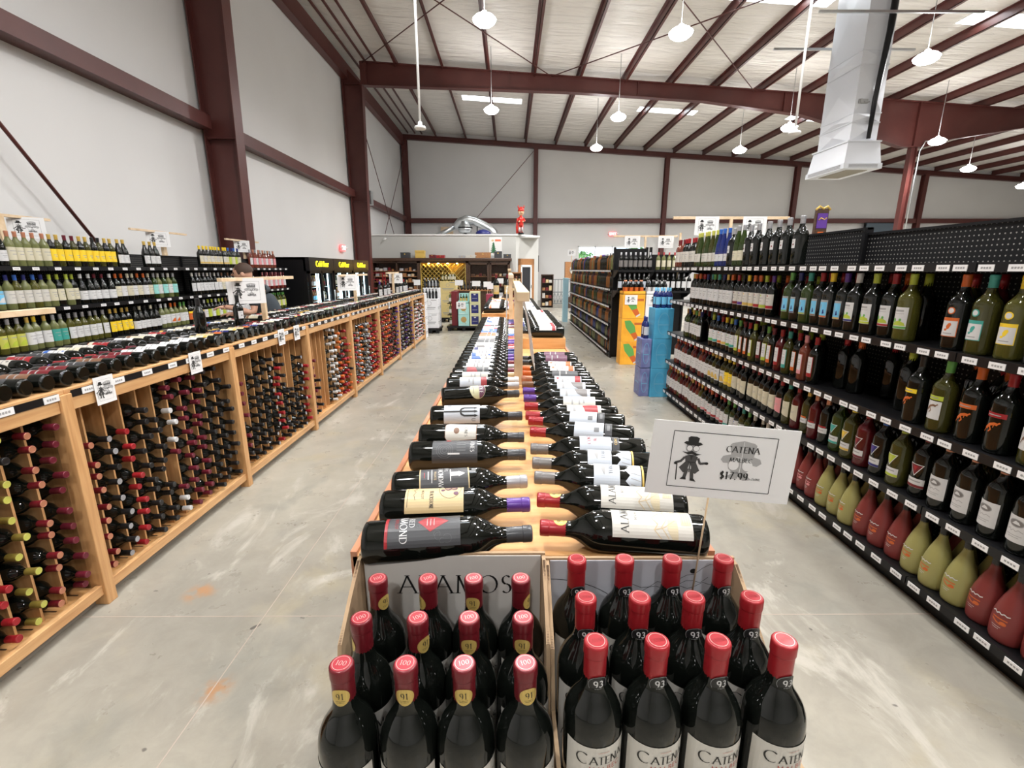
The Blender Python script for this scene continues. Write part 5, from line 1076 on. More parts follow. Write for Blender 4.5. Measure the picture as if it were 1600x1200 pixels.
        mb.arect(fn, -W, .088, W, .170, 0); write(mb, fn, 'CONO', .006, .146, .009, 1, .16, .0005); write(mb, fn, 'BIO', .006, .130, .008, 1, .16, .0005); mb.arect(fn, -W, .068, W, .086, 2, 0); write(mb, fn, 'CONO', 0, .077, .006, 3, .14, .0005, False); ms = (cm('lightblue'), cm('red'), cm('charcoal'), cm('gold'))
    elif kind == 'script':
        mb.arect(fn, -W, .085, W, .168, 0); mb.astroke(fn, arc(.006, .145, .008, .006, 40, 320, 10), .001, 1, .0004); mb.astroke(fn, [(.012,.150), (.016,.142), (.02,.150), (.024,.142)], .001, 1, .0004); mb.arect(fn, -.016, .098, -.001, .112, 2, .0004); mb.astroke(fn, [(-.004,.12), (.008,.122), (.02,.118)], .0009, 1, .0004); mb.arect(fn, -W, .062, W, .082, 3, 0); mb.arect(fn, -.01, .068, .012, .076, 2, .0004); ms = (cm('lightblue'), GREYINK, mat('mid_grey_print', (.16,.165,.17), .5), cm('charcoal'))
    elif kind == 'catena':
        W = .050
        mb.arect(fn, -W, .02, W, .176, 0); f2 = fn; write(mb, fn, 'ATENA', .007, .1565, .0115, 1, .15, .0006, xs=.95, gap=.1); write(mb, fn, 'C', -.0265, .158, .017, 1, .14, .0006); mb.arect(fn, -.006, .1675, .009, .169, 3, .0005); write(mb, fn, 'MALBEC', .004, .1435, .0065, 2, .12, .0006, False, xs=1.15, gap=.25)
        mb.astroke(fn, arc(0, .06, .044, .068, 20, 160, 16), .0010, 1, .0005)
        for q in range(7): mb.astroke(fn, [(-.03+q*.009,.03), (-.026+q*.009,.09-abs(q-3)*.006)], .0005, 1, .0005)
        ms = (cm('ivory'), INK, mat('malbec_red_print', (.45,.08,.06), .5), mat('pale_red_print', (.6,.45,.4), .5))
    me = mb.mesh('label_'+kind)
    for m in ms: me.materials.append(m)
    return me
def big_bottle(loc, mtx, cap, kind, label, grp_, name='lying_wine_bottle', rz=0, sticker=None, k='bord', cat='bottle', srot=0, top=True):
    r = bottle(k, loc, 'dark', cap, None, mtx=mtx, rz=rz, label=label, group=grp_, name=name, cat=cat)
    inst('label', AL[kind] if kind in AL else AL.setdefault(kind, art_label(kind)), r)
    if sticker: o = inst('sticker', STK[sticker], r); o.rotation_euler = (0, 0, srot)
    if top: inst('capsule_top', CAPTOP[0 if sticker != 'black' else 1], r)
    return r
AL = {}; STK = {}
def mk_sticker(kind):
    b_ = BK['bord']; Rs = b_['n']+.0012; mb = MB()
    if kind == 'gold':
        fn = cyl(Rs); fn2 = lambda u, v, off=0: fn(u, v+.262, off); mb.adisc(fn2, 0, 0, .0125, .0125, 0, .0001, 20); write(mb, fn2, '91', 0, .002, .0085, 1, .13, .0004); mb.arect(fn2, -.006, -.0055, .006, -.005, 1, .0004); mb.arect(fn2, -.005, -.0075, .005, -.007, 1, .0004); ms = (mat('gold_sticker', (.58,.42,.12), .35, metal=.3), INK)
    else:
        fn = cyl(Rs-.0006); fn2 = lambda u, v, off=0: fn(u, v+.247, off+.0004); mb.adisc(fn2, 0, 0, .0125, .0125, 0, .0008, 20); write(mb, fn2, '93', 0, .0015, .009, 1, .16, .0012, False); mb.arect(fn2, -.004, -.006, .004, -.0053, 2, .0012)
        for p in (arc(0, 0, .0118, .0118, 0, 360, 24),): mb.astroke(fn2, p, .0004, 2, .0011)
        ms = (mat('black_sticker', (.01,.01,.011), .35), cm('white'), GREYINK)
    me = mb.mesh('sticker_'+kind)
    for m in ms: me.materials.append(m)
    return me
STK['gold'] = mk_sticker('gold'); STK['black'] = mk_sticker('black')
def captop(txt):
    h = BK['bord']['h']; mb = MB(); fn = lambda u, v, off=0: (u, v, h+.0003+off)
    mb.adisc(fn, 0, 0, .0128, .0128, 0, 0, 24); mb.astroke(fn, arc(0, 0, .0108, .0108, 0, 360, 24), .0006, 1, .0003); write(mb, fn, txt, 0, 0, .0052 if len(txt) > 3 else .007, 2 if len(txt) > 3 else 1, .12, .0003, xs=.62 if len(txt) > 3 else 1)
    me = mb.mesh('captop'); 
    for m in (mat('foil_top_pink', (.42,.045,.06), .28, metal=.2) if len(txt) < 4 else mat('foil_top_red', (.36,.022,.03), .28, metal=.15), mat('foil_pale', (.80,.50,.46), .3, metal=.3), mat('foil_deep', (.25,.01,.015), .3)): me.materials.append(m)
    return me
CAPTOP = [captop('100'), captop('CATENA')]
# nearest lying bottles, left row: (y of neck end, y of base end, capsule, art, words)
LL = [(.775, .745, 'charcoal', 'diamond', 'charcoal label with a red diamond'), (.885, .865, 'purple', 'tanB', 'tan label and purple capsule'), (.995, .955, 'silver', 'tower', 'black tower label and silver capsule'), (1.155, 1.145, 'charcoal', 'spiral', 'grey spiral label'), (1.285, 1.285, 'charcoal', 'arch', 'small ivory arched label'), (1.49, 1.475, 'charcoal', 'trident', 'white trident label'), (1.78, 1.72, 'charcoal', 'circle', 'round olive and purple label')]
for i, (ya, yb, cp, ak, wd_) in enumerate(LL):
    xa, xb = .040, -.258; n_ = Vector((xa-xb, ya-yb, 0)).normalized(); z = TZ+.0385
    r = big_bottle((xb, yb, z), lying(n_, 0.0, [.15, .15, .4, .5, .7, .8, .6][i]), cp, ak, 'lying dark wine bottle with %s, left row of centre table' % wd_, grpL, top=False)
lc = [('silver','lightblue','red','topband'), ('white','ivory','grey','plain'), ('tan','charcoal','red','art'), ('maroon','white','grey','plain'), ('silver','white','navy','plain'), ('darkred','ivory','blue','art'), ('purple','white','blue','band'), ('purple','lightblue','grey','plain'), ('navy','ivory','navy','band'), ('navy','white','grey','art'), ('pink','ivory','grey','plain'), ('red','charcoal','grey','wide'), ('purple','grey','silver','wide'), ('purple','white','purple','plain'), ('orange','orange','tan','wide'), ('red','orange','white','wide'), ('blue','blue','white','wide'), ('silver','blue','lightblue','art')]
y = 1.89; i = 0
while y < 4.5:
    c = lc[i % len(lc)] if y > 2.05 or i < 3 else lc[i]
    bottle('bord', (-.26, y, TZ+.0385), 'dark', c[0], c[3], c[1], c[2], mtx=lying((1, random.uniform(-.04, .08), 0), 0, random.uniform(.15, .6)), name='lying_wine_bottle', cat='bottle', group=grpL, label='%s-capped bottle with %s label lying in left centre row, %s from camera' % (c[0], c[1], nth(i+8)))
    i += 1; y += .105 if y < 2.2 else .093
RRW = [(.795, .765, 'red', 'alamos', 'gold', 'cream map label and gold neck sticker, nearest'), (.905, .865, 'red', 'alamos', 'gold', 'cream map label and gold neck sticker, second'), (1.015, .975, 'grey', 'terr', None, 'pale label and mountain band, nearer of the pair'), (1.100, 1.065, 'grey', 'terr', None, 'pale label and mountain band, farther of the pair'), (1.195, 1.165, 'grey', 'cb', None, 'pale label lettered in red'), (1.335, 1.27, 'red', 'script', None, 'pale script label over a grey band, nearer'), (1.44, 1.38, 'red', 'script', None, 'pale script label over a grey band, farther')]
for i, (ya, yb, cp, ak, stk, wd_) in enumerate(RRW):
    xa, xb = .062, .355; n_ = Vector((xa-xb, ya-yb, 0)).normalized()
    big_bottle((xb, yb, TZ+.0385), lying(n_, 0.0, [-.1, -.1, -.35, -.35, -.4, -.5, -.5][i]), cp, ak, 'lying bottle with %s, right centre row' % wd_, grpR, sticker=stk, top=False, srot=.25)
rc = [('red','ivory','red','art'), ('red','ivory','grey','plain'), ('purple','lightblue','grey','art'), ('purple','lightblue','grey','art'), ('brown','lightblue','red','band'), ('copper','charcoal','black','wide'), ('orange','white','orange','band'), ('orange','white','orange','band'), ('charcoal','plum','pink','wide'), ('charcoal','plum','pink','wide')]
y = 1.49
for i, c in enumerate(rc):
    if i == 8: y += .06
    bottle('bord', (.352, y-.02, TZ+.0385), 'dark', c[0], c[3], c[1], c[2], mtx=lying((-1, .08, 0), 0, random.uniform(-.6, -.15)), name='lying_wine_bottle', cat='bottle', group=grpR, label='%s-capped bottle with %s label lying in right centre row, %s from camera' % (c[0], c[1], nth(i+8))); y += .108
y = 3.12; i = 18
while y < 4.45:
    c = [('silver','white','red','band'), ('black','white','red','band'), ('navy','ivory','grey','plain'), ('white','cream','gold','plain'), ('silver','lightblue','navy','plain')][(i//3) % 5]
    bottle('bord', (.362, y, TZ+.1085), 'dark', c[0], c[3], c[1], c[2], mtx=lying((-1, .03, 0), 0, random.uniform(-.2, .1)), name='lying_wine_bottle', cat='bottle', group='bottles on the raised oak tray', label='%s-labelled lying bottle on near raised oak tray, %s from its near end' % (c[1], nth(i-17))); i += 1; y += .09
# far table
y = 4.95; i = 0
while y < 7.7:
    c = [('silver','white','orange','band'), ('navy','ivory','red','plain'), ('red','white','grey','plain'), ('black','orange','white','wide'), ('pink','white','red','art')][(i//2) % 5]
    bottle('bord', (-.27, y, TZ+.1085 if y < 6.75 else TZ+.0385), 'dark', c[0], c[3], c[1], c[2], mtx=lying((1, .03, 0), 0, random.uniform(-.1, .3)), name='lying_wine_bottle', cat='bottle', group='bottles lying on the far centre table', label='%s-labelled lying bottle, left row of far centre table, %s from near end' % (c[1], nth(i+1)))
    c = [('red','white','grey','plain'), ('purple','lightblue','navy','band'), ('gold','cream','gold','plain'), ('silver','white','red','plain')][(i//2) % 4]
    bottle('bord', (.36, y-.15, TZ+.0385), 'dark', c[0], c[3], c[1], c[2], mtx=lying((-1, .03, 0), 0, random.uniform(-.3, .1)), name='lying_wine_bottle', cat='bottle', group='bottles lying on the far centre table', label='%s-labelled lying bottle, right row of far centre table, %s from near end' % (c[1], nth(i+1)))
    i += 1; y += .095
for q, (x, y) in enumerate(((-.17, 6.15), (-.03, 6.2), (-.14, 7.4), (-.0, 7.3), (-.22, 7.5))): bottle('bord', (x, y, TZ+(.07 if q < 2 else 0)+.0), 'dark', 'darkred', 'art', 'white', 'grey', name='display_wine_bottle', group='bottles standing on the far centre table', label='dark red-capped bottle standing on far centre table, %s from camera' % nth(q+1)) if q >= 2 else bottle('bord', (x, y, TZ+.148), 'dark', 'darkred', 'band', 'tan', 'gold', name='display_wine_bottle', group='bottles standing on the far centre table', label='dark red-capped bottle with tan label standing over the raised tray, %s one' % ('left', 'right')[q])
solo('riser_box', MB().box(-.23, .02, 6.08, 6.3, TZ+.07, TZ+.148), OAKX, 'small oak riser on the far raised tray', 'box')
tholder(.040, 2.10, TZ, 1.486, .70, 'pine sign stand rising from the near centre table', .038)
tholder(.012, 4.50+.35, TZ, 1.51, 1.1, 'pine sign stand between the two centre tables', .04)
tholder(-.0, 7.3, TZ, 1.56, .8, 'pine sign stand on the far end of the centre tables', .045)
# curled paper hanging from the near crossbar
mb = MB(); n_ = 10
for i in range(n_):
    f0, f1 = i/n_, (i+1)/n_; P = lambda f, y_: (.042+.012*math.sin(f*2.2)+f*.03, y_ + f*.02, 1.475-f*.24)
    mb.quad([P(f0, 1.46), P(f1, 1.46), P(f1, 1.80), P(f0, 1.80)], 0, True)
o = solo('paper_sign', mb, WHITEP, 'curled white paper sign seen edge-on, hanging right of the near crossbar', 'sign', 'signs hanging on the centre stands'); sl = o.modifiers.new('thick', 'SOLIDIFY'); sl.thickness = .0015
for q, (y, sd) in enumerate(((2.0, -1), (2.45, -1), (3.9, -1), (2.3, 1), (4.6, 1))):
    sign(SG, (.02+sd*.034, y, 1.37), PI/2 if sd > 0 else -PI/2, 'white paper sign edge-on along the centre stands, %s of those' % nth(q+1), 'signs hanging on the centre stands', .9)
# ================================================================== THE TWO CUT CASES IN FRONT
CARDW = mat('white_face_carton', (.60,.585,.55), .6); CARDB = mat('bluish_face_carton', (.50,.52,.57), .55)
def corr(mb, pts, th, z0fn, m=0): pass
def front_case(x0, x1, y0, y1, z0, zb, zs, face, label, kind):
    t = thing('cut_wine_case', label, 'box', ((x0+x1)/2, (y0+y1)/2, z0), 0); th = .006
    MB().box(x0, x1, y0, y1, z0, z0+.006).build('base', CARD, t)
    MB().box(x0, x1, y1-th, y1, z0, zb).build('back_wall', [CARD], t)
    # printed liner with its lettering
    mb = MB(); mb.box(x0+.008, x1-.008, y1-th-.002, y1-th, z0+.01, zb-.004, 0); fn = lambda u, v, off=0: ((x0+x1)/2+u, y1-th-.0022-off, v)
    if kind == 'A':
        write(mb, fn, 'ALAMOS', .004, zb-.060, .035, 1, .11, .0003, xs=.98, gap=.2)
        mb.astroke(fn, [(.02, zb-.10), (.028, zb-.094), (.034, zb-.10), (.04, zb-.092)], .0012, 1, .0003)
    else:
        for k in range(5):
            x = -.02+random.uniform(-.02, .03); z = zb-.12+k*.018; P = [(x, z)]
            for q in range(11): x += .013; z += random.uniform(-.006, .012); P.append((x, min(z, zb-.012)))
            mb.astroke(fn, [p for p in P if p[0] < (x1-x0)/2-.012], .0008, 1, .0003)
        mb.astroke(fn, arc(-.16, zb-.13, .14, .09, 20, 90, 12), .0012, 1, .0003); mb.adisc(fn, .095, zb-.025, .006, .005, 1, .0003); mb.astroke(fn, [(-.13, zb-.12), (-.06, zb-.115), (.0, zb-.118)], .002, 1, .0003)
    mb.build('printed_liner', [face, INK], t)
    for s_, x in ((-1, x0), (1, x1)):
        m = MB(); a = x if s_ < 0 else x-th
        m.prism([(y0, z0), (y1, z0), (y1, zb-.004), (y1-.02, zb-.004), (y1-.07, zb-.034), (y1-.13, zb-.075), (y1-.16, zs), (y0, zs)], a, a+th, 'x'); o = m.build('side_wall', CARD, t)
        m = MB()     # fluting on the cut edge
        L0, L1 = Vector((a+th/2, y1-.02, zb-.004)), Vector((a+th/2, y1-.13, zb-.076)); nn = 60
        for q in range(nn): p = L0.lerp(L1, (q+.5)/nn); m.box(p.x-th*.3, p.x+th*.3, p.y-.0008, p.y+.0008, p.z-.001, p.z+.0012)
        m.build('fluted_edge', mat('card_dark', (.16,.10,.06), .8), t)
    MB().box(x0, x1, y0, y0+th, z0, z0+.10).build('front_wall', CARD, t)
    return t
AX0, AX1 = -.262, .0615; CX0, CX1 = .0625, .395
for (a, b_, z, h_, w_) in ((AX0, AX1, 0, .383, 'left stack, lower'), (AX0, AX1, .384, .378, 'left stack, upper'), (CX0, CX1, 0, .395, 'right stack, lower'), (CX0, CX1, .396, .394, 'right stack, upper')):
    case(a, b_, .445, .73, z, z+h_, CARD, 'closed brown wine carton under the cut cases, %s' % w_, 'closed cartons under the front cases')
front_case(AX0, AX1, .445, .732, .7645, 1.070, .88, CARDW, 'cut-open wine case with grey lettered liner, front left', 'A')
front_case(CX0, CX1, .445, .735, .7925, 1.058, .90, CARDB, 'cut-open wine case with bluish liner and line drawing, front right', 'C')
ROWN = ['front', 'middle', 'back']; rots = [.0, -.25, .1, .3, .55, .15, -.1, .2, .6, .4, -.2, .1]
for r_ in range(3):
    for c in range(4):
        x = [-.211, -.131, -.058, .0195][c] + (-.001*r_ if c == 3 else 0); y = [.490, .570, .657][r_]; a_ = [[0,0,0,-.1],[-1.2,-.95,-.1,0],[.9,-1.1,-.15,1.1]][r_][c] + (-.35+c*.15)*.5
        big_bottle((x, y, .7715), None, 'darkred', 'alamos', 'red-capped wine bottle with gold neck sticker, %s row, %s from left, left case' % (ROWN[r_], nth(c+1)), 'bottles standing in the left front case', 'cased_wine_bottle', rz=[-.1,.55,.5][r_] if c < 2 else .25, sticker='gold', srot=-a_*.0+([0,0,0,.3],[-1.3,.9,.0,-.1],[1.0,-1.0,-.1,1.1])[r_][c]-([-.1,.55,.5][r_] if c < 2 else .25))
        x = [.108, .185, .262, .345][c]; y = [.496, .577, .668][r_]; rz_ = [.08,-.05,.1][r_]
        big_bottle((x, y, .7985), None, 'red', 'catena', 'red-capped wine bottle with round black neck sticker, %s row, %s from left, right case' % (ROWN[r_], nth(c+1)), 'bottles standing in the right front case', 'cased_wine_bottle', rz=rz_+.12, sticker='black', srot=-.05)
# price sign on its stick
t = thing('price_sign', 'large white price sign on a thin stick above the right case', 'sign', (.327, .722, 1.06), 0)
o = bpy.data.objects.new('card', SGBIG); COL.objects.link(o); o.parent = t; o.location = (.020, -.006, .188-.005); o.rotation_euler = (math.radians(-2), math.radians(4.2), math.radians(-3))
MB().tube([(.322, .7225, .96), (.338, .7225, 1.245)], .0016, seg=8).build('stick', PINE, t)
#PART5
# ================================================================== OFFICE BOX AT THE BACK
OFFW = mat('office_wall_grey', (.50,.50,.475), .55)
OY = 18.4; OZ = 2.78
struct('wall_office', MB().box(XL, .24, OY, OY+.12, 0, OZ), OFFW)
struct('wall_office_corner', MB().prism([(.24, OY), (1.14, OY+.85), (1.05, OY+.95), (.16, OY+.12)], 0, OZ, 'z'), OFFW)
struct('wall_office_side', MB().box(1.02, 1.14, OY+.86, YB, 0, OZ), OFFW)
mb = MB(); mb.box(XL, .25, OY-.04, OY+.16, OZ, OZ+.05); mb.prism([(.25, OY-.04), (1.19, OY+.84), (1.0, OY+1.0), (.1, OY+.16)], OZ, OZ+.05, 'z'); mb.box(1.0, 1.19, OY+.84, YB, OZ, OZ+.05); struct('trim_2', mb, WPAINT)
struct('baseboard_office', MB().prism([(.24, OY-.012), (1.152, OY+.845), (1.14, OY+.85), (.24, OY)], 0, .1, 'z'), mat('rubber_base', (.05,.05,.05), .5))
# door in the angled corner wall
du = Vector((.9, .85, 0)).normalized(); dn = Vector((.85, -.9, 0)).normalized()
def dpt(u, n, z): p = Vector((.24, OY, 0)) + du*u + dn*n; return (p.x, p.y, z)
def dbox(mb, u0, u1, n0, n1, z0, z1, m=0):
    b_ = [dpt(u0, n0, z0), dpt(u1, n0, z0), dpt(u1, n1, z0), dpt(u0, n1, z0)]; t_ = [(p[0], p[1], z1) for p in b_]
    mb.quad(b_, m); mb.quad(t_, m)
    for i in range(4): j = (i+1) % 4; mb.quad([b_[i], b_[j], t_[j], t_[i]], m)
mb = MB(); dbox(mb, .12, .24, 0, .03, 0, 1.95); dbox(mb, .84, .98, 0, .03, 0, 1.95); dbox(mb, .12, .98, 0, .03, 1.72, 1.95)
d1 = mb.build('door_1', MIDWOOD); d1['kind'] = 'structure'
mb = MB(); dbox(mb, .24, .31, .004, .04, .02, 1.72); dbox(mb, .77, .84, .004, .04, .02, 1.72); dbox(mb, .24, .84, .004, .04, 1.64, 1.72); dbox(mb, .24, .84, .004, .04, .02, .2); mb.build('door_leaf', WPAINT, d1, world=False)
mb = MB(); dbox(mb, .31, .77, .01, .016, .2, 1.64); mb.build('door_pane', mat('dark_office_glass', (.03,.03,.035), .05), d1, world=False)
mb = MB(); dbox(mb, .79, .82, .04, .08, .85, .97); mb.build('door_handle', GALV, d1, world=False)
solo('wall_panel_screen', MB().box(1.15, 1.19, OY+1.3, OY+2.0, 1.45, 2.1), BLACKM, 'narrow black screen on the side of the office box', 'screen')
solo('security_camera', MB().tube([(-4.62, OY-.02, 2.68), (-4.62, OY-.08, 2.66), (-4.66, OY-.16, 2.62)], [.04, .03, .035], seg=12), WPAINT, 'small white security camera on the office wall', 'camera')
# poster
t = thing('wall_poster', 'white poster with a green tree print on the office wall', 'poster', (-.5, OY-.03, 2.0), 0)
MB().box(-.76, -.28, OY-.03, OY-.005, 2.06, 2.72).build('board', WPAINT, t)
mb = MB(); fn = lambda u, v, off=0: (-.60+u, OY-.0306-off, 2.35+v)
for q in range(5): wq = .05+.022*q; v = .16-q*.075; mb.aconv(fn, [(-wq, v-.05), (wq, v-.06), (wq*.3, v+.03), (-wq*.2, v+.03)], 0, 0, .02)
mb.arect(fn, -.01, -.25, .01, -.18, 1, 0); mb.adisc(fn, .22, -.22, .07, .05, 2, 0); mb.arect(fn, .06, .22, .28, .29, 2, 0, .05); mb.adisc(fn, -.03, .25, .05, .035, 3, 0)
mb.arect(fn, .15, -.24, .29, -.19, 3, .001, .05); mb.build('print', [mat('pine_green_print', (.03,.15,.06), .6), MIDWOOD, mat('coral_print', (.65,.15,.07), .6), cm('tan')], t)
MB().box(-.74, -.3, OY-.2, OY-.005, 1.93, 2.05).build('bracket', GALV, t)
# red horned figurine
t = thing('horned_figurine', 'tall red horned statue standing on the office box', 'statue', (.43, OY+.05, OZ+.05), 0)
REDP = mat('glossy_red_paint', (.60,.03,.02), .3); SKN = mat('figurine_tan', (.66,.42,.24), .5)
fx, fy, fz = .43, OY+.05, OZ+.05
def L_(pr, m, nm, o_=(0,0,0), seg=16): return MB().lathe(pr, seg, 0, (fx+o_[0], fy+o_[1], fz+o_[2])).build(nm, m, t)
L_([(.11,0), (.13,.03), (.11,.06)], BLACKM, 'base')
mb = MB()
for s_ in (-1, 1): mb.tube([(fx+s_*.05, fy, fz+.05), (fx+s_*.055, fy-.01, fz+.2), (fx+s_*.05, fy, fz+.36)], [.045, .04, .055], 0, 10)
mb.lathe([(.08,.33), (.11,.40), (.10,.5), (.12,.60), (.11,.68), (.05,.73), (.035,.78)], 18, 0, (fx, fy, fz))
for s_ in (-1, 1): mb.tube([(fx+s_*.10, fy, fz+.66), (fx+s_*.16, fy-.04, fz+.55), (fx+s_*.10, fy-.12, fz+.50)], [.04, .035, .03], 0, 10)
mb.tube([(fx-.15, fy+.05, fz+.65), (fx-.17, fy+.06, fz+.3), (fx-.15, fy+.05, fz+.04)], [.03, .05, .06], 0, 8)
mb.build('body', REDP, t)
mb = MB()
for s_ in (-1, 1): mb.tube([(fx+s_*.07, fy-.04, fz+.10), (fx+s_*.05, fy-.05, fz+.28)], [.028, .03], 0, 8)
mb.build('white_panels', cm('white'), t)
mb = MB(); mb.lathe([(.03,.76), (.10,.80), (.125,.88), (.12,.95), (.10,1.0)], 18, 0, (fx, fy, fz)); mb.tube([(fx, fy-.11, fz+.90), (fx, fy-.16, fz+.87)], [.03, .015], 0, 8)
for s_ in (-1, 1): mb.tube([(fx+s_*.10, fy-.12, fz+.50), (fx+s_*.07, fy-.16, fz+.52)], [.03, .028], 0, 8)
mb.build('face', SKN, t)
mb = MB(); mb.lathe([(.128,.93), (.135,.98), (.11,1.06), (.05,1.11), (.01,1.115)], 18, 0, (fx, fy, fz))
for s_ in (-1, 1): mb.tube([(fx+s_*.09, fy, fz+1.05), (fx+s_*.13, fy, fz+1.12), (fx+s_*.12, fy, fz+1.19)], [.035, .025, .005], 0, 8)
mb.build('horned_hood', REDP, t)
mb = MB()
for s_ in (-1, 1): mb.lathe([(.001,-.012), (.015,-.006), (.018,0), (.012,.008)], 8, 0, (fx+s_*.045, fy-.11, fz+.93))
mb.tube([(fx-.05, fy-.115, fz+.85), (fx, fy-.13, fz+.84), (fx+.05, fy-.115, fz+.85)], .006, 0, 6); mb.build('eyes_and_mouth', BLACKM, t); t.scale = (.87, .87, .87)
# ducts on top of the office
t = thing('flexible_duct', 'shiny metal ventilation duct arching over the office box', 'duct', (-1.7, OY+1.2, OZ), 0)
yy = OY+1.3
MB().tube([(-2.15, yy, 3.15), (-1.95, yy, 3.38), (-1.7, yy, 3.48), (-1.4, yy, 3.42), (-1.05, yy, 3.26), (-.78, yy, 3.12), (-.62, yy, 2.98), (-.55, yy, 2.75)], .17, 0, 20).build('round_duct', GALV, t)
MB().tube([(-3.3, yy+.3, 2.72), (-2.0, yy+.3, 3.30)], .09, 0, 16).build('branch_duct', GALV, t)
MB().lathe([(.2,0), (.27,.05), (.28,.2), (.2,.3), (.16,.45)], 20, 0, (-1.75, yy-.1, 2.95)).build('fan_housing', GALV, t)
mb = MB(); mb.lathe([(.28,.18), (.29,.19), (.29,.22), (.28,.23)], 20, 0, (-1.75, yy-.1, 2.95)); mb.box(-1.8, -1.7, yy-.1, yy, 2.76, 2.96); mb.box(-1.3, -1.26, yy-.1, yy-.06, 2.76, 3.3); mb.build('support_bracket', BLACKM, t)
solo('dark_bag', MB().lathe([(.2,0), (.3,.06), (.28,.18), (.15,.26), (.03,.28)], 16, 0, (-1.0, OY+.4, OZ-.03)), cm('navy'), 'dark bundle lying on top of the office box', 'bag')
solo('wall_box', MB().box(-3.4, -2.8, YB-.12, YB-.01, 3.15, 3.6), PINE, 'plywood board with a grey box on the back wall, above office', 'panel')
solo('junction_box', MB().box(-4.95, -4.8, 17.4, 17.7, 3.75, 4.2), GALV, 'grey electrical box on the girt of the left wall', 'box')
struct('ceiling_office', MB().box(XL, 1.1, OY+.12, YB, OZ-.06, OZ-.02), WALLM)
# ------------------------------------------------------------------ cigar cabinet wall
CYF, CYB = 17.95, 18.38
t = thing('humidor_cabinet', 'dark wood cigar cabinet with lit golden niche along the office wall', 'cabinet', (-2.5, 18.2, 0), 0)
secs = [(-5.05, -4.2), (-4.15, -3.42), (-3.30, -1.62), (-1.50, -.78), (-.72, -.02)]
mb = MB()
for x in (-5.1, -4.2, -3.42, -1.62, -.78, -.02): mb.box(x, x+(.12 if x in (-3.42, -1.62) else .05), CYF, CYB, 0, 1.85)
mb.box(-5.1, .03, CYB-.02, CYB, 0, 1.85); mb.box(-5.1, .03, CYF, CYB, 1.78, 1.85); mb.box(-5.1, .03, CYF, CYB, 0, .12); mb.build('carcass', DKWOOD, t)
bevel(MB().box(-5.16, .09, CYF-.08, CYB, 1.85, 1.96).build('cornice', DKWOOD, t), .02)
for si, (a, b_) in enumerate(secs):
    if si == 2: continue
    zs = (.55, .85, 1.1, 1.3, 1.5) if si < 2 else (.6, .95, 1.3)
    for z in zs: MB().box(a, b_, CYF+.04, CYB-.02, z-.02, z).build('shelf', MIDWOOD, t)
    if si > 2:
        mb = MB()
        for (p0, p1, q0, q1) in ((a, a+.05, .12, 1.78), (b_-.05, b_, .12, 1.78), (a, b_, .12, .2), (a, b_, 1.72, 1.78)): mb.box(p0, p1, CYF-.025, CYF, q0, q1)
        d_ = mb.build('door', DKWOOD, t); MB().box(a+.05, b_-.05, CYF-.015, CYF-.012, .2, 1.72).build('glass_pane', CGL, d_); MB().box(b_-.04, b_-.02, CYF-.05, CYF-.025, .85, .95).build('handle', cap_m('gold'), d_)
    else: MB().box(a, b_, CYF, CYF+.03, .12, .5).build('lower_panel', MIDWOOD, t)
NICHE = grain('golden_niche', (.40,.26,.05), (.55,.38,.08), (.62,.45,.10), (1,1,1), .4, 6.)
mb = MB(); mb.box(-3.30, -1.62, CYB-.04, CYB-.02, .5, 1.78); mb.box(-3.30, -3.27, CYF+.02, CYB-.02, .5, 1.78); mb.box(-1.65, -1.62, CYF+.02, CYB-.02, .5, 1.78); mb.build('niche_lining', NICHE, t)
MB().box(-3.30, -1.62, CYF, CYB-.02, .12, .5).build('lower_panel', MIDWOOD, t)
mb = MB()
for i in range(-9, 14):
    for s_ in (-1, 1):
        x0_ = -3.27+i*.16; a = Vector((x0_, CYF+.16, .52)); b_ = Vector((x0_+s_*1.22, CYF+.16, 1.74))
        # clip to the niche
        def cl(p, q):
            f0, f1 = 0, 1
            dx = q.x-p.x
            for lim, sg in ((-3.26, 1), (-1.66, -1)):
                if sg*(p.x-lim) < 0 and sg*(q.x-lim) < 0: return None
                if sg*(p.x-lim) < 0: f0 = max(f0, (lim-p.x)/dx)
                elif sg*(q.x-lim) < 0: f1 = min(f1, (lim-p.x)/dx)
            return (p.lerp(q, f0), p.lerp(q, f1)) if f1 > f0 else None
        c = cl(a, b_)
        if c: mb.bar(c[0], c[1], .3, .012, 0, up=(s_*-.7, 0, .7))
mb.build('lattice', NICHE, t)
for q, x in enumerate((-3.0, -2.65, -2.3, -1.95)):
    MB().lathe([(.035,0), (.04,.02)], 12, 0, (x, CYF+.10, 1.755)).build('downlight', mat('warm_downlight', (1,.8,.4), .4, emit=(1,.72,.25), es=20), t)
l = bpy.data.lights.new('niche_light', 'AREA'); l.energy = 14; l.color = (1, .68, .22); l.shape = 'RECTANGLE'; l.size = 1.5; l.size_y = .2; lo = bpy.data.objects.new('niche_light', l); COL.objects.link(lo); lo.parent = t; lo.location = (-2.46+2.5, CYF+.08-18.2, 1.74)
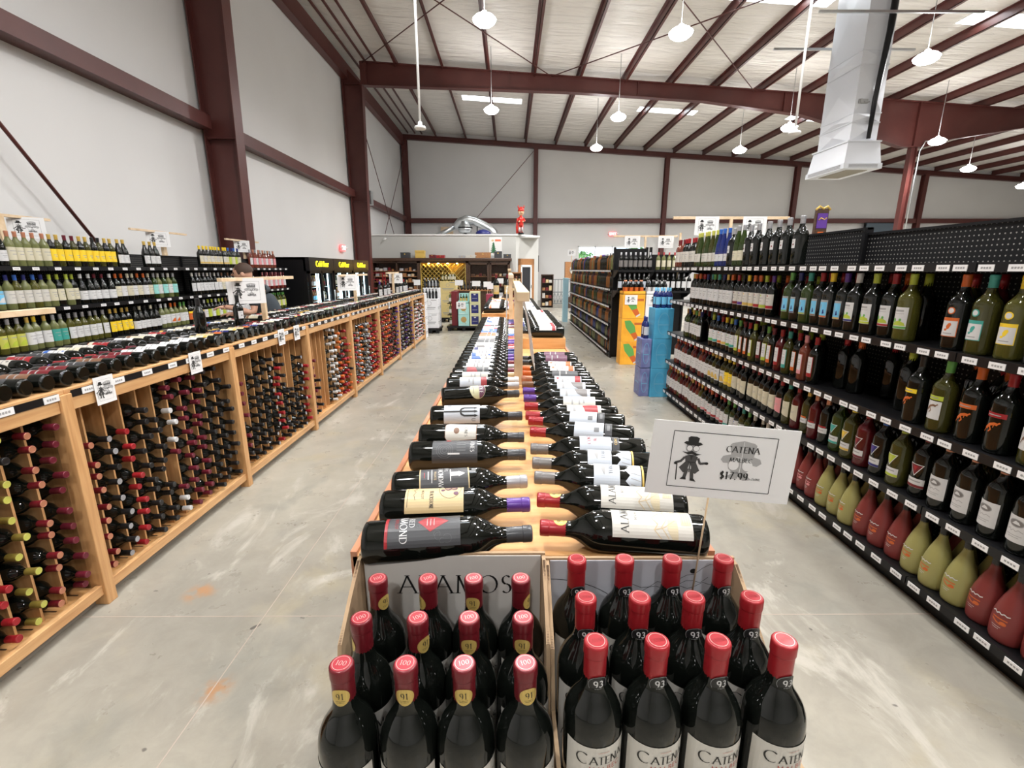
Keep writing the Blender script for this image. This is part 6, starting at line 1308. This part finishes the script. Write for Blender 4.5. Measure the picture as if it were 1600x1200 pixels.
# cigar boxes and jars
n = 0
for si, (a, b_) in enumerate(secs):
    if si == 2: continue
    zs = (.55, .85, 1.1, 1.3, 1.5) if si < 2 else (.6, .95, 1.3)
    for zi, z in enumerate(zs):
        x = a+.06; k = 0
        while x < b_-.12:
            w_ = random.uniform(.07, .14); h_ = random.uniform(.05, .13); k += 1
            c = random.choice([MIDWOOD, cm('ivory'), cm('brown'), PINE, cm('silver'), MIDWOOD, cm('tan'), cm('navy'), cm('darkred')])
            t2 = solo('cigar_box', MB().box(x, x+w_, CYF+.09, CYF+.2, z, z+h_), c, 'small cigar box, %s from left, %s shelf up, %s cabinet bay' % (nth(k), nth(zi+1), nth(si+1)), 'box', 'cigar boxes in the dark wood cabinet'); x += w_+random.uniform(.02, .06)
for q, (x, w_, h_, m) in enumerate(((-3.85, .32, .2, cm('charcoal')), (-3.3, .34, .27, cm('gold')), (-2.85, .22, .12, cm('darkred')), (-2.55, .30, .10, cm('red')), (-1.75, .24, .09, cm('silver')), (-1.42, .4, .1, cm('ivory')), (-.98, .58, .2, MIDWOOD), (-.42, .28, .24, cm('charcoal')), (-.08, .28, .14, cm('charcoal')))):
    t2 = thing('humidor_box', 'box standing on top of the dark cigar cabinet, %s from left' % nth(q+1), 'box', (x, CYF+.15, 1.96), 0, 'boxes on top of the cigar cabinet')
    bevel(MB().box(x-w_/2, x+w_/2, CYF, CYF+.28, 1.96, 1.96+h_*.7).build('box_body', m, t2), .008); bevel(MB().box(x-w_/2-.005, x+w_/2+.005, CYF-.005, CYF+.285, 1.96+h_*.7, 1.96+h_).build('lid', m, t2), .006); MB().box(x-.02, x+.02, CYF-.012, CYF-.004, 1.96+h_*.6, 1.96+h_*.8).build('clasp', cap_m('gold'), t2)
# red rack before the cabinet
t = thing('red_rack', 'small red metal rack left of the cigar cabinet', 'rack', (-4.75, 17.0, 0), 0)
for x in (-5.0, -4.45):
    for y in (16.9, 17.2): MB().box(x, x+.03, y, y+.03, 0, 1.45).build('post', cm('red'), t)
for z in (.3, .6, .9, 1.2, 1.42): MB().box(-5.0, -4.42, 16.9, 17.23, z, z+.02).build('shelf', cm('red'), t)
# ------------------------------------------------------------------ carton displays in mid hall
def art_white(mb, fn, w_, h_):
    mb.astroke(fn, arc(0, h_*.18, .05, .05, 0, 360, 12), .008, 0); mb.arect(fn, -w_*.36, -h_*.12, w_*.36, -h_*.06, 0, 0, .05); mb.arect(fn, -w_*.3, -h_*.22, w_*.3, -h_*.18, 0, 0, .05); mb.arect(fn, w_*.1, h_*.38, w_*.42, h_*.43, 0, 0, .05); return [GREYINK]
GOLDC = mat('gold_carton', (.70,.56,.24), .4); AQUAC = mat('aqua_carton', (.36,.66,.62), .45); CREAMC = mat('cream_carton', (.62,.62,.36), .45)
def pallet(x0, x1, y0, y1, label):
    t = thing('black_pallet', label, 'pallet', ((x0+x1)/2, (y0+y1)/2, 0), 0, 'low black pallets'); MB().box(x0, x1, y0, y1, .08, .13).build('deck', BLACKT, t)
    for x in (x0+.02, (x0+x1)/2-.04, x1-.1):
        for y in (y0+.02, y1-.1): MB().box(x, x+.08, y, y+.08, 0, .08).build('foot', BLACKT, t)
pallet(-2.20, -1.74, 11.7, 12.35, 'low black pallet under the white cartons'); 
for q in range(2):
    for r_ in range(2): case(-2.18, -1.77, 11.74+r_*.3, 12.02+r_*.3, .13+q*.36, .13+(q+1)*.36-.003, WHC, 'white lettered carton, %s layer, %s of its pallet' % (('lower','upper')[q], ('front','rear')[r_]), 'white lettered cartons on a pallet', art_white, face='-y +x')
case(-2.18, -1.77, 12.04, 12.32, .85, 1.10, WHC, 'white carton raised behind the small dark bottles', 'white lettered cartons on a pallet', art_white)
for q in range(5): far_bottle('bord', (-2.13+q*.08, 11.82, .85), 'dark', 'black', 'black', 'small dark bottle, %s from left, on front white cartons' % nth(q+1), 'dark bottles on the white cartons', 0, .8)
for q in range(5): far_bottle('bord', (-2.13+q*.08, 12.12, 1.10), 'dark', 'silver', 'charcoal', 'silver-capped dark bottle, %s from left, on the raised white carton' % nth(q+1), 'silver-capped bottles on the white cartons', 0, .8)
sign(SG, (-2.08, 11.73, .78), 0, 'small white paper sign on the white cartons', 'signs on cartons', .8)
pallet(-2.1, -1.55, 14.3, 14.9, 'low black pallet under the gold cartons')
for q in range(3): case(-2.08, -1.60, 14.33, 14.8, .13+q*.36, .13+(q+1)*.36-.003, GOLDC, 'gold carton of the stack behind white cartons, %s' % ('lowest','middle','topmost')[q], 'gold cartons', art_white, face='-y +x')
for q in range(5): far_bottle('bord', (-2.0+q*.09, 14.45, 1.21), 'white', 'gold', 'cream', 'gold-topped bottle on the gold cartons, %s from left' % nth(q+1), 'bottles on the gold cartons', 0, .85)
# white carton run at the end of the rack
for q in range(3): case(-2.45, -1.93, 10.76, 11.15, q*.34, (q+1)*.34-.003, WHC, 'white carton standing at the far end of the left racks, %s' % ('lowest','middle','topmost')[q], 'white cartons at the rack end', art_white, face='+x')
# aqua / cream / red pallet
pallet(-1.62, -.74, 12.15, 12.95, 'low black pallet under the aqua and cream cartons')
def art_aqua(mb, fn, w_, h_): mb.adisc(fn, 0, .02, .075, .075, 0, 0, 18); mb.astroke(fn, [(.03,-.05), (.06,-.09)], .012, 0); mb.arect(fn, -w_*.35, -h_*.42, w_*.1, -h_*.38, 1, 0, .05); return [mat('bronze_print', (.45,.30,.10), .4), WPAINT]
def art_navy(mb, fn, w_, h_): mb.arect(fn, -w_*.34, -h_*.36, w_*.36, h_*.36, 0, 0, .05); mb.aconv(fn, [(-.02, .06), (.02, .06), (.03, .09), (-.03, .09)], 1, .0005, .02); mb.arect(fn, -w_*.24, -.03, w_*.24, -.015, 2, .0005, .05); return [cm('navy'), cm('white'), GREYINK]
for q in range(2): case(-1.32, -1.04, 12.18, 12.5, .13+q*.29, .13+(q+1)*.29-.003, AQUAC, 'aqua carton with bronze medallion, %s of the pair' % ('lower','upper')[q], 'aqua cartons', art_aqua)
for q in range(3): case(-1.02, -.76, 12.18, 12.5, .13+q*.29, .13+(q+1)*.29-.003, CREAMC, 'cream carton with navy square print, %s of the stack' % ('lowest','middle','topmost')[q], 'cream and navy cartons', art_navy)
open_tray(-1.32, -1.04, 12.18, 12.5, .71, .06, AQUAC, 'cut-open aqua carton holding bottles', .24)
for q in range(3): far_bottle('bord', (-1.25+q*.07, 12.3, .718), 'green', 'black', 'gold', 'green bottle in the open aqua carton, %s from left' % nth(q+1), 'bottles in the aqua carton', 0, .72)
sign(SG, (-1.24, 12.17, .66), 0, 'small white paper sign on the aqua cartons', 'signs on cartons', .85)
solo('red_display_block', MB().box(-1.5, -1.35, 12.3, 12.9, .13, 1.0), cm('darkred'), 'dark red carton column on the left of the aqua cartons', 'box')
for q in range(3): far_bottle('spirit', (-1.53, 12.35, .13+q*.29), 'clear', 'red', 'ivory', 'pale bottle standing by the dark red column, %s from the floor' % nth(q+1), 'pale bottles by the red column', 0, .95)
for q in range(2): solo('wire_shelf', MB().box(-1.6, -1.5, 12.2, 12.9, .125+(q+1)*.29-.015, .125+(q+1)*.29), BLACKM, 'thin dark shelf by the red column, %s' % ('lower','upper')[q], 'shelf')
solo('wooden_shelf_board', MB().box(-1.5, -.5, 12.95, 13.35, .98, 1.01), MIDWOOD, 'brown shelf board behind the cream cartons', 'shelf'); solo('display_cabinet', MB().box(-1.45, -.55, 12.97, 13.33, 0, .98), DKWOOD, 'dark cabinet behind the aqua and cream cartons', 'cabinet')
for q in range(11): far_bottle('bord', (-1.30+q*.085, 12.72 if 0 else 13.05, 1.01), 'dark', 'black' if q % 3 else 'silver', 'charcoal', 'dark bottle on the board behind cream cartons, %s from left' % nth(q+1), 'dark bottles behind the cream cartons', 0, .75)
for q, (x, y, z, w_) in enumerate(((-2.42, 12.6, 1.22, .17), (-1.98, 12.4, 1.20, .2), (-1.36, 12.98, 1.20, .22), (-.9, 12.98, 1.18, .22), (-.58, 12.6, 1.17, .2), (-.42, 11.6, 1.16, .24), (-.25, 13.3, 1.24, .17), (-1.75, 14.6, 1.33, .15))):
    tt = thing('price_card', 'plain white price card on a stick, mid hall, %s of eight' % nth(q+1), 'sign', (x, y, z), 0, 'white price cards in mid hall')
    MB().box(x-w_/2, x+w_/2, y, y+.003, z-.07, z+.07).build('card', WHITEP, tt); zb_ = 1.01 if q in (2, 3) else (1.21 if q == 7 else 0); MB().tube([(x, y+.006, zb_), (x, y+.006, z+.05)], .004, seg=6).build('stick', PINE, tt)
# magenta boxes and low island right of the pallet
for q in range(3): case(-.55, -.2, 11.2, 11.5, q*.33, (q+1)*.33-.003, mat('plum_carton', (.30,.03,.07), .5), 'plum red carton behind the far centre table, %s' % ('lowest','middle','topmost')[q], 'plum red cartons', art_white)
# ------------------------------------------------------------------ things against the back wall by the window
def cabinet(x0, x1, y0, y1, h_, n_, label, m=DKWOOD):
    t = thing('wooden_bookcase', label, 'shelving', ((x0+x1)/2, (y0+y1)/2, 0), 0)
    mb = MB(); mb.box(x0, x0+.03, y0, y1, 0, h_); mb.box(x1-.03, x1, y0, y1, 0, h_); mb.box(x0, x1, y1-.02, y1, 0, h_); mb.build('carcass', m, t)
    for i in range(n_+1):
        z = .08+(h_-.1)*i/n_; MB().box(x0+.03, x1-.03, y0, y1-.02, z-.02, z).build('shelf', m, t)
    return t
cabinet(1.32, 1.82, 19.9, 20.3, 1.35, 4, 'dark wooden bookcase of small boxes right of the office')
for zi in range(4):
    for q in range(3):
        x = 1.37+q*.14; z = .08+1.25*zi/4; solo('gift_box', MB().box(x, x+.11, 19.95, 20.1, z, z+random.uniform(.1, .2)), [cm('tan'), cm('ivory'), MIDWOOD, cm('darkred')][(zi+q) % 4], 'small box in the bookcase, %s from left, %s shelf up' % (nth(q+1), nth(zi+1)), 'box', 'small boxes in the dark bookcase')
t = thing('folding_gate', 'grey metal folding gate standing near the back wall', 'gate', (2.5, 21.3, 0), 0); GT = mat('gate_grey', (.22,.25,.25), .4)
for z in (.05, .55, 1.1): MB().box(1.85, 3.05, 21.3, 21.34, z, z+.04).build('rail', GT, t)
for q in range(9): MB().bar((1.87+q*.145, 21.32, .07), (1.87+q*.145, 21.32, 1.12), .025, .025).build('bar', GT, t)
mb = MB()
for q in range(8):
    x = 1.87+q*.145
    mb.bar((x, 21.33, .1), (x+.145, 21.33, .55), .012, .02); mb.bar((x+.145, 21.33, .1), (x, 21.33, .55), .012, .02)
mb.build('lattice', GT, t)
t = thing('grandfather_clock', 'dark wood clock cabinet with pale dial, by the far shelving end', 'clock', (2.75, 19.6, 0), 0)
MB().box(2.25, 3.05, 19.5, 19.8, 1.2, 1.85).build('case', MIDWOOD, t); MB().box(2.3, 3.0, 19.5, 19.8, 0, .45).build('base', DKWOOD, t); MB().box(2.5, 2.8, 19.6, 19.8, .45, 1.2).build('column', DKWOOD, t)
MB().lathe([(.22,0), (.22,.03), (.18,.035)], 24).build('dial', cm('ivory'), t, world=False); t.children[-1].rotation_euler = (PI/2, 0, 0); t.children[-1].location = (-.1, -.1, 1.53)
MB().lathe([(.16,0), (.2,.03), (.16,.05)], 18).build('metal_urn', GALV, t, world=False); t.children[-1].rotation_euler = (PI/2, 0, 0); t.children[-1].location = (0, -.12, 1.0)
cabinet(-.05, .45, 17.7, 18.1, 1.45, 4, 'narrow wooden shelf unit of dark bottles left of the office door', MIDWOOD)
for zi in range(4):
    for q in range(4): far_bottle('spirit', (.03+q*.11, 17.76, .08+1.35*zi/4), ['dark','brown','rose'][(q+zi) % 3], 'black', 'tan', 'bottle in the narrow wooden shelf, %s from left, %s shelf up' % (nth(q+1), nth(zi+1)), 'bottles in the narrow wooden shelf', 0, .9)
solo('blue_panel_stand', MB().box(1.62, 1.76, 14.3, 14.6, 0, 1.3), mat('pale_blue_card', (.35,.58,.68), .5), 'pale blue card stand at far end of the far shelving', 'display')
# ================================================================== THE MAN IN THE LEFT AISLE
SKIN = mat('skin', (.52,.29,.20), .5); SHIRT = mat('dark_tshirt', (.035,.045,.055), .85); TROU = mat('trousers_dark', (.05,.06,.10), .85); HAIR = mat('brown_hair', (.05,.025,.014), .7)
def skinned(name, verts, edges, radii, m, parent, sub=2, root=0):
    me = bpy.data.meshes.new(name); me.from_pydata(verts, edges, []); o = bpy.data.objects.new(name, me); COL.objects.link(o); o.parent = parent
    me.materials.append(m); sk = o.modifiers.new('skin', 'SKIN'); sk.use_smooth_shade = True
    for i, r in enumerate(radii):
        rr_ = r if isinstance(r, tuple) else (r, r); me.skin_vertices[0].data[i].radius = rr_
    me.skin_vertices[0].data[root].use_root = True
    ss = o.modifiers.new('sub', 'SUBSURF'); ss.levels = sub; ss.render_levels = sub
    return o
MX, MY = -2.92, 5.84
man = thing('person', 'man in dark t-shirt with short brown hair, leaning behind the left rack', 'person', (MX, MY, 0), math.radians(20))
# local frame: faces -x, leaning forward
V = [(0.02,0,.93), (-.02,0,1.08), (-.10,0,1.24), (-.15,0,1.33), (-.20,0,1.39), (-.245,0,1.45), (-.265,0,1.50),        # 0-6 pelvis .. head
     (.02,.10,.88), (.03,.11,.50), (.07,.11,.10), (.02,.11,.045), (-.13,.12,.035),                                   # 7-11 leg
     (.02,-.10,.88), (.0,-.11,.50), (.04,-.11,.10), (-.01,-.11,.045), (-.16,-.12,.035),                                # 12-16
     (-.14,.17,1.30), (-.18,.24,1.04), (-.40,.20,1.02), (-.47,.19,1.02),                                             # 17-20 arm (far)
     (-.14,-.17,1.30), (-.16,-.25,1.05), (-.38,-.23,1.12), (-.45,-.22,1.13)]                                          # 21-24 arm (near)
E_ = [(0,1),(1,2),(2,3),(3,4),(4,5),(5,6),(0,7),(7,8),(8,9),(9,10),(10,11),(0,12),(12,13),(13,14),(14,15),(15,16),(3,17),(17,18),(18,19),(19,20),(3,21),(21,22),(22,23),(23,24)]
Rr = [(.12,.13),(.115,.13),(.12,.14),(.10,.12),.055,.075,.082,.085,.058,.04,.042,.035,.085,.058,.04,.042,.035,.055,.042,.033,.026,.055,.042,.033,.026]
skinned('body', V, E_, Rr, SKIN, man)
# fingers of both hands
for s_, hx, hy, hz in ((1, -.47, .19, 1.02), (-1, -.45, -.22, 1.13)):
    vs = [(hx+.02, hy, hz), (hx-.035, hy, hz-.002)]; es = [(0,1)]; rs = [.026, .03]
    for q, ln in enumerate((.062, .072, .068, .052)):
        oy = (-.027+.018*q); b0 = len(vs); vs += [(hx-.06, hy+oy, hz), (hx-.06-ln*.55, hy+oy*1.15, hz-.012), (hx-.06-ln*.85, hy+oy*1.15, hz-.034)]; es += [(1, b0), (b0, b0+1), (b0+1, b0+2)]; rs += [.010, .0085, .0075]
    b0 = len(vs); vs += [(hx-.02, hy-s_*.035, hz-.01), (hx-.055, hy-s_*.05, hz-.03)]; es += [(0, b0), (b0, b0+1)]; rs += [.012, .009]
    skinned('hand', vs, es, rs, SKIN, man, 1)
skinned('tshirt', [(0.015,0,.90), (-.02,0,1.06), (-.10,0,1.24), (-.155,0,1.345), (-.14,.17,1.305), (-.172,.235,1.12), (-.14,-.17,1.305), (-.155,-.245,1.12)], [(0,1),(1,2),(2,3),(3,4),(4,5),(3,6),(6,7)], [(.14,.155),(.135,.15),(.14,.165),(.085,.10),.072,.062,.072,.062], SHIRT, man)
skinned('trousers', [(0.02,0,.93), (.02,.10,.86), (.03,.11,.50), (.065,.11,.10), (.02,-.10,.86), (.0,-.11,.50), (.035,-.11,.10)], [(0,1),(1,2),(2,3),(0,4),(4,5),(5,6)], [(.128,.145),.098,.072,.062,.098,.072,.062], TROU, man)
hd = MB(); c0 = Vector((-.262, 0, 1.508))
for (zz, rx, ry, ox) in ((0,0,0,0),): pass
def ell(mb, c, rx, ry, rz_, zlo=-1, zhi=1, tiltv=.25, n=10, seg=18):
    R_ = []
    for i in range(n+1):
        f = zlo+(zhi-zlo)*i/n; r = math.sqrt(max(0, 1-f*f)); k = len(mb.v); R_.append(k)
        for q in range(seg):
            a = 2*PI*q/seg; x, y, z = rx*r*math.cos(a), ry*r*math.sin(a), rz_*f; mb.v.append((c.x+x*math.cos(tiltv)-z*math.sin(tiltv)*1, c.y+y, c.z+z*math.cos(tiltv)+x*math.sin(tiltv)))
    for i in range(n):
        for q in range(seg): q2 = (q+1) % seg; mb.f.append((R_[i]+q, R_[i]+q2, R_[i+1]+q2, R_[i+1]+q)); mb.m.append(0); mb.sm.append(True)
ell(hd, c0, .103, .082, .11); hd.build('head', SKIN, man, world=False)
hr = MB(); ell(hr, c0+Vector((.012, 0, .012)), .108, .087, .112, -.15, 1); hr.build('hair', HAIR, man, world=False)
for s_ in (-1, 1):
    m = MB(); ell(m, c0+Vector((.01, s_*.083, -.015)), .022, .010, .03); m.build('ear', SKIN, man, world=False)
    m = MB(); ell(m, c0+Vector((-.088, s_*.032, .0)), .011, .014, .010); m.build('eye', BLACKM, man, world=False)
m = MB(); m.tube([c0+Vector((-.092, 0, .0)), c0+Vector((-.118, 0, -.025)), c0+Vector((-.10, 0, -.034))], [.010, .014, .008]); m.tube([c0+Vector((-.083, -.02, -.060)), c0+Vector((-.092, 0, -.060)), c0+Vector((-.083, .02, -.060))], .005); m.build('nose_and_mouth', SKIN, man, world=False)
for s_ in (-1, 1): m = MB(); m.box(-.20, .08, s_*.115-.05, s_*.115+.05, 0, .085); bevel(m.build('shoe', BLACKM, man, world=False), .03)
